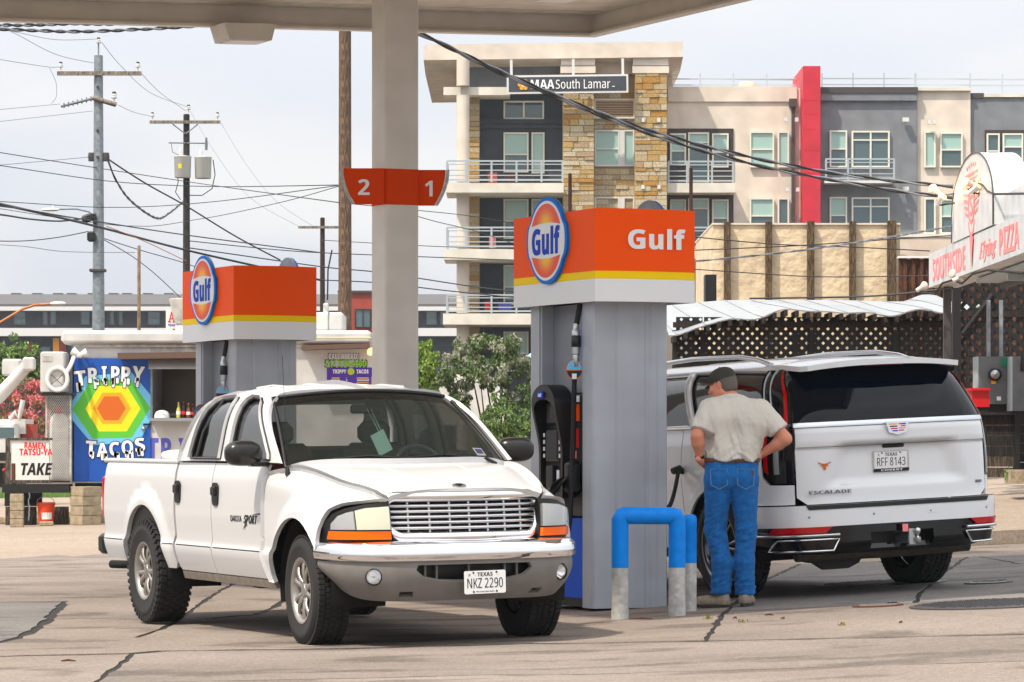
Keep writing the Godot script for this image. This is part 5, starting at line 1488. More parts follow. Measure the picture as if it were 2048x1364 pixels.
		if q[4]:
			var li := OmniLight3D.new(); li.name = "bulb_light"; li.light_energy = 0.06; li.light_color = Color(1.0, 0.75, 0.45); li.light_size = 0.05; li.shadow_enabled = true; li.omni_range = 8.0
			li.position = bs * V(0, 0.12, 0); v.add_child(li)
	v = thing("cable", "black cable looping between the lamps below the pizza sign", "cable")
	m = nb(); m.tube([px(1838, 585, 47.5), px(1870, 588, 46.8), px(1885, 566, 46.2), px(1905, 560, 45.4), px(1925, 566, 44.6), px(1945, 548, 43.8), px(1975, 540, 42.0), px(2048, 546, 39.4)], 0.014, 6); mk(m, "line", M.brown_beam, v)
	v = thing("cable", "black cable running across the front of the arched crest", "cable")
	m = nb(); m.tube([px(1948, 362, 43.0), px(1968, 372, 42.4), px(1975, 382, 42.1), px(1990, 388, 41.5), px(2060, 387, 38.8)], 0.014, 6); mk(m, "line", M.wire, v)
# ---------------------------------------------------------------- vehicles: shared pieces
func blob(m: MB, c: Vector3, r: Vector3, e := 2.0, b := Basis(), n := 16) -> void:
	var f := func(p: Vector2) -> Vector3:
		var ct := cos(p.y); var st := sin(p.y); var cp := cos(p.x); var sp := sin(p.x)
		var k := 2.0 / e
		var v := V(signf(ct * cp) * pow(absf(ct), k) * pow(absf(cp), k), signf(st) * pow(absf(st), k), signf(ct * sp) * pow(absf(ct), k) * pow(absf(sp), k))
		return c + b * (v * r)
	var P := []; var N := []
	for i in n + 1:
		for j in n + 1:
			var q := W(TAU * i / n, lerpf(-PI / 2, PI / 2, float(j) / n))
			P.append(f.call(q))
			var l = b.inverse() * (P[P.size() - 1] - c) / r
			N.append((b * (V(signf(l.x) * pow(absf(l.x), e - 1.0), signf(l.y) * pow(absf(l.y), e - 1.0), signf(l.z) * pow(absf(l.z), e - 1.0)) / r)).normalized())
	for i in n:
		for j in n:
			var a := i * (n + 1) + j; var d := a + n + 1
			m.tn(P[a], P[d], P[d + 1], N[a], N[d], N[d + 1])
			m.tn(P[a], P[d + 1], P[a + 1], N[a], N[d + 1], N[a + 1])
func make_wheel(parent: Node3D, at: Vector3, side: float, R: float, w: float, rr: float, spokes: int, chunky: bool, rim_mat: String, steer := 0.0, spin := 0.2) -> Node3D:
	var o := Node3D.new(); o.name = "wheel"; parent.add_child(o, true)
	o.transform = Transform3D(Basis(Vector3.UP, steer) * Basis(Vector3.BACK, -PI / 2 * side), at)
	var m := nb()
	var h := w / 2
	m.lathe([W(rr - 0.01, -h * 0.86), W(rr + 0.01, -h * 0.92), W(R * 0.80, -h), W(R * 0.93, -h * 0.93), W(R - 0.014, -h * 0.76), W(R - 0.010, 0), W(R - 0.014, h * 0.76), W(R * 0.93, h * 0.93), W(R * 0.86, h * 0.985), W(R * 0.855, h * 1.0), W(R * 0.78, h), W(R * 0.77, h * 0.985), W(rr + 0.022, h * 0.93), W(rr + 0.008, h * 0.90), W(rr - 0.01, h * 0.8)], 56)
	var cnt := 44 if chunky else 64
	var rows := 5
	for r in rows:
		var y := lerpf(-h * 0.70, h * 0.70, r / (rows - 1.0))
		for i in cnt:
			var a := TAU * (i + (0.5 if r % 2 else 0.0)) / cnt
			var len := TAU * R / cnt * (0.78 if chunky else 0.86)
			var edge := r == 0 or r == rows - 1
			m.rbox(V(cos(a) * (R - 0.006), y, sin(a) * (R - 0.006)), V(0.014 if not edge else 0.018, w * (0.125 if not chunky else 0.135) * (1.35 if edge else 1.0), len * (1.0 if chunky or edge else 0.94)), 0.003, Basis(Vector3.UP, -a) * Basis(Vector3.RIGHT, 0.25 * (1 if r % 2 else -1) * (1.0 if chunky else 0.4)))
	if chunky:
		for i in cnt:
			for sg in [-1.0, 1.0]:
				var a := TAU * (i + 0.25) / cnt
				m.rbox(V(cos(a) * R * 0.925, sg * h * 0.945, sin(a) * R * 0.925), V(0.05, 0.012, TAU * R / cnt * 0.55), 0.004, Basis(Vector3.UP, -a))
	mk(m, "tyre", M.tyre, o)
	m = nb()
	m.lathe([W(rr - 0.03, -h * 0.8), W(rr - 0.025, h * 0.55), W(rr - 0.012, h * 0.80), W(rr + 0.006, h * 0.90), W(rr + 0.010, h * 0.93), W(rr - 0.004, h * 0.93), W(rr - 0.022, h * 0.80), W(rr - 0.028, h * 0.4)], 48)
	mk(m, "rim", M[rim_mat], o)
	m = nb(); m.lathe([W(0.0, -h * 0.2), W(rr - 0.03, -h * 0.2)], 32); mk(m, "brake_disc", M.rust_dark, o)
	for i in spokes:
		var sp := nb()
		for q in [-1.0, 1.0]:
			var a := TAU * i / spokes + spin
			var off = q * (0.30 if spokes == 5 else 0.16)
			var pts := []
			for k in 6:
				var t := k / 5.0
				var rad := lerpf(0.045, rr - 0.02, t)
				var an = a + off * (0.55 + 0.35 * t)
				pts.append(V(cos(an) * rad, h * (0.62 + 0.16 * sin(t * 2.6)) , sin(an) * rad))
			sp.tube(pts, [0.026, 0.021, 0.018, 0.018, 0.021, 0.028] if spokes == 5 else [0.02, 0.016, 0.014, 0.015, 0.018, 0.022], 8, false, Vector3.UP, 0.013)
		mk(sp, "spoke", M[rim_mat], o)
	m = nb(); m.lathe([W(0.075, h * 0.45), W(0.072, h * 0.70), W(0.045, h * 0.76), W(0.042, h * 0.80), W(0.0, h * 0.82)], 24); mk(m, "hub_cap", M[rim_mat], o)
	for i in 6 if spokes == 5 else 0:
		var a := TAU * i / 6
		m = nb(); m.lathe([W(0.009, h * 0.70), W(0.009, h * 0.79), W(0.0, h * 0.80)], 6, T0(V(cos(a) * 0.058, 0, sin(a) * 0.058))); mk(m, "lug_nut", M.steel, o)
	return o
func plate(parent: Node3D, xf: Transform3D, number: String, foot: String, framed: bool) -> void:
	var o := Node3D.new(); o.name = "number_plate"; parent.add_child(o, true); o.transform = xf
	var m := nb(); m.prism(rrect(0, 0, 0.305, 0.152, 0.012), 0.003); mk(m, "plate_sheet", M.plate_white, o)
	m = nb(); m.text("TEXAS", fntb, 0.112, 0.026, 0.0012, T0(V(0.0, 0.052, 0.003))); m.text(number, fnt, 0.262, 0.066, 0.0012, T0(V(0, -0.006, 0.003)))
	if foot and not framed: m.text(foot, fntb, 0.135, 0.008, 0.0012, T0(V(0, -0.061, 0.003)))
	for i in 5:
		var a := PI / 2 + TAU * i / 5
		m.prism(pv([0, 0, 0.004 * cos(a + 0.63), 0.004 * sin(a + 0.63), 0.014 * cos(a), 0.014 * sin(a)]), 0.0012, T0(V(-0.115, 0.05, 0.003)))
	mk(m, "plate_lettering", M.text_black, o)
	for q in [[-0.085, 0.064], [0.085, 0.064], [-0.085, -0.062], [0.085, -0.062]]:
		m = nb(); m.lathe([W(0.007, 0), W(0.006, 0.004), W(0, 0.005)], 10, Transform3D(Basis(Vector3.RIGHT, PI / 2), V(q[0], q[1], 0.003))); mk(m, "plate_bolt", M.rust_dark, o)
	if framed:
		m = nb()
		for q in [[0, 0.0785, 0.325, 0.007], [-0.159, 0.0, 0.007, 0.15], [0.159, 0, 0.007, 0.15]]: m.rbox(V(q[0], q[1], 0.003), V(q[2], q[3], 0.012), 0.002)
		mk(m, "plate_frame", M.chrome, o)
		m = nb(); m.rbox(V(0, -0.072, 0.004), V(0.325, 0.026, 0.012), 0.002); mk(m, "plate_frame_foot", M.black, o)
		m = nb(); m.text(foot, fntb, 0.20, 0.014, 0.001, T0(V(0, -0.072, 0.0102))); mk(m, "frame_lettering", M.text_white, o)
func ring_tube(m: MB, poly: PackedVector2Array, f: Callable, r: float, seg := 6) -> void:
	var pts := []
	var n := poly.size()
	for i in n:
		var a := poly[i]; var b := poly[(i + 1) % n]
		var k := maxi(1, int((b - a).length() / 0.08))
		for j in k: pts.append(f.call(a.lerp(b, float(j) / k)))
	m.tube(pts, r, seg, true)
# ---------------------------------------------------------------- white crew-cab pickup
const YB := 0.72
func tk_T(z: float) -> float: return 1.225 - 0.19 * pow(clampf((z - 1.2) / 1.25, 0.0, 1.2), 2.2)
func tk_W(z: float) -> float:
	var w := 0.885
	if z > 1.7: w *= pow(maxf(0.0, 1.0 - pow((z - 1.7) / 0.80, 4.0)), 0.25)
	return w
func tk_side(y: float) -> float: return tab([[0.34, 0.905], [0.45, 0.955], [0.56, 0.995], [0.61, 1.004], [0.65, 0.988], [0.85, 1.0], [1.05, 0.99], [1.15, 0.975], [1.24, 0.945]], y)
func tk_flare(z: float, y: float) -> float:
	var f := 0.0
	for q in [[1.665, 0.40], [-1.665, 0.41]]:
		var r := W(z - q[0], y - q[1]).length()
		f += 0.030 * smoothstep(0.64, 0.50, r)
	return f
func tk_door(p: Vector2, s: float, off := 0.0) -> Vector3:
	return V(s * (0.893 * tk_side(p.y) + tk_flare(p.x, p.y) - 0.09 * pow(maxf(0.0, (-2.70 - p.x) / 0.15), 2.0) - off), p.y, p.x)
func tk_front(p: Vector2, s: float, off := 0.0) -> Vector3:
	var z := p.x; var t := absf(p.y)
	if p.y < 0.0: s = -s
	var W := tk_W(z) - off; var T := tk_T(z) - off
	var x: float; var y: float
	if t <= 1.0:
		var n := lerpf(9.0, 3.3, smoothstep(0.96, 2.15, z))
		var a := t * PI / 2
		var c := cos(a); var d := sin(a)
		var r := 1.0 / pow(pow(absf(c), n) + pow(absf(d), n), 1.0 / n)
		y = YB + (T - YB) * r * c; x = W * r * d
		y -= 0.015 * pow(minf(1.0, x / 0.7), 2.0) * (1.0 - smoothstep(1.1, 1.5, z))
	else:
		y = YB - (t - 1.0); x = W * tk_side(y) / tk_side(YB)
	return V(s * (x + tk_flare(z, y) * smoothstep(0.35, 0.9, t)), y, z)
func tk_ty(z: float, y: float) -> float:
	if y <= YB: return 1.0 + YB - y
	var lo := 0.0; var hi := 1.0
	for i in 24:
		var m := (lo + hi) / 2
		if tk_front(W(z, m), 1.0).y > y: lo = m
		else: hi = m
	return (lo + hi) / 2
func tk_tx(z: float, x: float) -> float:
	var lo := 0.0; var hi := 1.0
	for i in 24:
		var m := (lo + hi) / 2
		if tk_front(W(z, m), 1.0).x < x: lo = m
		else: hi = m
	return (lo + hi) / 2
func tk_roof(p: Vector2, s: float, off := 0.0) -> Vector3:
	var z := p.x; var a := absf(p.y) * PI / 2
	if p.y < 0.0: s = -s
	var n := 5.5
	var T := 1.785 - 0.05 * pow((z + 0.05) / 0.62, 2.0) * (1.0 if absf(z) < 0.8 else 0.8 / absf(z)) - off
	var c := cos(a); var d := sin(a)
	var r := 1.0 / pow(pow(absf(c), n) + pow(absf(d), n), 1.0 / n)
	var y := 1.20 + (T - 1.20) * r * c
	var x := (0.852 - 0.21 * (y - 1.20) - off) * r * d
	return V(s * x, y - 0.025 * pow(minf(1.0, x / 0.65), 2.0) * smoothstep(0.8, 0.2, absf(p.y)), z)
func tk_rt(z: float, y: float) -> float:
	var lo := 0.0; var hi := 1.0
	for i in 24:
		var m := (lo + hi) / 2
		if tk_roof(W(z, m), 1.0).y > y: lo = m
		else: hi = m
	return (lo + hi) / 2
func tk_nose(p: Vector2, off := 0.0) -> Vector3:
	return V(p.x, p.y, 1.7 + 0.80 * pow(maxf(0.0, 1.0 - pow(absf(p.x) / 0.892, 4.0)), 0.25) + off - 0.35 * pow(maxf(0.0, p.y - 0.80), 1.5))
func tk_screen(p: Vector2, off := 0.0) -> Vector3:
	var a := p.x; var q := 1.0 - a * a; var b := p.y
	var base := V(0.828 * a, 1.205 + 0.015 * q, 1.235 + 0.20 * q)
	var head := V(0.672 * a, 1.688 + 0.048 * q, 0.565 + 0.12 * q)
	var r := base.lerp(head, b)
	return r + V(0, 0.6, 0.8) * (0.02 * sin(PI * b) - off)
func tk_bumper(a: float, out: float, y: float) -> Vector3:
	var e := 2.0 / 3.6
	return V((0.925 + out) * signf(sin(a)) * pow(absf(sin(a)), e), y, 1.62 + (0.975 + out) * pow(absf(cos(a)), e))
func zy(list: Array, fn: Callable) -> PackedVector2Array:
	var out := PackedVector2Array()
	var n := list.size() / 2
	for i in n:
		var a := W(list[2 * i], list[2 * i + 1]); var b := W(list[(2 * i + 2) % list.size()], list[(2 * i + 3) % list.size()])
		var k := maxi(1, int((b - a).length() / 0.07))
		for j in k:
			var q := a.lerp(b, float(j) / k)
			out.append(W(q.x, fn.call(q.x, q.y)))
	return out
func biggest(polys: Array) -> PackedVector2Array:
	var best := PackedVector2Array(); var area := -1.0
	for p in polys:
		var a := 0.0
		for i in p.size(): a += p[i].cross(p[(i + 1) % p.size()])
		if absf(a) > area: area = absf(a); best = p
	return best
func car_materials() -> void:
	var w := mat("truck_white", Color(0.775, 0.775, 0.78), 0.38); w.clearcoat_enabled = true; w.clearcoat = 0.5; w.clearcoat_roughness = 0.12
	var sp := mat("suv_white", Color(0.87, 0.875, 0.885), 0.30); sp.clearcoat_enabled = true; sp.clearcoat = 0.9; sp.clearcoat_roughness = 0.04
	mat("tyre", Color(0.14, 0.138, 0.136), 0.85, 0, "fine", 3.0)
	mat("alloy", Color(0.68, 0.66, 0.635), 0.38, 0.75, "soft", 4.0)
	mat("alloy_bright", Color(0.82, 0.83, 0.85), 0.22, 0.85)
	mat("lamp_smoke", Color(0.05, 0.035, 0.04), 0.06)
	mat("rust_pale", Color(0.36, 0.33, 0.28), 0.7, 0.3, "blotch", 3.0)
	var rg := mat("rear_glass", Color(0.008, 0.03, 0.075), 0.05); rg.metallic_specular = 0.32
	mat("alloy_dark", Color(0.45, 0.45, 0.46), 0.25, 0.9)
	mat("rust_dark", Color(0.16, 0.12, 0.10), 0.8)
	mat("plate_white", Color(0.90, 0.90, 0.90), 0.4)
	mat("valance", Color(0.47, 0.455, 0.44), 0.5, 0, "soft", 2.0)
	mat("trim_black", Color(0.06, 0.06, 0.064), 0.45)
	mat("gloss_black", Color(0.02, 0.02, 0.024), 0.08)
	mat("mirror_black", Color(0.10, 0.09, 0.085), 0.28)
	mat("underbody", Color(0.05, 0.047, 0.044), 0.9)
	mat("amber", Color(0.93, 0.38, 0.02), 0.12)
	mat("lamp_cloudy", Color(0.80, 0.79, 0.66), 0.25)
	mat("lamp_back", Color(0.62, 0.63, 0.63), 0.25, 0.6)
	mat("seat", Color(0.42, 0.37, 0.33), 0.8)
	mat("seat_red", Color(0.42, 0.13, 0.07), 0.7)
	mat("dash", Color(0.27, 0.29, 0.30), 0.7)
	mat("tail_red", Color(0.70, 0.02, 0.05), 0.1)
	mat("paper", Color(0.66, 0.86, 0.78), 0.8)
	mat("dirt_white", Color(0.62, 0.58, 0.52), 0.7, 0, "blotch", 2.0)
	glassy("clear_lens", Color(0.92, 0.93, 0.94), 0.25)
	glassy("windscreen", Color(0.10, 0.16, 0.15), 0.42)
	glassy("sun_band", Color(0.02, 0.03, 0.03), 0.88)
	glassy("tint_glass", Color(0.03, 0.035, 0.04), 0.88).metallic_specular = 0.7
	glassy("privacy_glass", Color(0.012, 0.018, 0.03), 0.965)
func build_truck() -> void:
	car_materials()
	var t := thing("pickup_truck", "white four-door pickup with grey lower bumper facing the camera", "pickup truck")
	var O := V(-1.29, 0, -25.5)
	t.transform = Transform3D(ground_basis(O.x, O.z, deg_to_rad(24.0)) * Basis(Vector3.RIGHT, 0.008), V(O.x, gh(O.x, O.z), O.z))
	var P: Material = M.truck_white
	var cell := W(0.06, 0.06)
	var arch := func(zc: float, yc: float, r: float) -> PackedVector2Array:
		var q := PackedVector2Array()
		for i in 40: q.append(W(zc + r * cos(TAU * i / 40) * 1.02, yc + r * sin(TAU * i / 40)))
		return q
	for s in [-1.0, 1.0]:
		var door := func(p: Vector2) -> Vector3: return tk_door(p, s)
		var inner := func(p: Vector2) -> Vector3: return tk_door(p, s, 0.035)
		var front := func(p: Vector2) -> Vector3: return tk_front(p, s)
		var roof := func(p: Vector2) -> Vector3: return tk_roof(p, s)
		var glass := func(p: Vector2) -> Vector3: return tk_roof(p, s, 0.012)
		var sg: float = -s
		var m := nb()
		var bed := biggest(Geometry2D.clip_polygons(pv([-2.85, 0.52, -2.72, 0.47, -1.06, 0.43, -1.015, 0.47, -1.01, 0.62, -0.99, 0.68, -1.0, 1.235, -2.83, 1.235, -2.85, 1.20]), arch.call(-1.665, 0.41, 0.487)))
		m.panel(bed, door, cell, sg, 0.035, [pv([-2.845, 0.610, -2.15, 0.610, -2.15, 0.619, -2.845, 0.619]), pv([-1.19, 0.610, -1.02, 0.610, -1.02, 0.619, -1.19, 0.619])]); mk(m, "bed_side", P, t)
		m = nb(); m.rbox(V(s * 0.815, 1.225, -1.90), V(0.10, 0.035, 1.83), 0.015); mk(m, "bed_rail", P, t)
		m = nb(); m.panel(zy([-0.945, 0.685, -0.965, 0.62, -0.965, 0.45, -0.94, 0.425, -0.155, 0.425, -0.15, 0.62, -0.145, 1.222, -0.953, 1.222], func(z, y): return y), door, cell, sg, 0.02, [pv([-0.955, 0.610, -0.16, 0.610, -0.16, 0.619, -0.955, 0.619])]); var rd := mk(m, "door", P, t)
		m = nb(); m.panel(zy([-0.143, 0.425, 0.965, 0.425, 0.945, 0.62, 0.955, 1.0, 0.985, 1.222, -0.133, 1.222, -0.138, 0.62], func(z, y): return y), door, cell, sg, 0.02, [pv([-0.13, 0.610, 0.94, 0.610, 0.94, 0.619, -0.13, 0.619])]); var fd := mk(m, "door", P, t)
		m = nb(); m.panel(pv([-0.97, 0.36, 1.02, 0.36, 1.0, 0.415, -0.95, 0.415]), door, cell, sg, 0.03); mk(m, "rocker", M.dirt_white, t)
		m = nb(); m.panel(pv([-2.8, 0.58, -2.2, 0.58, -2.2, 0.66, -1.1, 0.66, -1.02, 0.40, 1.0, 0.40, 1.02, 1.20, -1.02, 1.20, -1.1, 0.95, -2.8, 0.95]), inner, W(0.1, 0.1), sg, 0.0); mk(m, "inner_panel", M.trim_black, t)
		for q in [[-0.885, 1.005, rd], [-0.035, 1.0, fd]]:
			var hx := Transform3D(Basis(Vector3.UP, PI / 2 * s), tk_door(W(q[0], q[1]), s, -0.004))
			m = nb(); m.prism(rrect(0, 0, 0.115, 0.165, 0.035), 0.012, hx, true); m.rbox(hx * V(0, 0.022, 0.018), V(0.028, 0.065, 0.085), 0.008); mk(m, "handle", M.trim_black, q[2])
			m = nb(); m.prism(rrect(0, -0.04, 0.075, 0.045, 0.018), 0.002, hx * T0(V(0, 0, 0.0115)), true); mk(m, "handle_recess", M.black, q[2])
		var ty := func(z, y): return tk_ty(z, y)
		var fp := PackedVector2Array()
		for i in 15:
			var z := lerpf(0.972, 2.42, i / 14.0)
			fp.append(W(z, tk_tx(z, tab([[0.97, 0.845], [1.25, 0.80], [1.6, 0.765], [2.0, 0.70], [2.3, 0.605], [2.42, 0.545]], z)) + 0.008))
		for q in [[2.43, 0.985], [2.34, 0.972], [2.22, 0.955], [2.13, 0.92], [2.085, 0.86], [2.07, 0.80], [2.07, 0.70], [2.0, 0.42], [1.0, 0.42], [0.957, 0.62], [0.967, 1.0]]: fp.append(W(q[0], tk_ty(q[0], q[1])))
		var wa := PackedVector2Array()
		for q in arch.call(1.665, 0.40, 0.468): wa.append(W(q.x, tk_ty(minf(q.x, 2.4), q.y)))
		m = nb(); m.panel(biggest(Geometry2D.clip_polygons(fp, wa)), front, W(0.045, 0.035), sg, 0.03); mk(m, "fender", P, t)
		for q in [[1.665, 0.40, 0.485], [-1.665, 0.41, 0.505]]:
			m = nb(); m.lathe([W(0, 0.46), W(q[2], 0.46), W(q[2], 0.855)], 28, Transform3D(Basis(Vector3.BACK, -PI / 2 * s), V(0, q[1], q[0])), PI * 0.42 if s > 0 else PI * -0.58, PI * 1.58 if s > 0 else PI * 0.58); mk(m, "wheel_well", M.underbody, t)
		var rt := func(z, y): return tk_rt(z, y)
		var cab := PackedVector2Array()
		for i in 9:
			var u := i / 8.0
			cab.append(W(lerpf(1.235, 0.57, u), tk_rt(lerpf(1.235, 0.57, u), lerpf(1.228, 1.685, u))))
		var tc := tk_rt(0.57, 1.685)
		for i in 6: cab.append(W(0.57 + 0.115 * (1.0 - pow(1.0 - (i + 1) / 6.0, 2)), tc * (1.0 - (i + 1) / 6.0)))
		cab.append(W(-0.66, 0))
		for q in [[-0.67, 1.735], [-0.70, 1.69], [-0.75, 1.62], [-0.86, 1.45], [-0.945, 1.32], [-0.955, 1.228]]: cab.append(W(q[0], tk_rt(q[0], q[1])))
		var wr := zy([-0.735, 1.255, -0.725, 1.30, -0.685, 1.45, -0.635, 1.60, -0.595, 1.655, -0.54, 1.682, -0.13, 1.692, -0.085, 1.668, -0.075, 1.62, -0.062, 1.255], rt)
		var wf := zy([0.145, 1.255, 0.125, 1.62, 0.14, 1.668, 0.185, 1.690, 0.33, 1.682, 0.44, 1.648, 0.58, 1.56, 0.80, 1.41, 0.955, 1.29, 0.975, 1.255], rt)
		m = nb(); m.panel(cab, roof, W(0.05, 0.03), sg, 0.03, [wr, wf]); mk(m, "cab_shell", P, t)
		for w in [wr, wf]:
			m = nb(); m.panel(w, glass, W(0.08, 0.06), sg, 0.0); var wn := mk(m, "side_window", M.tint_glass, t)
			m = nb(); ring_tube(m, w, func(p): return tk_roof(p, s, 0.004), 0.013); mk(m, "window_seal", M.trim_black, wn)
		m = nb(); m.tube([tk_roof(W(-0.595, tk_rt(-0.595, 1.25)), s, 0.002), tk_roof(W(-0.555, tk_rt(-0.555, 1.45)), s, 0.002), tk_roof(W(-0.475, tk_rt(-0.475, 1.68)), s, 0.002)], 0.016, 6); mk(m, "window_bar", M.trim_black, t)
		var mr := Node3D.new(); mr.name = "door_mirror"; t.add_child(mr, true); mr.position = V(s * 1.03, 1.30, 0.93)
		m = nb(); blob(m, V(0, 0, 0.02), V(0.135, 0.088, 0.085), 2.7, Basis(Vector3.UP, -0.12 * s), 18); mk(m, "shell", M.mirror_black, mr)
		m = nb(); m.rbox(V(-s * 0.11, -0.075, 0.02), V(0.14, 0.035, 0.12), 0.012); mk(m, "foot", M.mirror_black, mr)
		m = nb(); m.prism(rrect(0, 0, 0.19, 0.13, 0.04), -0.004, T0(V(0, 0, -0.064))); mk(m, "mirror_glass", M.chrome, mr)
		for q in [["headlight", "lamp_cloudy" if s < 0 else "lamp_back", [0.553, 0.80, 0.752, 0.80, 0.758, 0.925, 0.70, 0.942, 0.557, 0.952]], ["marker_lamp", "lamp_back", [0.762, 0.80, 0.864, 0.80, 0.862, 0.84, 0.838, 0.89, 0.80, 0.913, 0.768, 0.922]], ["turn_signal", "amber", [0.545, 0.735, 0.872, 0.735, 0.868, 0.79, 0.550, 0.79]]]:
			var poly := PackedVector2Array()
			for i in range(0, q[2].size(), 2): poly.append(W(s * q[2][i], q[2][i + 1]))
			if Geometry2D.is_polygon_clockwise(poly): poly.reverse()
			var o := Node3D.new(); o.name = q[0]; t.add_child(o, true)
			if s < 0 and q[0] == "headlight": o.set_meta("label", "clouded yellowish headlight")
			m = nb(); m.panel(poly, func(p): return tk_nose(p, 0.0), W(0.02, 0.02), 1.0, 0.05); mk(m, "lamp_body", M[q[1]], o)
			if q[0] != "turn_signal":
				m = nb(); m.panel(poly, func(p): return tk_nose(p, 0.012), W(0.025, 0.025), 1.0, 0.01); mk(m, "lens", M.clear_lens, o)
		var back := pv([0.53, 0.715, 0.885, 0.715, 0.88, 0.80, 0.872, 0.85, 0.85, 0.905, 0.80, 0.94, 0.70, 0.965, 0.54, 0.985])
		var bb := PackedVector2Array()
		for q in back: bb.append(W(s * q.x, q.y))
		if Geometry2D.is_polygon_clockwise(bb): bb.reverse()
		m = nb(); m.panel(bb, func(p): return tk_nose(p, -0.03), W(0.03, 0.05), 1.0, 0.06); mk(m, "lamp_recess", M.black, t)
		m = nb(); m.rbox(V(s * 0.80, 0.93, -2.83), V(0.13, 0.34, 0.07), 0.02); mk(m, "tail_lamp", M.tail_red, t)
	var hp := PackedVector2Array(); var hl := PackedVector2Array()
	for i in 15:
		var z := lerpf(1.27, 2.415, i / 14.0)
		var tt := tk_tx(z, tab([[0.97, 0.845], [1.25, 0.80], [1.6, 0.765], [2.0, 0.70], [2.3, 0.605], [2.42, 0.545]], z)) - 0.006
		hp.append(W(z, tt)); hl.append(W(z, -tt))
	for i in 9:
		var u := 1.0 - 2.0 * (i + 1) / 10.0
		hp.append(W(2.415 + 0.06 * (1.0 - u * u), hp[14].y * u))
	hl.reverse(); hp += hl
	for i in 9:
		var u := -1.0 + 2.0 * (i + 1) / 10.0
		hp.append(W(1.27 + 0.215 * (1.0 - u * u), hp[0].y * u))
	var m := nb(); m.panel(hp, func(p): return tk_front(p, 1.0, 0.002), W(0.045, 0.04), -1.0, 0.04); mk(m, "hood", P, t)
	for s in [-1.0, 1.0]:
		m = nb()
		var pts := []
		for i in 9:
			var z := lerpf(1.52, 2.05, i / 8.0)
			pts.append(tk_front(W(z, s * tk_tx(z, lerpf(0.30, 0.26, i / 8.0))), 1.0, 0.012))
		m.tube(pts, [0.004, 0.018, 0.022, 0.023, 0.023, 0.022, 0.02, 0.014, 0.003], 8, false, Vector3.UP, 0.016); mk(m, "hood_ridge", P, t)
	var hb := tk_front(W(2.33, 0.0), 1.0) + V(0.0, 0.004, 0)
	m = nb(); m.prism(ell(0, 0, 0.05, 0.026, 18), 0.006, Transform3D(Basis(Vector3.RIGHT, -PI / 2 + 0.5), hb)); mk(m, "hood_emblem", M.steel, t)
	m = nb(); m.x = Transform3D(Basis(Vector3.RIGHT, -PI / 2 + 0.5), hb + V(0, 0.006, 0.003)); m.prism(pv([-0.03, 0.006, -0.012, 0.015, 0.012, 0.015, 0.03, 0.006, 0.018, 0.002, 0.008, -0.017, -0.008, -0.017, -0.018, 0.002]), 0.002); mk(m, "emblem_head", M.black, t)
	m = nb(); m.surf(func(p): return tk_screen(W(p.x, 0.0), 0.01).lerp(V(0.80 * p.x, 1.185 + 0.02 * (1.0 - p.x * p.x), 1.30 + 0.215 * (1.0 - p.x * p.x)), p.y), -1.0, 1.0, 20, -0.05, 1.0, 4, -1.0); mk(m, "cowl", M.trim_black, t)
	m = nb(); m.panel(pv([-0.985, 0.012, 0.985, 0.012, 0.985, 0.86, -0.985, 0.86]), func(p): return tk_screen(p, 0.006), W(0.1, 0.1), 1.0, 0.0); var ws := mk(m, "windscreen", M.windscreen, t)
	m = nb(); m.panel(pv([-0.985, 0.862, 0.985, 0.862, 0.985, 0.985, -0.985, 0.985]), func(p): return tk_screen(p, 0.006), W(0.1, 0.1), 1.0, 0.0); mk(m, "sun_band", M.sun_band, ws)
	m = nb(); ring_tube(m, pv([-0.995, 0.0, 0.995, 0.0, 0.995, 0.99, -0.995, 0.99]), func(p): return tk_screen(p, 0.003), 0.014); mk(m, "screen_seal", M.trim_black, ws)
	for q in [[-0.62, -0.02], [0.06, 0.72]]:
		m = nb()
		m.tube([tk_screen(W(q[0], 0.05), -0.022), tk_screen(W(lerpf(q[0], q[1], 0.5), 0.075), -0.026), tk_screen(W(q[1], 0.045), -0.022)], 0.011, 6)
		m.tube([tk_screen(W(lerpf(q[0], q[1], 0.45), 0.07), -0.03), tk_screen(W(q[1] + 0.05, 0.02), -0.035), V(0.8 * (q[1] + 0.16), 1.205, 1.36)], 0.013, 6)
		mk(m, "wiper", M.black, t)
	m = nb(); m.tube([tk_screen(W(-0.98, 0.0), -0.02) + V(-0.03, 0.0, 0.06), tk_screen(W(-0.98, 0.0), -0.02) + V(-0.03, 0.75, -0.02)], 0.0018, 4); m.lathe([W(0.02, -0.02), W(0.016, 0.02), W(0.004, 0.05)], 10, T0(tk_screen(W(-0.98, 0.0), -0.02) + V(-0.03, -0.05, 0.06))); mk(m, "aerial", M.black, t)
	for x in [-0.42, -0.14, 0.14, 0.42]:
		m = nb(); m.tube([V(x, 1.765 - 0.02 * x * x, -0.45), V(x, 1.787 - 0.06 * x * x, -0.1), V(x, 1.768 - 0.06 * x * x, 0.35)], [0.004, 0.02, 0.004], 8, false, Vector3.UP, 0.010); mk(m, "roof_rib", P, t)
	var rw := func(p: Vector2) -> Vector3: return V(p.x, p.y, -0.955 + 0.30 * pow(clampf((p.y - 1.2) / 0.53, 0, 1), 1.4) + 0.03 * absf(p.x))
	m = nb(); m.panel(pv([-0.84, 0.7, 0.84, 0.7, 0.84, 1.22, 0.78, 1.45, 0.68, 1.70, 0.5, 1.745, -0.5, 1.745, -0.68, 1.70, -0.78, 1.45, -0.84, 1.22]), rw, W(0.1, 0.1), -1.0, 0.0, [pv([-0.6, 1.28, 0.6, 1.28, 0.53, 1.64, -0.53, 1.64])]); mk(m, "cab_rear", P, t)
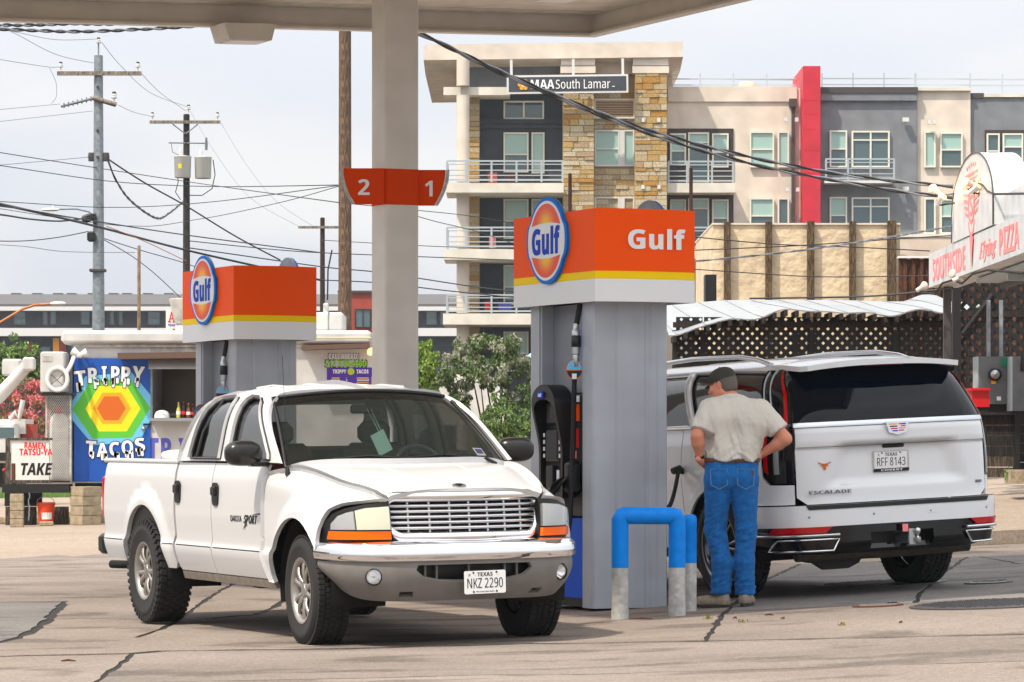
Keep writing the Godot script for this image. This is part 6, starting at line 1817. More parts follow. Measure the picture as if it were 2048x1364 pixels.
	m = nb(); m.panel(pv([-0.6, 1.28, 0.6, 1.28, 0.53, 1.64, -0.53, 1.64]), rw, W(0.2, 0.2), -1.0); mk(m, "rear_window", M.windscreen, t)
	m = nb(); m.rbox(V(0, 0.88, -2.84), V(1.46, 0.68, 0.06), 0.02); mk(m, "tailgate", P, t)
	m = nb(); m.box(V(0, 0.76, -1.9), V(1.5, 0.04, 1.82)); m.box(V(-0.77, 0.98, -1.9), V(0.03, 0.46, 1.8)); m.box(V(0.77, 0.98, -1.9), V(0.03, 0.46, 1.8)); m.box(V(0, 0.98, -1.0), V(1.5, 0.46, 0.03)); mk(m, "bed_liner", M.trim_black, t)
	m = nb(); m.rbox(V(0, 0.56, -2.93), V(1.72, 0.16, 0.16), 0.03); mk(m, "rear_bumper", M.trim_black, t)
	m = nb(); m.rbox(V(0, 1.10, 1.06), V(1.46, 0.17, 0.34), 0.06); m.rbox(V(-0.02, 1.0, 0.95), V(0.35, 0.35, 0.3), 0.05); mk(m, "dashboard", M.dash, t)
	for x in [-0.38, 0.38]:
		var st := Node3D.new(); st.name = "seat"; t.add_child(st, true); st.position = V(x, 0, 0.1)
		m = nb(); m.rbox(V(0, 1.05, -0.16), V(0.5, 0.62, 0.16), 0.06, Basis(Vector3.RIGHT, -0.22)); m.rbox(V(0, 0.80, 0.16), V(0.5, 0.14, 0.5), 0.06); mk(m, "cushion", M.seat_red if x < 0 else M.seat, st)
		m = nb(); m.rbox(V(0, 1.43, -0.25), V(0.26, 0.17, 0.10), 0.05); mk(m, "head_rest", M.seat, st)
	m = nb(); m.rbox(V(0, 1.08, -0.72), V(1.3, 0.5, 0.14), 0.05); mk(m, "rear_bench", M.seat_red, t)
	m = nb()
	var swr := []
	for i in 24: swr.append(V(0.38, 1.17, 0.74) + Basis(Vector3.RIGHT, -0.5) * V(0.185 * cos(TAU * i / 24), 0.185 * sin(TAU * i / 24), 0))
	m.tube(swr, 0.016, 8, true); m.tube([V(0.20, 1.17, 0.74), V(0.56, 1.17, 0.74)], 0.016, 6); m.tube([V(0.38, 1.17, 0.74), V(0.38, 1.06, 0.95)], 0.03, 8); mk(m, "steering_wheel", M.dash, t)
	m = nb(); m.rbox(V(0, 1.60, 0.66), V(0.24, 0.065, 0.03), 0.02); m.tube([V(0, 1.61, 0.66), V(0, 1.67, 0.70)], 0.01, 6); mk(m, "rear_mirror", M.black, t)
	m = nb(); m.x = Transform3D(Basis(Vector3.BACK, 0.45), V(0.06, 1.36, 0.80)); m.box(Vector3.ZERO, V(0.11, 0.16, 0.004)); mk(m, "hanging_card", M.paper, t)
	m = nb(); m.tube([V(0.0, 1.60, 0.68), V(0.04, 1.44, 0.80)], 0.002, 4); m.tube([V(0.03, 1.60, 0.68), V(0.06, 1.44, 0.80)], 0.002, 4); mk(m, "card_string", M.paper, t)
	m = nb(); m.box(V(-0.22, 1.215, 1.12), V(0.12, 0.09, 0.003), Basis(Vector3.RIGHT, -0.9)); mk(m, "dash_sticker", M.mural_yellow, t)
	m = nb(); m.box(V(0.45, 1.197, 1.14), V(0.35, 0.01, 0.2)); mk(m, "dash_papers", M.paper, t)
	for q in [[0.80, 0.10, 0.10, 0.05, "text_white", 0.0], [0.80, 0.105, 0.075, 0.03, "print_blue", 0.002]]:
		m = nb(); m.panel(pv([q[0] - q[2] / 2, q[1] + 0.06 - q[3], q[0] + q[2] / 2, q[1] + 0.06 - q[3], q[0] + q[2] / 2, q[1] + 0.06 + q[3], q[0] - q[2] / 2, q[1] + 0.06 + q[3]]), func(p): return tk_screen(p, 0.009 - q[5]), W(0.1, 0.1), 1.0); mk(m, "screen_sticker", M[q[4]], t)
	m = nb(); m.box(V(0, 0.60, -0.0), V(1.66, 0.28, 1.9)); m.box(V(0, 0.80, 1.55), V(0.88, 0.42, 1.3)); m.box(V(0, 0.95, 1.05), V(1.5, 0.4, 0.06)); m.box(V(0, 0.66, -1.9), V(0.9, 0.16, 1.8)); mk(m, "body_core", M.underbody, t)
	m = nb()
	for x in [-0.42, 0.42]: m.box(V(x, 0.47, -0.2), V(0.10, 0.13, 5.0))
	m.tube([V(-0.74, 0.39, -1.665), V(0.74, 0.39, -1.665)], 0.045, 10); blob(m, V(0.05, 0.37, -1.665), V(0.16, 0.14, 0.16), 2.2)
	m.tube([V(-0.6, 0.36, 1.665), V(0.6, 0.36, 1.665)], 0.05, 8); m.rbox(V(0, 0.40, 1.5), V(0.7, 0.2, 0.8), 0.05); m.rbox(V(0.05, 0.42, 0.4), V(0.45, 0.2, 1.2), 0.08)
	m.tube([V(0.2, 0.42, 0.9), V(0.35, 0.36, -0.2), V(0.3, 0.36, -1.1), V(-0.5, 0.42, -2.0), V(-0.88, 0.42, -2.2), V(-0.95, 0.42, -2.35)], 0.032, 8)
	m.rbox(V(-0.30, 0.38, -0.55), V(0.35, 0.16, 0.7), 0.07); m.box(V(-0.6, 0.36, -0.95), V(0.25, 0.03, 0.3))
	m.rbox(V(0.45, 0.40, -0.6), V(0.3, 0.18, 0.9), 0.05)
	for q in [[-0.35, 0.3], [0.1, -0.2], [-0.55, 0.75]]: m.tube([V(q[0], 0.42, q[1]), V(q[0], 0.27, q[1])], 0.012, 6)
	m.box(V(-0.35, 0.268, 0.3), V(0.16, 0.015, 0.10))
	for x in [-0.7, 0.7]: m.box(V(x, 0.33, 1.95), V(0.25, 0.08, 0.06))
	mk(m, "chassis", M.underbody, t)
	var gz := func(x: float, y: float) -> float: return 2.515 - 0.15 * pow(x / 0.56, 2.0) - 0.16 * pow(maxf(0.0, y - 0.73), 1.3)
	var gr := Node3D.new(); gr.name = "grille"; t.add_child(gr, true)
	var outline := PackedVector2Array()
	for q in rrect(0, 0.878, 1.06, 0.27, 0.09, 6): outline.append(W(q.x * (1.0 + 0.07 * (q.y - 0.74) / 0.27), q.y))
	var rp := []
	for i in outline.size():
		var a := outline[i]; var b := outline[(i + 1) % outline.size()]
		var kk := maxi(1, int((b - a).length() / 0.06))
		for j in kk:
			var q := a.lerp(b, float(j) / kk)
			rp.append(V(q.x, q.y, gz.call(q.x, q.y) + 0.01))
	m = nb(); m.tube(rp, 0.034, 12, true, Vector3.BACK, 0.030); mk(m, "ring", M.chrome, gr)
	m = nb(); m.panel(outline, func(p): return V(p.x, p.y, gz.call(p.x, p.y) - 0.09), W(0.1, 0.1), 1.0, 0.0); mk(m, "radiator", M.black, gr)
	for i in 7:
		var y := 0.768 + i * 0.0365
		var hw := 0.512 + 0.03 * (y - 0.74) / 0.27 - 0.06 * pow(absf(y - 0.878) / 0.135, 6.0)
		var pts := []
		for j in 13:
			var x := lerpf(-hw, hw, j / 12.0)
			pts.append(V(x, y, gz.call(x, y) + 0.003))
		m = nb(); m.tube(pts, 0.0115, 8, false, Vector3.BACK, 0.016); mk(m, "bar", M.grille_silver, gr)
	for i in 7:
		var x := lerpf(-0.405, 0.405, i / 6.0)
		m = nb(); m.tube([V(x, 0.752, gz.call(x, 0.752) - 0.012), V(x, 1.004, gz.call(x, 1.004) - 0.012)], 0.010, 6, false, Vector3.BACK, 0.012); mk(m, "upright", M.grille_silver, gr)
	var prof := [[0.585, -0.01], [0.595, 0.012], [0.63, 0.022], [0.675, 0.014], [0.705, -0.012], [0.722, -0.05], [0.722, -0.12]]
	var bump := func(p: Vector2) -> Vector3:
		var i := clampf(p.y, 0.0, 0.9999) * (prof.size() - 1)
		var k := int(i); var u := i - k
		return tk_bumper(p.x, lerpf(prof[k][1], prof[k + 1][1], u), lerpf(prof[k][0], prof[k + 1][0], u) + 0.012 * pow(absf(p.x) / 1.3, 4.0))
	m = nb(); m.surf(bump, -1.36, 1.36, 64, 0.0, 1.0, 18, 1.0); mk(m, "bumper", M.chrome, t)
	var val := func(p: Vector2) -> Vector3:
		var yb := 0.325 + 0.16 * pow(absf(p.x) / 1.33, 5.0)
		var y := lerpf(yb, 0.592, p.y)
		return tk_bumper(p.x, -0.09 * pow(1.0 - p.y, 2.0) - 0.008 + 0.015 * sin(PI * p.y), y)
	var ang := func(x: float) -> float: return signf(x) * asin(pow(minf(1.0, absf(x) / 0.92), 1.8))
	var op := PackedVector2Array()
	for q in [[-0.40, 0.90], [-0.415, 0.78], [-0.36, 0.60], [-0.25, 0.50], [-0.1, 0.47], [0.1, 0.47], [0.25, 0.50], [0.36, 0.60], [0.415, 0.78], [0.40, 0.90]]: op.append(W(ang.call(q[0]), q[1]))
	var holes := [op]
	for s in [-1.0, 1.0]:
		holes.append(ell(s * ang.call(0.68), 0.62, 0.085, 0.215, 20))
		holes.append(pv([ang.call(s * 0.50) - 0.06, 0.10, ang.call(s * 0.50) + 0.06, 0.10, ang.call(s * 0.50) + 0.075, 0.24, ang.call(s * 0.50) - 0.045, 0.24]))
	m = nb(); m.panel(pv([-1.34, 0.0, 1.34, 0.0, 1.34, 1.0, -1.34, 1.0]), val, W(0.06, 0.1), 1.0, 0.035, holes); mk(m, "valance", M.valance, t)
	m = nb(); m.panel(pv([-1.2, 0.08, 1.2, 0.08, 1.2, 0.98, -1.2, 0.98]), func(p): return val.call(p) - V(0, 0, 0.10) * cos(p.x) - V(0.07 * sin(p.x), 0, 0), W(0.1, 0.2), 1.0); mk(m, "intake_back", M.black, t)
	for x in [-0.33, -0.25, -0.02, 0.24, 0.33]:
		m = nb(); m.box(val.call(W(ang.call(x), 0.7)) - V(0, 0, 0.07), V(0.014, 0.13, 0.02)); mk(m, "intake_strut", M.valance, t)
	for s in [-1.0, 1.0]:
		var c: Vector3 = val.call(W(s * ang.call(0.68), 0.62))
		var dir := V(s * 0.30, 0, 1).normalized()
		var fx := Transform3D(Basis(Quaternion(Vector3.UP, dir)), c - dir * 0.03)
		var o := Node3D.new(); o.name = "fog_lamp"; t.add_child(o, true)
		m = nb(); m.lathe([W(0.058, -0.01), W(0.058, 0.022), W(0.05, 0.026)], 24, fx); mk(m, "bezel", M.trim_black, o)
		m = nb(); m.lathe([W(0.0, -0.03), W(0.03, -0.015), W(0.048, 0.012)], 20, fx); mk(m, "reflector", M.chrome, o)
		m = nb(); m.lathe([W(0.05, 0.014), W(0.035, 0.022), W(0, 0.027)], 20, fx); mk(m, "lens", M.clear_lens, o)
	plate(t, Transform3D(Basis(Vector3.UP, 0.05) * Basis(Vector3.BACK, 0.012), (val.call(W(ang.call(0.06), 0.5)) as Vector3) + V(0, -0.015, 0.03)), "NKZ 2290", "The Lone Star State", false)
	m = nb(); m.text("DAKOTA", fnt, 0.23, 0.042, 0.002, Transform3D(Basis(Vector3.UP, -PI / 2), tk_door(W(0.40, 0.835), -1.0, -0.001))); mk(m, "door_lettering", M.text_black, t)
	m = nb(); m.text("SPORT", fntx, 0.26, 0.06, 0.002, Transform3D(Basis(Vector3.UP, -PI / 2), tk_door(W(0.70, 0.835), -1.0, -0.001)), 0.35); m.prism(pv([0.03, 0.035, 0.20, 0.048, 0.20, 0.036]), 0.002, Transform3D(Basis(Vector3.UP, -PI / 2), tk_door(W(0.70, 0.835), -1.0, -0.001))); m.prism(pv([-0.16, -0.075, -0.10, -0.03, -0.07, -0.035]), 0.002, Transform3D(Basis(Vector3.UP, -PI / 2), tk_door(W(0.70, 0.835), -1.0, -0.001))); mk(m, "door_lettering", M.text_black, t)
	make_wheel(t, V(-0.765, 0.375, 1.665), -1.0, 0.375, 0.255, 0.215, 5, false, "alloy", -0.05, 0.3)
	make_wheel(t, V(0.795, 0.375, 1.665), 1.0, 0.375, 0.255, 0.215, 5, false, "alloy", -0.05, 0.9)
	make_wheel(t, V(-0.785, 0.392, -1.665), -1.0, 0.392, 0.275, 0.212, 5, true, "alloy", 0.0, 0.55)
	make_wheel(t, V(0.785, 0.392, -1.665), 1.0, 0.392, 0.275, 0.212, 5, true, "alloy", 0.0, 0.1)
	var at := t.transform * V(-0.70, 1.243, -1.35)
	var v := thing("folded_basket", "flat pale woven basket resting on the pickup bed rail", "basket", at, 0.4)
	m = nb(); m.lathe([W(0, 0.0), W(0.15, 0.0), W(0.16, 0.03), W(0.15, 0.05), W(0.10, 0.065), W(0, 0.07)], 24); mk(m, "lid", M.porcelain, v)
# ---------------------------------------------------------------- white full-size SUV seen from behind
func su_w(y: float) -> float: return tab([[0.28, 0.92], [0.45, 0.965], [0.60, 1.0], [0.90, 1.014], [1.10, 1.012], [1.25, 0.998], [1.38, 0.975]], y)
func su_lean(y: float) -> float: return 0.30 * pow(maxf(0.0, y - 1.36) / 0.5, 1.2)
func su_T(z: float) -> float: return 1.925 - 0.035 * pow(maxf(0.0, -z - 1.0) / 1.4, 2.0) - 0.25 * pow(maxf(0.0, z - 0.2) / 1.0, 2.0)
func su_up(p: Vector2, s: float, off := 0.0) -> Vector3:
	var a := absf(p.y) * PI / 2
	if p.y < 0.0: s = -s
	var n := 4.6
	var c := cos(a); var d := sin(a)
	var r := 1.0 / pow(pow(absf(c), n) + pow(absf(d), n), 1.0 / n)
	var T := su_T(p.x) - off
	var y := 1.38 + (T - 1.38) * r * c
	var x := (0.972 - 0.25 * (y - 1.38) - off) * r * d
	var corner := pow(maxf(0.0, 1.0 - pow(maxf(0.0, (-1.95 - p.x) / 0.78), 5.0)), 0.2)
	return V(s * x * corner, y, p.x + su_lean(y) * smoothstep(-1.3, -2.5, p.x))
func su_ut(z: float, y: float) -> float:
	var lo := 0.0; var hi := 1.0
	for i in 24:
		var m := (lo + hi) / 2
		if su_up(W(z, m), 1.0).y > y: lo = m
		else: hi = m
	return (lo + hi) / 2
func su_wu(y: float) -> float:
	if y <= 1.38: return su_w(y)
	return su_up(W(-1.5, su_ut(-1.5, minf(y, 1.9))), 1.0).x
func su_side(p: Vector2, s: float, off := 0.0) -> Vector3:
	var x := su_w(p.y)
	for q in [-1.535, 1.865]:
		x += 0.018 * smoothstep(0.62, 0.50, W(p.x - q, p.y - 0.42).length())
	if p.x > 2.1: x *= pow(maxf(0.0, 1.0 - pow((p.x - 2.1) / 0.85, 4.0)), 0.25)
	return V(s * (x - off), p.y, p.x)
func su_rear(p: Vector2, out := 0.0) -> Vector3:
	var n := 5.0
	var c := cos(p.x); var d := sin(p.x)
	var r := 1.0 / pow(pow(absf(c), n) + pow(absf(d), n), 1.0 / n)
	return V((su_wu(p.y) + out) * r * d, p.y, -(1.95 + (0.78 + out) * r * c) + su_lean(p.y))
func su_a(x: float, y: float) -> float:
	var lo := 0.0; var hi := PI / 2
	for i in 24:
		var m := (lo + hi) / 2
		if su_rear(W(m, y)).x < absf(x): lo = m
		else: hi = m
	return signf(x) * (lo + hi) / 2
func su_gate(p: Vector2) -> Vector3:
	var q := su_rear(p)
	var ax2 := absf(q.x)
	var dent := 0.050 * smoothstep(0.66, 0.46, ax2 + 0.35 * (p.y - 1.0)) * smoothstep(0.845, 0.93, p.y) * smoothstep(1.196, 1.186, p.y)
	q.z += dent
	q.z -= 0.014 * smoothstep(1.18, 1.196, p.y) * smoothstep(1.36, 1.33, p.y)
	return q
func xa(list: Array) -> PackedVector2Array:
	var out := PackedVector2Array()
	var n := list.size() / 2
	for i in n:
		var a := W(list[2 * i], list[2 * i + 1]); var b := W(list[(2 * i + 2) % list.size()], list[(2 * i + 3) % list.size()])
		var k := maxi(1, int((b - a).length() / 0.06))
		for j in k:
			var q := a.lerp(b, float(j) / k)
			out.append(W(su_a(q.x, q.y), q.y))
	if Geometry2D.is_polygon_clockwise(out): out.reverse()
	return out
func build_suv() -> void:
	var t := thing("suv", "white full-size SUV with dark glass seen from behind at the near pump", "SUV")
	var O := V(1.96, 0, -30.32)
	t.transform = Transform3D(ground_basis(O.x, O.z, deg_to_rad(205.0), 0.9), V(O.x, gh(O.x, O.z), O.z))
	var P: Material = M.suv_white
	var m := nb()
	var cell := W(0.07, 0.07)
	for s in [-1.0, 1.0]:
		var sg: float = -s
		var side := func(p: Vector2) -> Vector3: return su_side(p, s)
		var up := func(p: Vector2) -> Vector3: return su_up(p, s)
		var glass := func(p: Vector2) -> Vector3: return su_up(p, s, 0.010)
		var ar := func(zc: float) -> PackedVector2Array:
			var q := PackedVector2Array()
			for i in 40: q.append(W(zc + 0.50 * cos(TAU * i / 40), 0.415 + 0.475 * sin(TAU * i / 40)))
			return q
		m = nb(); m.panel(biggest(Geometry2D.clip_polygons(pv([-1.95, 0.56, -1.95, 1.385, -0.99, 1.385, -0.97, 1.0, -1.02, 0.40]), ar.call(-1.535))), side, cell, sg, 0.02); mk(m, "quarter_panel", P, t)
		m = nb(); m.panel(biggest(Geometry2D.clip_polygons(pv([-1.95, 0.30, -1.95, 0.552, -1.0, 0.552, -1.0, 0.30]), ar.call(-1.535))), side, cell, sg, 0.02); mk(m, "lower_cladding", M.gloss_black, t)
		m = nb(); m.panel(biggest(Geometry2D.clip_polygons(pv([-1.01, 0.40, 0.10, 0.40, 0.12, 1.385, -0.98, 1.385, -0.96, 1.0]), ar.call(-1.535))), side, cell, sg, 0.02); mk(m, "door", P, t)
		m = nb(); m.panel(pv([0.11, 0.40, 1.22, 0.40, 1.24, 1.385, 0.13, 1.385]), side, cell, sg, 0.02); mk(m, "door", P, t)
		m = nb(); m.panel(biggest(Geometry2D.clip_polygons(pv([1.23, 0.40, 2.86, 0.40, 2.86, 1.05, 2.7, 1.16, 2.2, 1.24, 1.25, 1.33]), ar.call(1.865))), side, cell, sg, 0.02); mk(m, "fender", P, t)
		m = nb(); m.panel(pv([-1.02, 0.32, 1.4, 0.32, 1.4, 0.395, -1.02, 0.395]), side, cell, sg, 0.02); mk(m, "rocker", M.gloss_black, t)
		m = nb(); m.tube([su_side(W(-1.93, 1.385), s, 0.004), su_side(W(-0.9, 1.388), s, 0.004), su_side(W(1.2, 1.388), s, 0.004)], 0.014, 8); mk(m, "belt_trim", M.chrome, t)
		m = nb(); m.box(V(s * 0.45, 0.66, 0.2), V(0.9, 0.6, 2.2)); mk(m, "inner_panel", M.underbody, t)
		for zc in [-1.535, 1.865]:
			m = nb(); m.lathe([W(0, 0.55), W(0.495, 0.55), W(0.495, 0.97)], 28, Transform3D(Basis(Vector3.BACK, -PI / 2 * s), V(0, 0.415, zc)), PI * 0.42 if s > 0 else PI * -0.58, PI * 1.58 if s > 0 else PI * 0.58); mk(m, "wheel_well", M.underbody, t)
		var ut := func(z, y): return su_ut(z, y)
		var shell := PackedVector2Array()
		for i in 7: shell.append(W(lerpf(1.25, 0.45, i / 6.0), su_ut(lerpf(1.25, 0.45, i / 6.0), lerpf(1.385, 1.80, i / 6.0))))
		shell.append(W(0.55, 0.0)); shell.append(W(-2.52, 0.0))
		for y in [1.86, 1.84, 1.80, 1.7, 1.6, 1.5, 1.385]: shell.append(W(-2.46, su_ut(-2.46, y)))
		var g1 := zy([-1.20, 1.405, -2.38, 1.405, -2.38, 1.80, -1.6, 1.825, -0.87, 1.83], ut)
		var g2 := zy([-1.10, 1.405, -0.77, 1.83, -0.02, 1.83, -0.05, 1.405], ut)
		var g3 := zy([0.03, 1.405, 0.06, 1.82, 0.38, 1.77, 0.95, 1.45, 1.0, 1.405], ut)
		for g in [g1, g2, g3]:
			if Geometry2D.is_polygon_clockwise(g): g.reverse()
		m = nb(); m.panel(shell, up, W(0.08, 0.035), sg, 0.02, [g1, g2, g3]); mk(m, "roof_side", P, t)
		for g in [g1, g2, g3]:
			m = nb(); m.panel(g, glass, W(0.1, 0.06), sg, 0.0); var wn := mk(m, "side_window", M.privacy_glass, t)
			m = nb(); ring_tube(m, g, func(p): return su_up(p, s, 0.005), 0.009); mk(m, "window_trim", M.chrome if g == g2 else M.gloss_black, wn)
		var dp := zy([-2.36, 1.405, -2.455, 1.405, -2.455, 1.80, -2.36, 1.80], ut)
		if Geometry2D.is_polygon_clockwise(dp): dp.reverse()
		m = nb(); m.panel(dp, func(p): return su_up(p, s, -0.004), W(0.05, 0.05), sg, 0.02); mk(m, "corner_pillar", M.gloss_black, t)
		m = nb(); m.tube([V(s * 0.66, 1.868, -1.95), V(s * 0.655, 1.915, -1.75), V(s * 0.655, 1.955, -1.4), V(s * 0.655, 1.97, -0.6), V(s * 0.65, 1.95, 0.1), V(s * 0.65, 1.86, 0.45)], 0.024, 10, false, Vector3.UP, 0.02); mk(m, "roof_rail", M.alloy_bright, t)
		var flank := PackedVector2Array()
		for q in [[1.0, 0.745, 1], [0.86, 0.90, 0]]: pass
		var A := func(x: float, y: float) -> float: return absf(su_a(x, y))
		var lampi := 0.86
		flank = PackedVector2Array([W(PI / 2, 0.745), W(PI / 2, 1.385), W(1.14, 1.385), W(1.13, 1.15), W(1.10, 0.96), W(1.02, 0.905), W(A.call(0.885, 0.90), 0.90), W(A.call(0.885, 0.745), 0.745)])
		var fl := PackedVector2Array()
		for q in flank: fl.append(W(q.x * s, q.y))
		if Geometry2D.is_polygon_clockwise(fl): fl.reverse()
		m = nb(); m.panel(fl, func(p): return su_rear(p), W(0.05, 0.06), -1.0, 0.02); mk(m, "tail_corner", P, t)
		var lamp := Node3D.new(); lamp.name = "tail_lamp"; t.add_child(lamp, true)
		var lp := PackedVector2Array()
		for q in [[A.call(0.880, 0.915), 0.915], [1.0, 0.92], [1.085, 0.975], [1.115, 1.15], [1.125, 1.37], [1.06, 1.50], [0.99, 1.65], [0.93, 1.82], [A.call(0.715, 1.83), 1.83], [A.call(0.80, 1.62), 1.62], [A.call(0.868, 1.40), 1.40], [A.call(0.880, 1.2), 1.2]]: lp.append(W(q[0] * s, q[1]))
		if Geometry2D.is_polygon_clockwise(lp): lp.reverse()
		m = nb(); m.panel(lp, func(p): return su_rear(p, 0.004), W(0.05, 0.06), -1.0, 0.03); mk(m, "smoked_body", M.lamp_smoke, lamp)
		var strips := [["red_guide", "tail_red", [[A.call(0.872, 1.40) + 0.02, 1.36], [A.call(0.805, 1.62) + 0.02, 1.62], [A.call(0.725, 1.81) + 0.015, 1.81], [A.call(0.725, 1.81) + 0.035, 1.81], [A.call(0.805, 1.62) + 0.045, 1.62], [A.call(0.872, 1.40) + 0.055, 1.36]]], ["clear_guide", "lamp_back", [[0.90, 0.99], [0.95, 0.99], [0.965, 1.36], [0.915, 1.36]]], ["red_guide", "tail_red", [[1.02, 0.99], [1.07, 1.02], [1.095, 1.33], [1.05, 1.33]]]]
		for q in strips:
			var pp := PackedVector2Array()
			for e in q[2]: pp.append(W(e[0] * s, e[1]))
			if Geometry2D.is_polygon_clockwise(pp): pp.reverse()
			m = nb(); m.panel(pp, func(p): return su_rear(p, 0.008), W(0.05, 0.06), -1.0, 0.004); mk(m, q[0], M[q[1]], lamp)
		m = nb(); m.panel(xa([s * 0.66, 0.515, s * 0.97, 0.515, s * 0.97, 0.565, s * 0.60, 0.565]), func(p): return su_rear(p, 0.060), W(0.05, 0.05), -1.0, 0.02); mk(m, "reflector", M.tail_red, t)
		var cp := []
		for i in 9: cp.append(su_rear(W(s * lerpf(A.call(0.55, 0.49), 1.35, i / 8.0), 0.498), 0.065 if i < 7 else 0.055))
		m = nb(); m.tube(cp, 0.014, 8, false, Vector3.UP, 0.012); mk(m, "bumper_trim", M.alloy_bright, t)
		var ex := Node3D.new(); ex.name = "exhaust_finisher"; t.add_child(ex, true)
		var quad2 := xa([s * 0.60, 0.375, s * 0.94, 0.375, s * 0.94, 0.465, s * 0.555, 0.465])
		m = nb(); m.panel(quad2, func(p): return su_rear(p, 0.050), W(0.05, 0.05), -1.0, 0.02); mk(m, "mouth", M.gloss_black, ex)
		m = nb(); ring_tube(m, quad2, func(p): return su_rear(p, 0.058), 0.009); mk(m, "rim", M.chrome, ex)
		for q in [0.25, 0.78]:
			m = nb(); m.lathe([W(0.011, 0), W(0.009, 0.003), W(0, 0.004)], 14, Transform3D(Basis(Vector3.RIGHT, -PI / 2), su_rear(W(su_a(s * q, 0.645), 0.645), 0.05))); mk(m, "parking_sensor", M.lamp_back, t)
		m = nb(); blob(m, V(s * 1.12, 1.38, 0.95), V(0.13, 0.10, 0.07), 2.6); mk(m, "door_mirror", P, t)
		m = nb(); m.panel(pv([2.45, 0.93, 2.84, 0.86, 2.84, 0.99, 2.60, 1.06]), func(p): return su_side(p, s, -0.006), W(0.06, 0.06), sg, 0.01); mk(m, "headlamp", M.lamp_back, t)
		make_wheel(t, V(s * 0.862, 0.415, -1.535), s, 0.415, 0.29, 0.285, 7, false, "alloy_dark", 0.0, 0.2)
		make_wheel(t, V(s * 0.862, 0.415, 1.865), s, 0.415, 0.29, 0.285, 7, false, "alloy_dark", 0.0, 0.5)
	var gate := Node3D.new(); gate.name = "liftgate"; t.add_child(gate, true)
	m = nb(); m.panel(xa([-0.872, 0.80, -0.80, 0.742, 0.80, 0.742, 0.872, 0.80, 0.870, 1.185, -0.870, 1.185]), func(p): return su_gate(p), W(0.035, 0.035), -1.0, 0.02); mk(m, "lower_skin", P, gate)
	m = nb(); m.panel(xa([-0.870, 1.195, 0.870, 1.195, 0.862, 1.345, -0.862, 1.345]), func(p): return su_gate(p), W(0.05, 0.05), -1.0, 0.02); mk(m, "upper_skin", P, gate)
	m = nb(); m.panel(xa([-0.862, 1.35, 0.862, 1.35, 0.858, 1.388, -0.858, 1.388]), func(p): return su_rear(p, 0.012), W(0.05, 0.02), -1.0, 0.02); mk(m, "bright_strip", M.alloy_bright, gate)
	m = nb(); m.panel(xa([-0.86, 1.392, 0.86, 1.392, 0.71, 1.83, -0.71, 1.83]), func(p): return su_rear(p, 0.0), W(0.06, 0.08), -1.0, 0.02); mk(m, "rear_glass", M.rear_glass, gate)
	m = nb(); m.rbox(su_gate(W(0, 1.175)) + V(0, 0, -0.005), V(0.20, 0.03, 0.03), 0.01); mk(m, "plate_lamp", M.black, gate)
	plate(gate, Transform3D(Basis(Vector3.UP, PI) * Basis(Vector3.RIGHT, 0.05), su_gate(W(su_a(0.03, 1.055), 1.055)) + V(0, 0, -0.012)), "RFF 8143", "COVERT", true)
	var bx := Transform3D(Basis(Vector3.UP, PI), su_gate(W(0, 1.315)) + V(0, 0, -0.016))
	m = nb(); m.prism(pv([-0.105, 0.05, 0.105, 0.05, 0.08, -0.035, 0.0, -0.055, -0.08, -0.035]), 0.012, bx); mk(m, "crest_badge", M.chrome, gate)
	var bars := [[-0.043, 0.030, 0.072, "mural_gold"], [-0.040, 0.012, 0.066, "black"], [-0.034, -0.006, 0.058, "print_red"], [-0.026, -0.024, 0.046, "gulf_blue"], [0.022, 0.030, 0.024, "print_red"], [0.056, 0.030, 0.036, "gulf_blue"], [0.050, 0.014, 0.040, "print_red"], [0.040, -0.003, 0.056, "mural_gold"], [0.030, -0.021, 0.046, "print_red"]]
	for q in bars:
		m = nb(); m.x = bx; m.box(V(q[0], q[1], 0.0135), V(q[2], 0.010, 0.003)); mk(m, "crest_bar", M[q[3]], gate)
	m = nb(); m.prism(pv([-0.055, 0.030, -0.050, 0.018, -0.030, 0.010, -0.022, 0.006, -0.034, -0.002, -0.022, -0.006, -0.012, -0.004, -0.010, -0.030, -0.004, -0.036, 0.004, -0.036, 0.010, -0.030, 0.012, -0.004, 0.022, -0.006, 0.034, -0.002, 0.022, 0.006, 0.030, 0.010, 0.050, 0.018, 0.055, 0.030, 0.036, 0.020, 0.012, 0.014, -0.012, 0.014, -0.036, 0.020]), 0.003, Transform3D(Basis(Vector3.UP, PI - 0.14), su_gate(W(su_a(0.655, 1.045), 1.045)) + V(0, 0, -0.008))); mk(m, "horned_sticker", M.mural_orange, gate)
	m = nb(); m.text("ESCALADE", fntb, 0.36, 0.028, 0.006, Transform3D(Basis(Vector3.UP, PI - 0.125), su_gate(W(su_a(0.62, 0.835), 0.835)) + V(0.002, 0, -0.012))); mk(m, "badge_lettering", M.alloy_dark, gate)
	m = nb(); m.text("600", fntb, 0.075, 0.024, 0.006, Transform3D(Basis(Vector3.UP, PI), su_gate(W(su_a(-0.77, 0.855), 0.855)) + V(0, 0, -0.002))); mk(m, "badge_lettering", M.alloy_dark, gate)
	var spp := PackedVector2Array()
	for q in [[-0.73, -2.05], [0.73, -2.05], [0.745, -2.40], [0.74, -2.54], [0.70, -2.60], [0.45, -2.645], [0.0, -2.66], [-0.45, -2.645], [-0.70, -2.60], [-0.74, -2.54], [-0.745, -2.40]]: spp.append(W(q[0], q[1]))
	m = nb(); m.panel(spp, func(p): return V(p.x, 1.899 - 0.040 * pow(absf(p.x) / 0.74, 2.5) - 0.03 * smoothstep(-2.2, -2.66, p.y), p.y), W(0.08, 0.06), -1.0, 0.042); mk(m, "spoiler", P, gate)
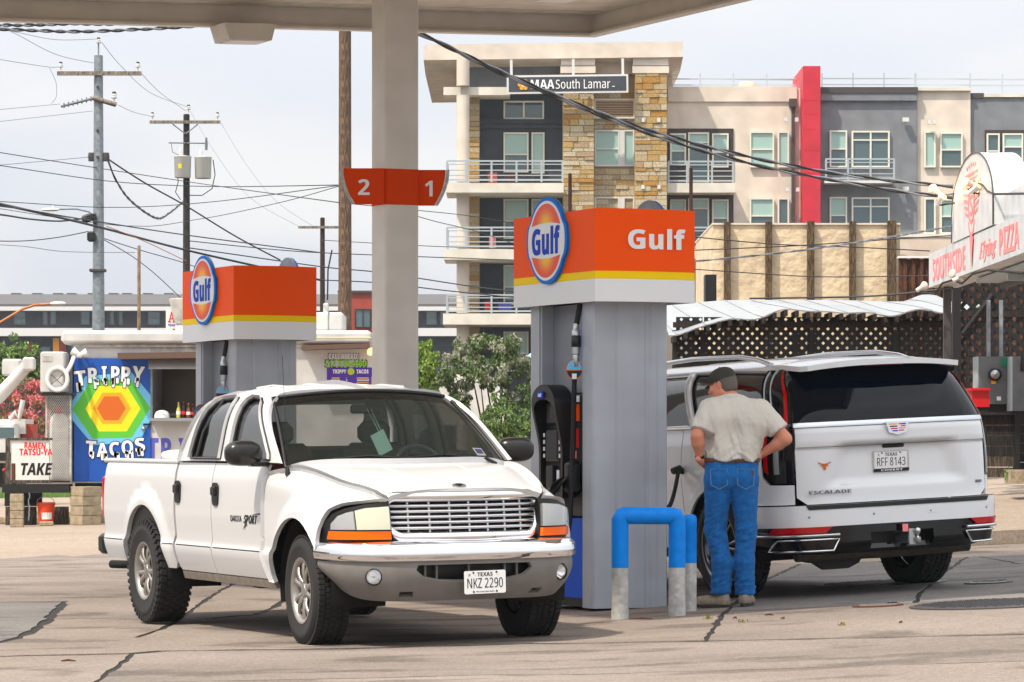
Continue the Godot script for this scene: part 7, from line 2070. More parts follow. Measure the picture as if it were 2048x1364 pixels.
	m = nb(); m.panel(spp, func(p): return V(p.x * 0.96, 1.852 - 0.040 * pow(absf(p.x) / 0.74, 2.5) - 0.03 * smoothstep(-2.2, -2.66, p.y) - 0.05 * smoothstep(-2.62, -2.45, p.y), p.y + 0.02), W(0.1, 0.08), -1.0, 0.0); mk(m, "spoiler_underside", M.gloss_black, gate)
	m = nb(); m.rbox(V(0, 1.825, -2.60), V(0.36, 0.014, 0.02), 0.004); mk(m, "high_brake_lamp", M.tail_red, gate)
	m = nb(); m.panel(PackedVector2Array([W(-PI / 2, 0.565), W(PI / 2, 0.565), W(PI / 2, 0.735), W(-PI / 2, 0.735)]), func(p): return su_rear(p, 0.05 * smoothstep(1.55, 1.0, absf(p.x))), W(0.05, 0.05), -1.0, 0.04); mk(m, "bumper", P, t)
	m = nb(); m.surf(func(p): return su_rear(W(p.x, 0.737), lerpf(-0.02, 0.05 * smoothstep(1.55, 1.0, absf(p.x)), p.y)), -PI / 2, PI / 2, 40, 0.0, 1.0, 2, 1.0); mk(m, "bumper_shelf", P, t)
	m = nb(); m.panel(xa([-0.78, 0.700, 0.78, 0.700, 0.80, 0.734, -0.80, 0.734]), func(p): return su_rear(p, 0.056), W(0.06, 0.03), -1.0, 0.01); mk(m, "tread_strip", M.trim_black, t)
	m = nb(); m.panel(PackedVector2Array([W(-PI / 2, 0.36), W(-0.5, 0.34), W(0.5, 0.34), W(PI / 2, 0.36), W(PI / 2, 0.562), W(-PI / 2, 0.562)]), func(p): return su_rear(p, 0.035 * smoothstep(1.55, 1.0, absf(p.x)) - 0.10 * smoothstep(0.40, 0.34, p.y)), W(0.05, 0.05), -1.0, 0.04, [xa([-0.28, 0.37, 0.28, 0.37, 0.28, 0.50, -0.28, 0.50])]); mk(m, "apron", M.gloss_black, t)
	m = nb(); m.box(V(0, 0.44, -2.60), V(0.6, 0.16, 0.02)); mk(m, "hitch_recess", M.black, t)
	m = nb(); m.rbox(V(-0.06, 0.43, -2.70), V(0.07, 0.07, 0.22), 0.008); m.rbox(V(-0.06, 0.445, -2.80), V(0.06, 0.13, 0.03), 0.006); mk(m, "hitch_bar", M.steel, t)
	m = nb(); m.lathe([W(0.02, 0.40), W(0.026, 0.41), W(0.026, 0.44), W(0.012, 0.445), W(0.012, 0.465), W(0.022, 0.475), W(0.026, 0.492), W(0.022, 0.510), W(0, 0.518)], 16, T0(V(-0.10, 0.0, -2.83))); mk(m, "tow_ball", M.chrome, t)
	m = nb(); m.box(V(0, 0.52, -2.812), V(0.05, 0.06, 0.004)); mk(m, "hitch_sticker", M.sign_pink, t)
	m = nb(); m.panel(xa([-0.335, 0.625, -0.225, 0.625, -0.225, 0.685, -0.335, 0.685]), func(p): return su_rear(p, 0.0525), W(0.1, 0.1), -1.0, 0.003); mk(m, "tow_cover", P, t)
	m = nb(); m.box(V(0, 0.52, -1.7), V(1.3, 0.24, 1.7)); m.box(V(0, 0.62, 1.2), V(1.2, 0.5, 3.0)); m.tube([V(-0.8, 0.40, -1.535), V(0.8, 0.40, -1.535)], 0.05, 8); blob(m, V(0.1, 0.36, -1.535), V(0.2, 0.13, 0.18), 2.4); m.tube([V(-0.7, 0.38, -2.35), V(0.7, 0.38, -2.35)], 0.07, 10); mk(m, "underbody", M.underbody, t)
	m = nb(); m.prism(pv([-0.30, 0.0, -0.20, -0.12, -0.10, -0.16, 0.12, -0.16, 0.22, -0.10, 0.34, 0.0]), 0.05, T0(V(0.28, 0.36, -2.2))); mk(m, "differential_guard", M.brown_black, t)
	m = nb(); m.tube([V(-0.8, 0.335, -2.45), V(0.0, 0.325, -2.47), V(0.8, 0.335, -2.45)], 0.05, 10); mk(m, "muffler", M.rust_pale, t)
	m = nb(); m.panel(pv([-0.9, 1.2, 0.9, 1.2, 0.94, 1.6, 0.92, 2.45, 0.86, 2.7, 0.5, 2.86, -0.5, 2.86, -0.86, 2.7, -0.92, 2.45, -0.94, 1.6]), func(p): return V(p.x, 1.36 - 0.10 * pow(absf(p.x) / 0.95, 3.0) - 0.16 * pow(maxf(0.0, p.y - 1.3) / 1.5, 2.2), p.y), W(0.12, 0.12), -1.0, 0.10); mk(m, "hood", P, t)
	m = nb(); m.surf(func(p): return V(p.x * lerpf(0.88, 0.72, p.y), lerpf(1.36, 1.86, p.y), lerpf(1.35, 0.5, p.y) + 0.12 * (1.0 - p.x * p.x)), -1, 1, 8, 0, 1, 4, 1.0); mk(m, "windscreen", M.privacy_glass, t)
	m = nb(); m.rbox(V(0, 0.85, 2.78), V(1.6, 0.55, 0.2), 0.08); mk(m, "front_fascia", M.gloss_black, t)
	var v := thing("fuel_hose", "black fuel hose running from the near pump to the SUV's filler", "hose")
	var a := isle(0.40, 1.0, -0.55) + V(0, gh(1.3, -27.6), 0)
	var fp := t.transform * V(1.05, 1.06, -1.0)
	m = nb()
	var pts := []
	var low := (a + fp) / 2 + V(-0.02, -0.55, 0.18)
	for i in 17:
		var u := i / 16.0
		pts.append(a * (1 - u) * (1 - u) + low * 2.0 * u * (1 - u) + fp * u * u)
	m.tube(pts, 0.018, 8); mk(m, "line", M.rubber, v)
	m = nb(); m.tube([fp + V(-0.05, -0.02, 0.04), fp, fp + (t.transform.basis * V(-0.08, -0.05, 0))], [0.03, 0.034, 0.016], 8); mk(m, "nozzle", M.black_plastic, v)
# ---------------------------------------------------------------- the man at the pump
class Field:
	static func V(x := 0.0, y := 0.0, z := 0.0) -> Vector3: return Vector3(x, y, z)
	var lo: Vector3
	var nx: int
	var ny: int
	var nz: int
	var h: float
	var k: float
	var f: PackedFloat32Array
	func _init(a: Vector3, b: Vector3, cell: float, smooth: float) -> void:
		lo = a; h = cell; k = smooth
		nx = int((b.x - a.x) / h) + 2; ny = int((b.y - a.y) / h) + 2; nz = int((b.z - a.z) / h) + 2
		f.resize(nx * ny * nz); f.fill(1.0)
	func put(i: int, d: float, kk: float) -> void:
		var a := f[i]
		var e := maxf(kk - absf(a - d), 0.0) / kk
		f[i] = minf(a, d) - e * e * kk * 0.25
	func span(a: float, b: float, n: int, l: float) -> Vector2i:
		return Vector2i(clampi(int((a - l) / h), 0, n - 1), clampi(int((b - l) / h) + 1, 0, n - 1))
	func cap(a: Vector3, b: Vector3, ra: float, rb: float, kk := -1.0) -> void:
		if kk < 0.0: kk = k
		var r := maxf(ra, rb) + kk + h * 2
		var mn := a.min(b) - V(r, r, r); var mx := a.max(b) + V(r, r, r)
		var X := span(mn.x, mx.x, nx, lo.x); var Y := span(mn.y, mx.y, ny, lo.y); var Z := span(mn.z, mx.z, nz, lo.z)
		var ab := b - a; var l2 := maxf(ab.length_squared(), 1e-9)
		for z in range(Z.x, Z.y + 1):
			for y in range(Y.x, Y.y + 1):
				for x in range(X.x, X.y + 1):
					var p := lo + V(x, y, z) * h
					var t := clampf((p - a).dot(ab) / l2, 0.0, 1.0)
					put((z * ny + y) * nx + x, p.distance_to(a + ab * t) - lerpf(ra, rb, t), kk)
	func egg(c: Vector3, r: Vector3, b := Basis(), kk := -1.0) -> void:
		if kk < 0.0: kk = k
		var R := maxf(r.x, maxf(r.y, r.z)) + kk + h * 2
		var X := span(c.x - R, c.x + R, nx, lo.x); var Y := span(c.y - R, c.y + R, ny, lo.y); var Z := span(c.z - R, c.z + R, nz, lo.z)
		var inv := b.inverse()
		for z in range(Z.x, Z.y + 1):
			for y in range(Y.x, Y.y + 1):
				for x in range(X.x, X.y + 1):
					var q := inv * (lo + V(x, y, z) * h - c)
					var k0 := (q / r).length(); var k1 := (q / (r * r)).length()
					put((z * ny + y) * nx + x, k0 * (k0 - 1.0) / maxf(k1, 1e-6), kk)
	func warp(g: Callable) -> void:
		for z in nz:
			for y in ny:
				for x in nx:
					var i := (z * ny + y) * nx + x
					if absf(f[i]) < 0.06: f[i] += g.call(lo + V(x, y, z) * h)
	func cut(g: Callable) -> void:
		for z in nz:
			for y in ny:
				for x in nx:
					var i := (z * ny + y) * nx + x
					if f[i] < 0.3: f[i] = maxf(f[i], g.call(lo + V(x, y, z) * h))
	func into(m: MB) -> void:
		var id := {}
		var P := PackedVector3Array(); var N := PackedVector3Array()
		for z in nz - 1:
			for y in ny - 1:
				for x in nx - 1:
					var i := (z * ny + y) * nx + x
					var v := [f[i], f[i + 1], f[i + nx], f[i + nx + 1], f[i + nx * ny], f[i + nx * ny + 1], f[i + nx * ny + nx], f[i + nx * ny + nx + 1]]
					var c := 0
					for q in 8: if v[q] < 0.0: c += 1
					if c == 0 or c == 8: continue
					var s := Vector3.ZERO; var cnt := 0
					for e in [[0, 1], [2, 3], [4, 5], [6, 7], [0, 2], [1, 3], [4, 6], [5, 7], [0, 4], [1, 5], [2, 6], [3, 7]]:
						var a: float = v[e[0]]; var b: float = v[e[1]]
						if (a < 0.0) != (b < 0.0):
							var t := a / (a - b)
							var pa := V(e[0] & 1, (e[0] >> 1) & 1, e[0] >> 2); var pb := V(e[1] & 1, (e[1] >> 1) & 1, e[1] >> 2)
							s += pa.lerp(pb, t); cnt += 1
					id[i] = P.size()
					P.append(lo + (V(x, y, z) + s / cnt) * h)
					N.append(V(v[1] + v[3] + v[5] + v[7] - v[0] - v[2] - v[4] - v[6], v[2] + v[3] + v[6] + v[7] - v[0] - v[1] - v[4] - v[5], v[4] + v[5] + v[6] + v[7] - v[0] - v[1] - v[2] - v[3]).normalized())
		var st := [1, nx, nx * ny]
		for z in range(1, nz - 1):
			for y in range(1, ny - 1):
				for x in range(1, nx - 1):
					var i := (z * ny + y) * nx + x
					for a in 3:
						if (f[i] < 0.0) == (f[i + st[a]] < 0.0): continue
						var u: int = st[(a + 1) % 3]; var w: int = st[(a + 2) % 3]
						var q := [i, i - u, i - u - w, i - w]
						if not (id.has(q[0]) and id.has(q[1]) and id.has(q[2]) and id.has(q[3])): continue
						var A: int = id[q[0]]; var B: int = id[q[1]]; var C: int = id[q[2]]; var D: int = id[q[3]]
						m.tn(P[A], P[B], P[C], N[A], N[B], N[C]); m.tn(P[A], P[C], P[D], N[A], N[C], N[D])
func hand(m: MB, wrist: Vector3, palm_dir: Vector3, out: Vector3, thumb_side: float, curl: float) -> void:
	var d := palm_dir.normalized(); var n := (out - d * out.dot(d)).normalized(); var s := d.cross(n).normalized()
	var fl := Field.new(wrist - V(0.17, 0.17, 0.17), wrist + V(0.17, 0.17, 0.17), 0.0045, 0.010)
	for i in 4:
		var o := s * (-0.030 + 0.020 * i)
		fl.cap(wrist + o * 0.6 + d * 0.01, wrist + o + d * 0.085, 0.0145, 0.0125, 0.016)
		var len: float = [0.068, 0.078, 0.074, 0.056][i] if thumb_side < 0 else [0.056, 0.074, 0.078, 0.068][i]
		var a := wrist + o + d * 0.088
		var b := a + (d * cos(curl) - n * sin(curl)) * len * 0.45
		var c := b + (d * cos(curl * 2.2) - n * sin(curl * 2.2)) * len * 0.32
		var e := c + (d * cos(curl * 3.0) - n * sin(curl * 3.0)) * len * 0.25
		fl.cap(a, b, 0.0098, 0.0090, 0.004); fl.cap(b, c, 0.0090, 0.0084, 0.004); fl.cap(c, e, 0.0084, 0.0072, 0.004)
	var tb := wrist + s * thumb_side * 0.028 + d * 0.025
	var t1 := tb + (d * 0.55 + s * thumb_side * 0.80 - n * 0.2).normalized() * 0.042
	var t2 := t1 + (d * 0.85 + s * thumb_side * 0.45 - n * 0.2).normalized() * 0.032
	fl.cap(tb, t1, 0.0145, 0.0108, 0.010); fl.cap(t1, t2, 0.0105, 0.0082, 0.005)
	fl.cap(wrist - d * 0.035, wrist + d * 0.02, 0.027, 0.026, 0.02)
	fl.into(m)
func build_person() -> void:
	var fo := on_ground(1462, 1214)
	var t := thing("person", "person in a khaki shirt, blue jeans and dark cap, hands on hips at the pump", "person", fo, 0.0)
	var kx := fo.z / -F
	var J := func(x: float, y: float, z: float) -> Vector3: return V((x - 1462.0) * kx, (1214.0 - y) * kx, z)
	mat("skin", Color(0.80, 0.52, 0.41), 0.55).subsurf_scatter_enabled = false
	mat("khaki", Color(0.86, 0.84, 0.80), 0.9, 0, "fine", 6.0)
	var jn := mat("denim", Color(0.03, 0.42, 0.72), 0.95, 0, "blotch", 2.5); jn.rim_enabled = true; jn.rim = 0.3
	mat("denim_seam", Color(0.42, 0.55, 0.68), 0.9)
	mat("cap_cloth", Color(0.22, 0.22, 0.19), 0.9, 0, "fine", 5.0)
	mat("hair", Color(0.40, 0.37, 0.34), 0.8, 0, "fine", 12.0)
	mat("suede", Color(0.62, 0.57, 0.50), 0.85, 0, "blotch", 5.0)
	mat("sole", Color(0.20, 0.19, 0.18), 0.85)
	mat("leather", Color(0.34, 0.20, 0.14), 0.6)
	var hipc: Vector3 = J.call(1462, 940, 0.0)
	var shL: Vector3 = J.call(1411, 822, 0.0); var shR: Vector3 = J.call(1530, 824, 0.03)
	var elL: Vector3 = J.call(1393, 872, 0.09); var elR: Vector3 = J.call(1570, 878, 0.07)
	var wrL: Vector3 = J.call(1400, 918, 0.02); var wrR: Vector3 = J.call(1521, 910, -0.04)
	var neck: Vector3 = J.call(1462, 800, -0.02); var head: Vector3 = J.call(1446, 771, -0.05)
	var m := nb()
	var b := Field.new(V(-0.5, 0.0, -0.34), V(0.56, 1.62, 0.30), 0.015, 0.05)
	b.cap(neck + V(0.01, -0.06, 0.03), neck + V(-0.02, 0.08, 0), 0.062, 0.058)
	b.cap(J.call(1444, 845, 0), J.call(1450, 930, 0), 0.09, 0.07); b.cap(J.call(1486, 845, 0), J.call(1478, 930, 0), 0.09, 0.07)
	for q in [[shL, elL, wrL], [shR, elR, wrR]]:
		b.cap(q[0], q[1], 0.052, 0.046); b.cap(q[1], q[1].lerp(q[2], 0.3), 0.044, 0.047, 0.03); b.cap(q[1].lerp(q[2], 0.3), q[2], 0.046, 0.029, 0.03)
	for q in [[1440, 1433, 1440], [1487, 1494, 1491]]:
		b.cap(J.call(q[0], 950, 0), J.call(q[1], 1055, 0.0), 0.075, 0.052); b.cap(J.call(q[1], 1055, 0.0), J.call(q[2], 1192, 0.03), 0.05, 0.035)
	b.into(m)
	var hb := Basis(Vector3.UP, 1.05) * Basis(Vector3.RIGHT, -0.30)
	var hd := Field.new(head - V(0.17, 0.19, 0.17), head + V(0.17, 0.19, 0.17), 0.0055, 0.02)
	var H := func(x: float, y: float, z: float) -> Vector3: return head + hb * V(x, y, z)
	hd.egg(H.call(0, 0.035, 0.018), V(0.077, 0.092, 0.098), hb); hd.egg(H.call(0, -0.02, -0.035), V(0.066, 0.085, 0.066), hb, 0.03)
	hd.cap(H.call(0, -0.085, -0.075), H.call(0, -0.075, -0.045), 0.022, 0.035, 0.03)
	for s in [-1.0, 1.0]:
		hd.cap(H.call(s * 0.055, -0.05, 0.0), H.call(s * 0.02, -0.085, -0.065), 0.028, 0.022, 0.03)
		hd.cap(H.call(s * 0.015, 0.028, -0.093), H.call(s * 0.055, 0.022, -0.075), 0.012, 0.010, 0.015)
		hd.egg(H.call(s * 0.045, -0.012, -0.075), V(0.022, 0.018, 0.018), hb, 0.02)
		hd.egg(H.call(s * 0.080, 0.0, 0.012), V(0.010, 0.031, 0.018), hb * Basis(Vector3.UP, -0.35 * s), 0.006); hd.cap(H.call(s * 0.088, 0.02, 0.022), H.call(s * 0.090, -0.005, 0.030), 0.006, 0.005, 0.006); hd.cap(H.call(s * 0.078, -0.028, 0.006), H.call(s * 0.079, -0.022, 0.008), 0.008, 0.007, 0.006)
	hd.cap(H.call(0, 0.018, -0.100), H.call(0, -0.022, -0.124), 0.009, 0.013, 0.010); hd.cap(H.call(-0.012, -0.028, -0.108), H.call(0.012, -0.028, -0.108), 0.009, 0.009, 0.008)
	hd.cap(H.call(-0.022, -0.056, -0.097), H.call(0.022, -0.056, -0.097), 0.007, 0.007, 0.008); hd.cap(H.call(-0.02, -0.066, -0.095), H.call(0.02, -0.066, -0.095), 0.007, 0.007, 0.006)
	hd.cap(H.call(0, -0.09, 0.03), neck + V(0, 0.02, 0.0), 0.058, 0.06, 0.03)
	hd.into(m)
	hand(m, wrL + V(0.01, -0.015, 0), V(0.62, -0.38, -0.62), V(-0.5, 0.15, 0.85), -1.0, 0.35)
	hand(m, wrR + V(-0.005, -0.005, 0), V(-0.22, -0.55, -0.80), V(0.9, 0.1, 0.4), 1.0, 0.35)
	mk(m, "body", M.skin, t)
	for s in [-1.0, 1.0]:
		m = nb(); blob(m, H.call(s * 0.033, 0.008, -0.087), V(0.011, 0.008, 0.008), 2.0, hb, 8); mk(m, "eye", M.porcelain, t)
	m = nb()
	var hr := Field.new(head - V(0.15, 0.15, 0.15), head + V(0.15, 0.17, 0.15), 0.006, 0.01)
	hr.egg(H.call(0, 0.036, 0.020), V(0.082, 0.097, 0.104), hb); hr.egg(H.call(0, -0.02, 0.045), V(0.07, 0.07, 0.07), hb, 0.03)
	var hinv := hb.inverse()
	hr.cut(func(p: Vector3) -> float:
		var q: Vector3 = hinv * (p - head)
		return maxf(-0.012 - q.z + (0.02 if q.y < 0.0 else 0.0), -0.062 - q.y))
	hr.warp(func(p: Vector3) -> float: return 0.0018 * sin(p.x * 420.0) * sin(p.y * 310.0 + p.z * 500.0))
	hr.into(m); mk(m, "hair", M.hair, t)
	var cap := Node3D.new(); cap.name = "cap"; t.add_child(cap, true)
	m = nb()
	var crown := func(p: Vector2) -> Vector3:
		var e := p.y
		return H.call(0.0, 0.0, 0.0) + hb * (V(0, 0.052, 0.014) + V(0.089 * cos(e) * cos(p.x), 0.088 * pow(maxf(0.0, sin(e)), 0.8), 0.110 * cos(e) * sin(p.x)))
	m.surf(crown, 0, TAU, 32, 0.0, PI / 2 - 0.02, 12, -1.0); m.lathe([W(0.0885, -0.014), W(0.0885, 0.002)], 32, Transform3D(hb * Basis.from_scale(V(1, 1, 1.235)), H.call(0, 0.052, 0.014))); mk(m, "crown", M.cap_cloth, cap)
	m = nb()
	var bill := PackedVector2Array()
	for i in 17:
		var a := PI * i / 16.0
		bill.append(W(0.083 * cos(a), 0.03 + 0.125 * pow(sin(a), 0.75)))
	m.panel(bill, func(p): return H.call(p.x, 0.050 - 1.6 * p.x * p.x - 0.22 * (p.y - 0.03), 0.010 - p.y), W(0.02, 0.02), 1.0, 0.004); mk(m, "bill", M.cap_cloth, cap)
	m = nb(); blob(m, H.call(0, 0.141, 0.014), V(0.008, 0.005, 0.008), 2.0, hb, 8); mk(m, "button", M.cap_cloth, cap)
	m = nb()
	var sf := Field.new(V(-0.42, 1.05, -0.26), V(0.56, 1.66, 0.26), 0.0125, 0.06)
	sf.cap(J.call(1432, 832, 0.01), J.call(1506, 834, 0.02), 0.105, 0.105, 0.08); sf.cap(J.call(1434, 845, 0), J.call(1446, 905, 0.005), 0.135, 0.115); sf.cap(J.call(1504, 847, 0.01), J.call(1484, 905, 0.005), 0.135, 0.115)
	sf.cap(J.call(1446, 900, 0.0), J.call(1444, 920, 0.0), 0.118, 0.120); sf.cap(J.call(1484, 900, 0.0), J.call(1486, 920, 0.0), 0.118, 0.120)
	sf.cap(J.call(1432, 816, 0.0), J.call(1505, 817, 0.02), 0.065, 0.065, 0.07)
	sf.cap(J.call(1448, 806, -0.01), J.call(1480, 808, 0.0), 0.066, 0.07, 0.05)
	sf.cap(shL + V(0.03, 0.01, 0), shL.lerp(elL, 0.82), 0.082, 0.076, 0.05); sf.cap(shR + V(-0.03, 0.01, 0), shR.lerp(elR, 0.72), 0.086, 0.080, 0.05)
	var fz := FastNoiseLite.new(); fz.seed = 12; fz.frequency = 1.0; fz.fractal_octaves = 2
	sf.warp(func(p: Vector3) -> float:
		var low := smoothstep(1.50, 1.20, p.y)
		var drape := fz.get_noise_3d(p.x * 15.0 + p.y * 4.0, p.y * 3.2 + p.x * 3.0, p.z * 6.0)
		var pull := fz.get_noise_3d(p.x * 7.0 - p.y * 9.0 + 9.0, p.y * 15.0 + absf(p.x - 0.04) * 14.0, p.z * 8.0)
		return 0.020 * drape * (0.35 + 0.65 * low) + 0.012 * pull * (0.3 + 0.7 * smoothstep(1.34, 1.15, p.y)))
	var sleeve := func(p: Vector3, a: Vector3, b2: Vector3, fr: float) -> float:
		var ab := b2 - a; var t2 := (p - a).dot(ab) / ab.length_squared()
		return (t2 - fr) * ab.length() if t2 > fr - 0.3 and (p - a - ab * t2).length() < 0.13 else -1.0
	sf.cut(func(p: Vector3) -> float: return maxf(maxf((1.124 + 0.012 * sin(p.x * 30.0)) - p.y, sleeve.call(p, shL, elL, 0.80)), sleeve.call(p, shR, elR, 0.70)))
	sf.into(m); var sh := mk(m, "shirt", M.khaki, t)
	m = nb()
	var cr := []
	for i in 17:
		var a := lerpf(-0.6, PI + 0.6, i / 16.0)
		cr.append(neck + V(0.005 + 0.074 * cos(a), 0.012 + 0.012 * sin(a), 0.01 + 0.068 * sin(a)))
	m.tube(cr, 0.008, 8, false, Vector3.UP, 0.026); mk(m, "collar", M.khaki, sh)
	m = nb()
	var jf := Field.new(V(-0.28, 0.06, -0.22), V(0.32, 1.20, 0.24), 0.0125, 0.045)
	jf.cap(J.call(1436, 925, 0.0), J.call(1490, 926, 0.0), 0.105, 0.105); jf.cap(J.call(1437, 955, 0.025), J.call(1488, 956, 0.025), 0.112, 0.112)
	for q in [[1437, 1431, 1444, 1441, -0.02], [1488, 1492, 1488, 1490, 0.015]]:
		jf.cap(J.call(q[0], 965, 0.02), J.call(q[1], 1060, q[4]), 0.112, 0.082, 0.03); jf.cap(J.call(q[1], 1060, q[4]), J.call(q[2], 1125, 0.03), 0.082, 0.076, 0.03); jf.cap(J.call(q[2], 1125, 0.03), J.call(q[3], 1190, 0.02), 0.076, 0.080, 0.03)
	jf.warp(func(p: Vector3) -> float:
		var kn := 0.25 + 0.9 * exp(-pow((p.y - 0.56) / 0.15, 2.0)) + 1.0 * exp(-pow((p.y - 0.18) / 0.10, 2.0)) + 0.5 * exp(-pow((p.y - 0.84) / 0.08, 2.0))
		return 0.0105 * fz.get_noise_3d(p.x * 10.0 + p.y * 5.0, p.y * 24.0 - p.x * 12.0, p.z * 9.0) * kn + 0.003 * fz.get_noise_3d(p.x * 40.0, p.y * 16.0, p.z * 30.0))
	jf.cut(func(p: Vector3) -> float: return maxf(p.y - 1.128, (0.098 if p.x < 0.015 else 0.095) - p.y))
	jf.into(m); var je := mk(m, "jeans", M.denim, t)
	for q in [[-0.10, 0.985, 0.122], [0.105, 0.985, 0.124]]:
		m = nb()
		var pk := [V(-0.065, 0.075, -0.012), V(-0.062, -0.045, 0.010), V(0.0, -0.078, 0.016), V(0.062, -0.045, 0.006), V(0.065, 0.075, -0.012)]
		for i in 5: pk[i] += V(q[0], q[1], q[2] + 0.012)
		m.tube(pk, 0.0028, 4, true); mk(m, "pocket_seam", M.denim_seam, je)
	m = nb(); m.box(V(0.155, 1.03, 0.118), V(0.022, 0.03, 0.004)); mk(m, "pocket_label", M.leather, je)
	m = nb()
	var bl := []
	for i in 28:
		var a := TAU * i / 28
		bl.append(V(0.004 + 0.212 * signf(cos(a)) * pow(absf(cos(a)), 0.72), 1.128, 0.003 + 0.108 * signf(sin(a)) * pow(absf(sin(a)), 0.85)))
	m.tube(bl, 0.007, 6, true, Vector3.UP, 0.02); mk(m, "belt", M.leather, je)
	for x in [-0.12, 0.0, 0.13]:
		m = nb(); m.rbox(V(x, 1.125, 0.108 - x * x * 0.6), V(0.012, 0.055, 0.01), 0.003); mk(m, "belt_loop", M.denim, je)
	m = nb(); var wd := (elL - wrL).normalized(); m.lathe([W(0.034, -0.012), W(0.037, -0.008), W(0.037, 0.008), W(0.034, 0.012)], 20, Transform3D(Basis(Quaternion(Vector3.UP, wd)), wrL + wd * 0.02)); mk(m, "watch", M.black, t)
	for q in [[1430.0, -1.15, "left"], [1491.0, 0.25, "right"]]:
		var o := Node3D.new(); o.name = "shoe"; t.add_child(o, true)
		var at: Vector3 = J.call(q[0], 1214, 0.02)
		var g := gh(fo.x + at.x, fo.z + at.z) - fo.y
		o.transform = Transform3D(Basis(Vector3.UP, -q[1]), V((1441.0 - 1462.0) * kx if q[0] < 1450 else (1490.0 - 1462.0) * kx, g, 0.03))
		m = nb()
		var sfd := Field.new(V(-0.09, -0.01, -0.26), V(0.09, 0.16, 0.12), 0.0075, 0.03)
		sfd.cap(V(0, 0.05, 0.03), V(0, 0.045, -0.16), 0.044, 0.042); sfd.cap(V(0, 0.045, -0.11), V(0, 0.035, -0.17), 0.048, 0.036); sfd.cap(V(0, 0.05, 0.02), V(0, 0.12, 0.02), 0.046, 0.044)
		sfd.cut(func(p): return 0.022 - p.y)
		sfd.into(m); mk(m, "upper", M.suede, o)
		m = nb()
		var so := PackedVector2Array()
		for i in 28:
			var a := TAU * i / 28
			so.append(W(0.049 * cos(a) * (1.0 + 0.08 * sin(a)), 0.07 + 0.142 * sin(a)))
		m.prism(so, 0.028, Transform3D(Basis(Vector3.RIGHT, -PI / 2), V(0, 0.0, 0.0)), true); mk(m, "sole", M.sole, o)
# ---------------------------------------------------------------- poles and wires
func insulator(parent: Node3D, at: Vector3, s := 1.0) -> void:
	var m := nb()
	m.lathe([W(0.03, 0), W(0.03, 0.18), W(0.11, 0.2), W(0.12, 0.24), W(0.06, 0.27), W(0.10, 0.30), W(0.09, 0.36), W(0, 0.40)], 12, Transform3D(Basis.from_scale(Vector3.ONE * s), at))
	mk(m, "insulator", M.porcelain, parent)
	m = nb(); m.lathe([W(0.09, 0.36), W(0.06, 0.44), W(0, 0.45)], 10, Transform3D(Basis.from_scale(Vector3.ONE * s), at)); mk(m, "insulator_cap", M.wire, parent)
func pole(called: String, label: String, x: float, ytop: float, d: float, rt: float, rb: float, mt: String, seg := 16) -> Node3D:
	var top := px(x, ytop, d)
	var g := gh(top.x, -d)
	var o := thing(called, label, "pole", V(top.x, g, -d))
	var h := top.y - g
	var m := nb(); m.lathe([W(rb, -0.1), W(rt, h), W(rt * 0.5, h + 0.02), W(0, h + 0.02)], seg); mk(m, "shaft", M[mt], o)
	return o
func wire(label: String, pts: Array, r: float, mt := "wire", group := "", twist := false) -> void:
	var o := thing("utility_wire", label, "wire", Vector3.ZERO, 0.0, group)
	var c := Curve3D.new()
	var P := []
	for q in pts: P.append(px(q[0], q[1], q[2]))
	for i in P.size():
		var t: Vector3 = (P[mini(i + 1, P.size() - 1)] - P[maxi(i - 1, 0)]) / 6.0
		c.add_point(P[i], -t, t)
	c.bake_interval = maxf(0.4, c.get_baked_length() / 60.0)
	var n := 36 if not twist else 120
	var len := c.get_baked_length()
	var m := nb(); var m2 := nb()
	var a := []; var b := []
	for i in n + 1:
		var p := c.sample_baked(len * i / n, true)
		if twist:
			var ang := i * 0.55
			a.append(p + V(0, cos(ang), sin(ang)) * r * 1.05); b.append(p - V(0, cos(ang), sin(ang)) * r * 1.05)
		else: a.append(p)
	m.tube(a, r, 5); mk(m, "strand", M[mt], o)
	if twist: m2.tube(b, r, 5); mk(m2, "strand", M.wire_grey, o)
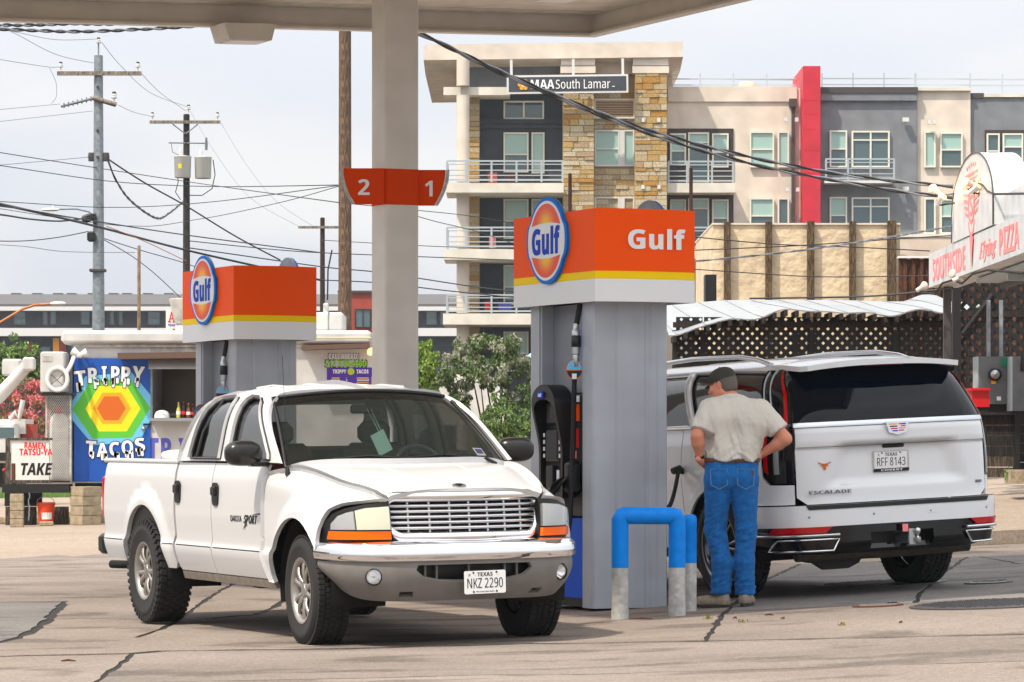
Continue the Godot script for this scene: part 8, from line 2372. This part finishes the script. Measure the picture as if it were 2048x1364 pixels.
func build_poles() -> void:
	var d := 115.0; var k := d / F
	var o := pole("utility_pole", "tall grey steel utility pole with two crossarms, at left", 197, 111, d, 0.145, 0.235, "galv", 12)
	var P := func(x: float, y: float, z := 0.0) -> Vector3: return px(x, y, d) - o.position + V(0, 0, z)
	bar(o, "crossarm", M.beam_pale, P.call(200, 148, 0.19), V(168 * k, 0.13, 0.12))
	var m := nb(); m.tube([P.call(187, 197, 0.2), P.call(234, 211, 0.25)], 0.08, 4); mk(m, "crossarm", M.beam_pale, o)
	m = nb(); m.tube([P.call(122, 213, 0), P.call(188, 197, 0.1)], 0.045, 6); mk(m, "switch_arm", M.wire_grey, o)
	for i in 7: bar(o, "switch_fin", M.wire_grey, P.call(128 + i * 9, 211 - i * 2.2, 0.0), V(0.03, 0.16, 0.12))
	m = nb(); m.tube([P.call(197, 111, 0), P.call(197, 84, 0)], 0.03, 6); mk(m, "top_pin", M.galv, o)
	insulator(o, P.call(197, 95, 0), 0.75); insulator(o, P.call(123, 145, 0.19), 0.75); insulator(o, P.call(277, 145, 0.19), 0.75); insulator(o, P.call(230, 209, 0.25), 0.9)
	m = nb()
	for y in [315, 262, 150, 175]: m.rbox(P.call(197, y, 0.2), V(0.1, 0.1, 0.06), 0.02)
	for x in [183, 212]: m.lathe([W(0.10, -0.14), W(0.12, 0), W(0.10, 0.14)], 10, T0(P.call(x, 314, 0)))
	m.rbox(P.call(196, 541, 0.03), V(0.52, 0.10, 0.5), 0.02)
	mk(m, "hardware", M.dark_cap, o)
	m = nb(); m.rbox(P.call(178, 437, 0.22), V(0.42, 0.26, 0.25), 0.06, Basis(Vector3.BACK, 0.35)); m.rbox(P.call(191, 440, 0.25), V(0.1, 0.4, 0.12), 0.03); mk(m, "splice_box", M.black_plastic, o); m = nb(); m.rbox(P.call(184, 474, 0.22), V(0.26, 0.34, 0.25), 0.06); mk(m, "splice_box", M.black_plastic, o)
	m = nb(); m.tube([P.call(182, 425, 0.2), P.call(155, 419, 0.3), P.call(122, 420, 0.4)], 0.03, 6); mk(m, "lamp_arm", M.galv, o)
	m = nb(); blob(m, P.call(104, 421, 0.4), V(0.30, 0.055, 0.14), 2.4); m.lathe([W(0.04, 0), W(0.04, 0.12)], 8, T0(P.call(110, 418, 0.4))); mk(m, "lamp_head", M.porcelain, o)
	d = 140.0; k = d / F
	var w := pole("utility_pole", "dark wooden utility pole carrying two grey transformers", 373, 229, d, 0.125, 0.17, "pole_dark")
	var Q := func(x: float, y: float, z := 0.0) -> Vector3: return px(x, y, d) - w.position + V(0, 0, z)
	bar(w, "crossarm", M.beam_pale, Q.call(371, 245, 0.2), V(141 * k, 0.12, 0.12))
	m = nb(); m.tube([Q.call(346, 249, 0.2), Q.call(371, 268, 0.16)], 0.025, 5); m.tube([Q.call(397, 249, 0.2), Q.call(373, 268, 0.16)], 0.025, 5); mk(m, "brace", M.galv, w)
	m = nb(); m.tube([Q.call(338, 286, 0.1), Q.call(412, 287, 0.1)], 0.03, 6); mk(m, "bracket", M.wire_grey, w)
	insulator(w, Q.call(377, 227, 0), 0.8); insulator(w, Q.call(306, 242, 0.2), 0.75); insulator(w, Q.call(436, 242, 0.2), 0.75)
	for q in [[367, 335, 0.34], [407, 336, 0.2]]:
		var t := Node3D.new(); t.name = "transformer"; w.add_child(t, true); t.position = Q.call(q[0], q[1], q[2])
		m = nb(); m.lathe([W(0, -0.44), W(0.30, -0.44), W(0.32, -0.42), W(0.34, 0.36), W(0.36, 0.38), W(0.36, 0.42), W(0.1, 0.46), W(0, 0.46)], 20); mk(m, "tank", M.transformer, t)
		m = nb(); m.lathe([W(0.05, 0.44), W(0.08, 0.5), W(0.05, 0.56), W(0.08, 0.62), W(0.03, 0.75)], 10, T0(V(-0.08, 0, 0.05))); mk(m, "bushing", M.porcelain, t)
		if q[0] < 380: m = nb(); m.box(V(-0.08, 0.0, 0.335), V(0.12, 0.18, 0.01)); mk(m, "warning_label", M.yellow, t)
	m = nb(); m.lathe([W(0.05, -0.25), W(0.06, 0.0), W(0.04, 0.25)], 8, T0(Q.call(413, 288, 0.1))); mk(m, "fuse", M.wire_grey, w)
	m = nb(); m.tube([Q.call(427, 320, 0.2), Q.call(431, 350, 0.2), Q.call(425, 378, 0.2), Q.call(405, 391, 0.1), Q.call(380, 391, 0.1)], 0.02, 5); m.tube([Q.call(354, 330, 0.4), Q.call(358, 365, 0.3), Q.call(352, 385, 0.2), Q.call(362, 400, 0.2)], 0.018, 5); m.tube([Q.call(343, 288, 0.1), Q.call(346, 305, 0.2), Q.call(360, 312, 0.3)], 0.012, 5); mk(m, "jumper", M.wire, w)
	pole("utility_pole", "thick weathered wooden pole rising behind the canopy post", 690, -60, 86.0, 0.148, 0.172, "pole_wood")
	o = pole("utility_pole", "slim reddish pole with a crossarm right of the far pump", 645, 436, 130.0, 0.085, 0.11, "pole_red")
	bar(o, "crossarm", M.beam_pale, px(640, 455, 130.0) - o.position + V(0, 0, 0.12), V(86 * 130 / F, 0.09, 0.09))
	m = nb(); m.rbox(px(652, 620, 130) - o.position + V(0, 0, 0.1), V(0.2, 0.5, 0.2), 0.04); mk(m, "junction_box", M.porcelain, o)
	m = nb(); m.tube([px(664, 500, 130) - o.position, px(656, 540, 130) - o.position, px(655, 600, 130) - o.position], 0.03, 5); mk(m, "riser", M.wire, o)
	pole("utility_pole", "thin pale wooden pole above the trailer roof", 278, 492, 105.0, 0.05, 0.06, "pole_pale")
	o = thing("street_lamp", "street lamp with a rust-orange arm at the left edge", "street lamp")
	m = nb(); m.tube([px(-60, 672, 95), px(0, 645, 95), px(45, 618, 95), px(70, 610, 95), px(100, 608, 95)], 0.035, 8); mk(m, "arm", M.lamp_orange, o)
	m = nb(); blob(m, px(116, 607, 95), V(0.22, 0.055, 0.12), 2.4); mk(m, "head", M.porcelain, o)
	m = nb(); var g0 := px(-60, 672, 95); m.lathe([W(0.1, gh(g0.x, -95)), W(0.07, g0.y)], 12, T0(V(g0.x, 0, -95))); mk(m, "shaft", M.galv, o)
	var gp := "thin wires between the poles"
	wire("upper of the two long wires falling to the thick pole", [[-200, 270, 100], [0, 305, 105], [365, 362, 120], [676, 405, 88]], 0.014)
	wire("lower of the two long wires falling to the thick pole", [[-200, 305, 100], [0, 331, 105], [225, 363, 115], [420, 373, 115], [676, 370, 88]], 0.014)
	wire("sagging wire rising to the thick pole from the left", [[-200, 395, 100], [0, 403, 105], [225, 415, 115], [420, 404, 110], [676, 371, 88]], 0.013)
	wire("lowest wire rising to the thick pole from the left", [[-60, 408, 105], [250, 452, 120], [400, 438, 112], [560, 405, 100], [676, 373, 88]], 0.011)
	wire("thick black cable sloping down past the steel pole", [[-200, 365, 90], [0, 408, 95], [190, 452, 112], [380, 502, 125], [640, 560, 130]], 0.04)
	wire("second black cable sloping past the steel pole", [[-200, 398, 90], [0, 412, 95], [150, 436, 105], [372, 470, 130], [640, 505, 128]], 0.022)
	wire("looped black cable left of the splice box", [[-100, 418, 95], [0, 429, 98], [60, 438, 105], [120, 442, 110], [172, 436, 114]], 0.028)
	wire("wire from the steel pole top to the wooden pole top", [[203, 84, 115], [240, 130, 120], [300, 185, 130], [376, 214, 140]], 0.009, "wire_grey", gp)
	wire("wire from the crossarm end to the wooden pole", [[281, 145, 115], [320, 185, 126], [372, 222, 140]], 0.009, "wire_grey", gp)
	wire("wire from the slanting arm to the wooden crossarm", [[236, 210, 115], [270, 225, 126], [306, 233, 140]], 0.009, "wire_grey", gp)
	wire("faint wire falling right from the wooden pole top", [[380, 222, 140], [430, 305, 138], [500, 395, 135], [600, 454, 130]], 0.008, "wire_grey", gp)
	wire("faint wire falling right from the wooden crossarm", [[442, 246, 140], [490, 325, 138], [550, 400, 134], [625, 452, 130]], 0.008, "wire_grey", gp)
	wire("faint top wire running left from the steel pole", [[-100, 45, 100], [20, 62, 104], [110, 79, 110], [196, 78, 115]], 0.009, "wire_grey", gp)
	wire("faint diagonal wire at the upper left", [[-60, 30, 100], [20, 62, 104], [110, 108, 110], [187, 126, 115]], 0.009, "wire_grey", gp)
	wire("faint wire running left from the left crossarm end", [[-100, 102, 100], [0, 119, 106], [98, 134, 114], [122, 133, 115]], 0.009, "wire_grey", gp)
	wire("faint wire running left below the switch arm", [[-100, 228, 100], [0, 219, 106], [120, 208, 115]], 0.008, "wire_grey", gp)
	wire("faint wire running left below the slanting arm", [[-100, 255, 100], [0, 243, 106], [185, 222, 115]], 0.008, "wire_grey", gp)
	wire("faint wire running left from the middle of the steel pole", [[-100, 338, 100], [0, 330, 106], [180, 314, 115]], 0.010, "wire_grey", gp)
	wire("loose twisted cable drooping right of the steel pole", [[216, 320, 115], [232, 360, 116], [262, 402, 120], [312, 436, 126], [340, 425, 132], [366, 403, 139]], 0.026, "wire", "", true)
	wire("straight cable from the steel pole to the far pump", [[216, 318, 115], [250, 341, 118], [300, 372, 122], [372, 412, 128], [470, 472, 132], [560, 520, 136]], 0.03)
	wire("faint jumper loop hanging at the left crossarm", [[99, 136, 115], [112, 165, 115], [112, 195, 115], [103, 207, 115]], 0.008, "wire_grey", gp)
	wire("cable curving up to the lower splice box", [[-100, 478, 100], [0, 482, 103], [60, 481, 108], [120, 474, 111], [176, 463, 114]], 0.016)
	wire("cable falling right from the lower splice box", [[205, 476, 115], [280, 500, 120], [372, 527, 126], [460, 560, 130]], 0.015)
	wire("steeper cable falling right from the splice box", [[205, 478, 115], [260, 510, 118], [310, 548, 122], [372, 606, 126]], 0.015)
	wire("grey cable crossing low behind the pale pole", [[-100, 485, 100], [40, 492, 104], [130, 503, 108], [270, 505, 112]], 0.010, "wire_grey", gp)
	wire("pale orange service line behind the thin pole", [[212, 452, 112], [290, 483, 116], [372, 522, 122]], 0.014, "lamp_orange")
	wire("cable passing behind the far pump and post", [[380, 482, 128], [560, 500, 128], [700, 508, 126], [1030, 520, 124], [1200, 524, 122]], 0.018)
	wire("paired cable passing behind the post", [[380, 496, 128], [640, 533, 128], [760, 545, 126], [960, 575, 124], [1100, 590, 122]], 0.022)
	wire("lowest cable passing behind the post to the balconies", [[640, 560, 128], [760, 566, 126], [900, 582, 124], [1100, 602, 122]], 0.022)
	wire("wire from the flag up to the balconies", [[676, 405, 88], [840, 421, 100], [940, 432, 110], [1060, 452, 118]], 0.012)
	wire("wire sloping from the post down to the near pump", [[676, 373, 88], [840, 434, 100], [950, 462, 108], [1060, 498, 116]], 0.012)
	wire("middle wire between post and near pump", [[640, 480, 128], [760, 487, 124], [900, 494, 122], [1100, 500, 120]], 0.014)
	wire("upper heavy service cable falling to the pizza sign", [[720, 30, 42], [838, 66, 42.5], [1000, 142, 43.5], [1200, 226, 44.5], [1348, 275, 45.5], [1500, 314, 46], [1648, 343, 46.3], [1790, 362, 46], [1906, 373, 45.5]], 0.014, "wire", "", true)
	wire("lower heavy service cable falling to the pizza sign", [[720, 34, 42.2], [838, 68, 42.7], [1000, 146, 43.7], [1200, 231, 44.7], [1348, 284, 45.7], [1480, 322, 46], [1589, 346, 46.2], [1796, 382, 46], [1905, 395, 45.5]], 0.014, "wire", "", true)
	wire("upper twisted cable under the canopy at left", [[-80, 49, 42], [60, 50, 42], [150, 47, 42], [260, 46, 42], [400, 20, 42]], 0.013, "wire", "", true)
	wire("lower twisted cable under the canopy at left", [[-80, 56, 43], [0, 58, 43], [150, 63, 43], [270, 59, 43], [390, 52, 43], [520, 36, 43]], 0.013, "wire", "", true)
	wire("wire dipping across the stucco wall", [[1300, 462, 60], [1400, 475, 60], [1560, 489, 60], [1700, 494, 60], [1860, 502, 60]], 0.010)
	wire("wire rising across the stucco wall to the crest", [[1300, 504, 60], [1400, 500, 60], [1600, 491, 60], [1790, 478, 60], [1906, 471, 56]], 0.010)
	wire("pale twisted wire rising to the crest", [[1300, 528, 60], [1430, 519, 60], [1600, 501, 60], [1750, 479, 58], [1906, 452, 54]], 0.010, "wire_grey", "", true)
	wire("lowest wire across the stucco wall", [[1300, 532, 60], [1440, 542, 60], [1620, 553, 60], [1760, 553, 60], [1862, 551, 58]], 0.009)
	wire("black cable lying along the patio roof edge", [[1500, 597, 58], [1700, 594, 56], [1800, 588, 52], [1905, 576, 47]], 0.016)
	wire("wire far right above the apartments' roof", [[1334, 158, 168], [1600, 160, 168]], 0.015, "wire_grey")
# ---------------------------------------------------------------- plants
func leaf_mat(key: String) -> StandardMaterial3D:
	if M.has(key): return M[key]
	var m := mat(key, Color.WHITE, 0.6)
	m.vertex_color_use_as_albedo = true
	m.backlight_enabled = true
	m.backlight = Color(0.25, 0.32, 0.10)
	m.cull_mode = BaseMaterial3D.CULL_DISABLED
	return m
func leaves(parent: Node3D, called: String, c: Vector3, r: Vector3, count: int, size: float, cols: Array, seed_: int, mm: MB = null) -> void:
	var g := RandomNumberGenerator.new(); g.seed = seed_
	var m := nb() if mm == null else mm
	m.cols = true
	for i in count:
		var v := V(g.randfn(), g.randfn(), g.randfn()).normalized() * pow(g.randf(), 0.40)
		var p := c + v * r
		var q := Basis(V(g.randfn(), g.randfn(), g.randfn()).normalized(), g.randf() * TAU)
		var l := size * g.randf_range(0.6, 1.3); var w := l * 0.42
		m.col = cols[g.randi() % cols.size()] * g.randf_range(0.75, 1.2)
		m.col.a = 1.0
		var a := p - q.y * l * 0.5; var b := p + q.x * w * 0.5 + q.z * w * 0.12; var d := p + q.y * l * 0.5; var e := p - q.x * w * 0.5 + q.z * w * 0.12
		var n := q.z
		m.tn(a, b, d, n, n, n); m.tn(a, d, e, n, n, n)
	if mm == null: mk(m, called, leaf_mat("leaf"), parent)
func tree(called: String, label: String, cat: String, at: Vector3, h: float, clumps: Array, per: int, leaf: float, cols: Array, seed_: int, trunk_r := 0.06, tips := []) -> void:
	var t := thing(called, label, cat, at)
	var g := RandomNumberGenerator.new(); g.seed = seed_
	var m := nb()
	var fork := V(0.05, h * 0.30, 0)
	m.tube([V(0, -0.1, 0), V(0.03, h * 0.15, 0.01), fork], [trunk_r * 1.2, trunk_r, trunk_r * 0.85], 8)
	mk(m, "trunk", M.bark, t)
	for q in clumps:
		m = nb()
		var e := V(q[0], q[1], q[2])
		var mid := fork.lerp(e, 0.5) + V(g.randf_range(-0.1, 0.1), 0.1, g.randf_range(-0.1, 0.1)) * h * 0.3
		m.tube([fork, mid, e], [trunk_r * 0.6, trunk_r * 0.35, trunk_r * 0.12], 6)
		mk(m, "limb", M.bark, t)
	var mb := nb()
	for i in clumps.size():
		var q: Array = clumps[i]
		var c := V(q[0], q[1], q[2])
		for s in 16:
			var v = V(g.randfn(), g.randfn() * 0.85, g.randfn()).normalized() * pow(g.randf(), 0.5) * q[3]
			var cc := cols
			if tips.size() and g.randf() < 0.55 and v.y > -q[3] * 0.2: cc = tips
			leaves(t, "", c + v, Vector3.ONE * q[3] * g.randf_range(0.22, 0.40), per / 16, leaf, cc, seed_ * 131 + i * 17 + s, mb)
	mk(mb, "crown", leaf_mat("leaf"), t)
func clump(q: Array, d: float, foot: Vector3) -> Array:
	var p := px(q[0], q[1], d) - foot
	return [p.x, p.y, q[2], q[3] * d / F]
func build_plants() -> void:
	var g1 := [Color(0.055, 0.10, 0.025), Color(0.085, 0.14, 0.04), Color(0.12, 0.18, 0.06)]
	var sage := [Color(0.26, 0.28, 0.19), Color(0.38, 0.39, 0.31), Color(0.18, 0.21, 0.11)]
	var bright := [Color(0.16, 0.26, 0.03), Color(0.22, 0.33, 0.04), Color(0.10, 0.18, 0.02)]
	var d := 58.0; var k := d / F
	var foot := px(985, 1000, d); foot.y = gh(foot.x, -d)
	var cl := []
	for q in [[905, 740, 0.2, 30], [935, 705, -0.2, 32], [960, 690, 0.0, 28], [1005, 700, 0.1, 34], [1045, 730, -0.1, 34], [920, 790, 0.1, 30], [960, 750, 0.25, 34], [1000, 760, 0.2, 36], [1050, 790, 0.1, 36], [1025, 690, -0.2, 20], [890, 765, 0.0, 20], [1090, 760, -0.3, 34]]: cl.append(clump(q, d, foot))
	tree("tree", "grey-green small tree with pale leaf tips between the post and pump", "tree", foot, 2.4, cl, 1500, 0.062, g1, 5, 0.05, sage)
	cl = []
	for q in [[975, 850, 0.5, 34], [1015, 845, 0.5, 36], [1050, 850, 0.5, 34], [1000, 815, 0.45, 26], [1000, 890, 0.5, 40], [1050, 895, 0.5, 36]]: cl.append(clump(q, d, foot))
	var f2 := foot + V(0.25, 0, 0.5)
	for q in cl: q[0] -= 0.25; q[2] -= 0.5
	tree("shrub", "bright green shrub at the foot of the small pale-tipped tree", "shrub", f2, 0.9, cl, 1100, 0.06, [Color(0.11, 0.19, 0.035), Color(0.16, 0.25, 0.06), Color(0.07, 0.13, 0.03)], 8, 0.03)
	d = 78.0; k = d / F
	foot = px(852, 1000, d); foot.y = gh(foot.x, -d)
	cl = []
	for q in [[850, 700, 0, 26], [862, 725, 0.3, 24], [845, 745, 0.1, 28], [860, 770, 0.2, 24], [848, 800, 0.2, 30], [835, 720, 0, 26], [868, 750, 0, 18]]: cl.append(clump(q, d, foot))
	tree("tree", "yellow-green leafy tree just right of the canopy post", "tree", foot, 3.0, cl, 1000, 0.08, bright, 11, 0.06)
	d = 100.0; k = d / F
	foot = px(35, 950, d); foot.y = gh(foot.x, -d)
	cl = []
	for q in [[-20, 720, 0, 40], [20, 700, 0, 34], [50, 712, 0.3, 34], [80, 735, 0.2, 30], [40, 745, 0.4, 34], [0, 750, 0.2, 36], [75, 775, 0.0, 30], [105, 760, 0, 26]]: cl.append(clump(q, d, foot))
	tree("tree", "bright green tree at the left edge above the pink blossoms", "tree", foot, 4.5, cl, 1000, 0.11, bright + g1, 13, 0.09)
	d = 92.0; k = d / F
	foot = px(45, 950, d); foot.y = gh(foot.x, -d)
	cl = []
	for q in [[5, 820, 0.3, 32], [35, 795, 0.2, 34], [65, 775, 0.1, 30], [88, 800, 0.2, 30], [50, 835, 0.5, 36], [85, 850, 0.3, 34], [15, 860, 0.3, 32], [60, 870, 0.3, 30], [-15, 840, 0, 30]]: cl.append(clump(q, d, foot))
	tree("blossom_tree", "crepe myrtle covered in coral pink blossom behind the utility truck", "tree", foot, 3.0, cl, 1100, 0.085, [Color(0.12, 0.15, 0.04), Color(0.16, 0.20, 0.06), Color(0.50, 0.14, 0.13)], 19, 0.07, [Color(0.62, 0.10, 0.16), Color(0.70, 0.18, 0.20), Color(0.60, 0.22, 0.16)])
	var v := nb()
	var a := px(-30, 938, 96)
	var o := MultiMeshInstance3D.new()
	v.cols = true
	var r := RandomNumberGenerator.new(); r.seed = 77
	for i in 1800:
		var p := V(a.x + r.randf_range(-2, 3.0), gh(a.x, -96) - 0.05, -96 + r.randf_range(-4, 3))
		var h := r.randf_range(0.08, 0.2); var e := V(r.randf_range(-0.05, 0.05), h, r.randf_range(-0.05, 0.05))
		v.col = Color(0.13, 0.24, 0.04) * r.randf_range(0.7, 1.3)
		v.tn(p - V(0.02, 0, 0), p + V(0.02, 0, 0), p + e, Vector3.BACK, Vector3.BACK, Vector3.BACK)
	o.free()
	var gr := mk(v, "grass", leaf_mat("leaf"))
	tag(gr, "strip of green grass under the utility truck at left", "grass"); gr.set_meta("kind", "stuff")
# ---------------------------------------------------------------- small things on the ground
func build_small() -> void:
	var lids := [[1762, 1168, 0.56, "manhole", "large dark tank cover under the SUV's tail"], [1977, 1166, 0.20, "manhole_pale", "small pale round fill cover right of the SUV"], [1990, 1209, 0.62, "manhole", "large grey tank cover at the right edge"], [1756, 1212, 0.19, "manhole_pale", "small rusty fill cover before the large tank covers"]]
	for q in lids:
		var g := on_ground(q[0], q[1])
		var o := thing("manhole_cover", q[4], "manhole cover", g, 0.3, "tank covers in the forecourt")
		o.transform.basis = ground_basis(g.x, g.z, 0.3, 0.4)
		var R: float = q[2]
		var m := nb(); m.lathe([W(R, -0.02), W(R, 0.010), W(R - 0.02, 0.013), W(R - 0.035, 0.013), W(R - 0.037, 0.008)], 48); mk(m, "ring", M.rust if q[1] == 1212 else M.dark_cap, o)
		m = nb(); m.lathe([W(R - 0.045, 0.0), W(R - 0.045, 0.012), W(R - 0.05, 0.014), W(0, 0.014)], 48); mk(m, "lid", M[q[3]], o)
		m = nb()
		var st := 0.055 if R > 0.4 else 0.04
		var n := int(R / st)
		for i in range(-n, n + 1):
			for j in range(-n, n + 1):
				if W(i, j).length() * st < R - 0.07: m.box(V(i * st, 0.016, j * st), V(st * 0.62, 0.005, st * 0.16), Basis(Vector3.UP, PI / 4 if (i + j) % 2 else -PI / 4))
		mk(m, "tread_studs", M[q[3]], o)
		m = nb(); m.box(V(R * 0.6, 0.018, 0), V(0.07, 0.008, 0.03)); mk(m, "lift_slot", M.black, o)
	var bits := [[1538, 1232, 0.07, 0.4, "brown twig on the concrete before the standing person's feet"], [1414, 1237, 0.05, 1.2, "small brown twig below the bollard"], [1565, 1239, 0.04, 2.0, "bent brown twig right of the twig before the shoes"], [1282, 1240, 0.17, 0.15, "rusty stick lying before the grey pump column"], [1470, 1238, 0.03, 0.2, "tiny brown twig near the shoes"], [137, 1324, 0.09, 0.1, "thin dark twig on the near slab at left"], [1800, 1247, 0.03, 1.0, "tiny dark twig below the rusty fill cover"], [1060, 1228, 0.05, 0.3, "dark twig on the concrete under the pickup's bumper"]]
	for q in bits:
		var g := on_ground(q[0], q[1])
		var o := thing("twig", q[4], "twig", g, q[3], "twigs lying on the forecourt")
		var m := nb(); m.tube([V(-q[2] / 2, 0.008, 0), V(0.0, 0.014, 0.012), V(q[2] / 2, 0.007, -0.004)], [0.005, 0.008, 0.004], 6); mk(m, "stem", M.rust, o)
	for q in [[1484, 1245, "withered yellow-green sprig on the concrete at left of the tank covers"], [1686, 1251, "yellowish sprig lying before the rusty fill cover"], [1415, 1238, "pale sprig beside the joint near the bollard"]]:
		var g := on_ground(q[0], q[1])
		var o := thing("sprig", q[2], "sprig", g)
		leaves(o, "leaf_tuft", V(0, 0.012, 0), V(0.04, 0.012, 0.04), 26, 0.026, [Color(0.28, 0.27, 0.10), Color(0.22, 0.20, 0.08)], int(q[0]))
	var v := thing("parasol", "corner of a pale blue parasol left of the near pump", "parasol")
	var d := 63.0
	var m := nb()
	var apex := px(1082, 690, d); var rim := 1.0
	for i in 8:
		var a0 := TAU * i / 8 + 0.2; var a1 := TAU * (i + 1) / 8 + 0.2
		var A := apex; var B := apex + V(cos(a0) * 0.42, -0.32, sin(a0) * 0.42); var C := apex + V(cos(a1) * 0.42, -0.32, sin(a1) * 0.42)
		m.tri(A, C, B)
	mk(m, "canopy", mat("parasol_blue", Color(0.55, 0.80, 0.92), 0.8), v)
	m = nb(); m.lathe([W(0.02, gh(apex.x, -d)), W(0.02, apex.y)], 8, T0(V(apex.x, 0, -d))); mk(m, "stem", M.rail, v)
	settle()
func settle() -> void:
	for o in get_children():
		if not (o is Node3D) or not o.has_meta("label") or o is MeshInstance3D or o.transform != Transform3D(): continue
		var lo := Vector3.INF; var hi := -Vector3.INF
		var stack := [[o, Transform3D()]]
		while stack.size():
			var e: Array = stack.pop_back()
			for c in e[0].get_children():
				if not c is Node3D: continue
				var x: Transform3D = e[1] * c.transform
				if c is MeshInstance3D and c.mesh.get_surface_count():
					var bx: AABB = x * c.mesh.get_aabb()
					lo = lo.min(bx.position); hi = hi.max(bx.end)
				stack.append([c, x])
		if lo.x > hi.x: continue
		var base := V((lo.x + hi.x) / 2, lo.y, (lo.z + hi.z) / 2)
		for c in o.get_children(): if c is Node3D: c.position -= base
		o.position = base
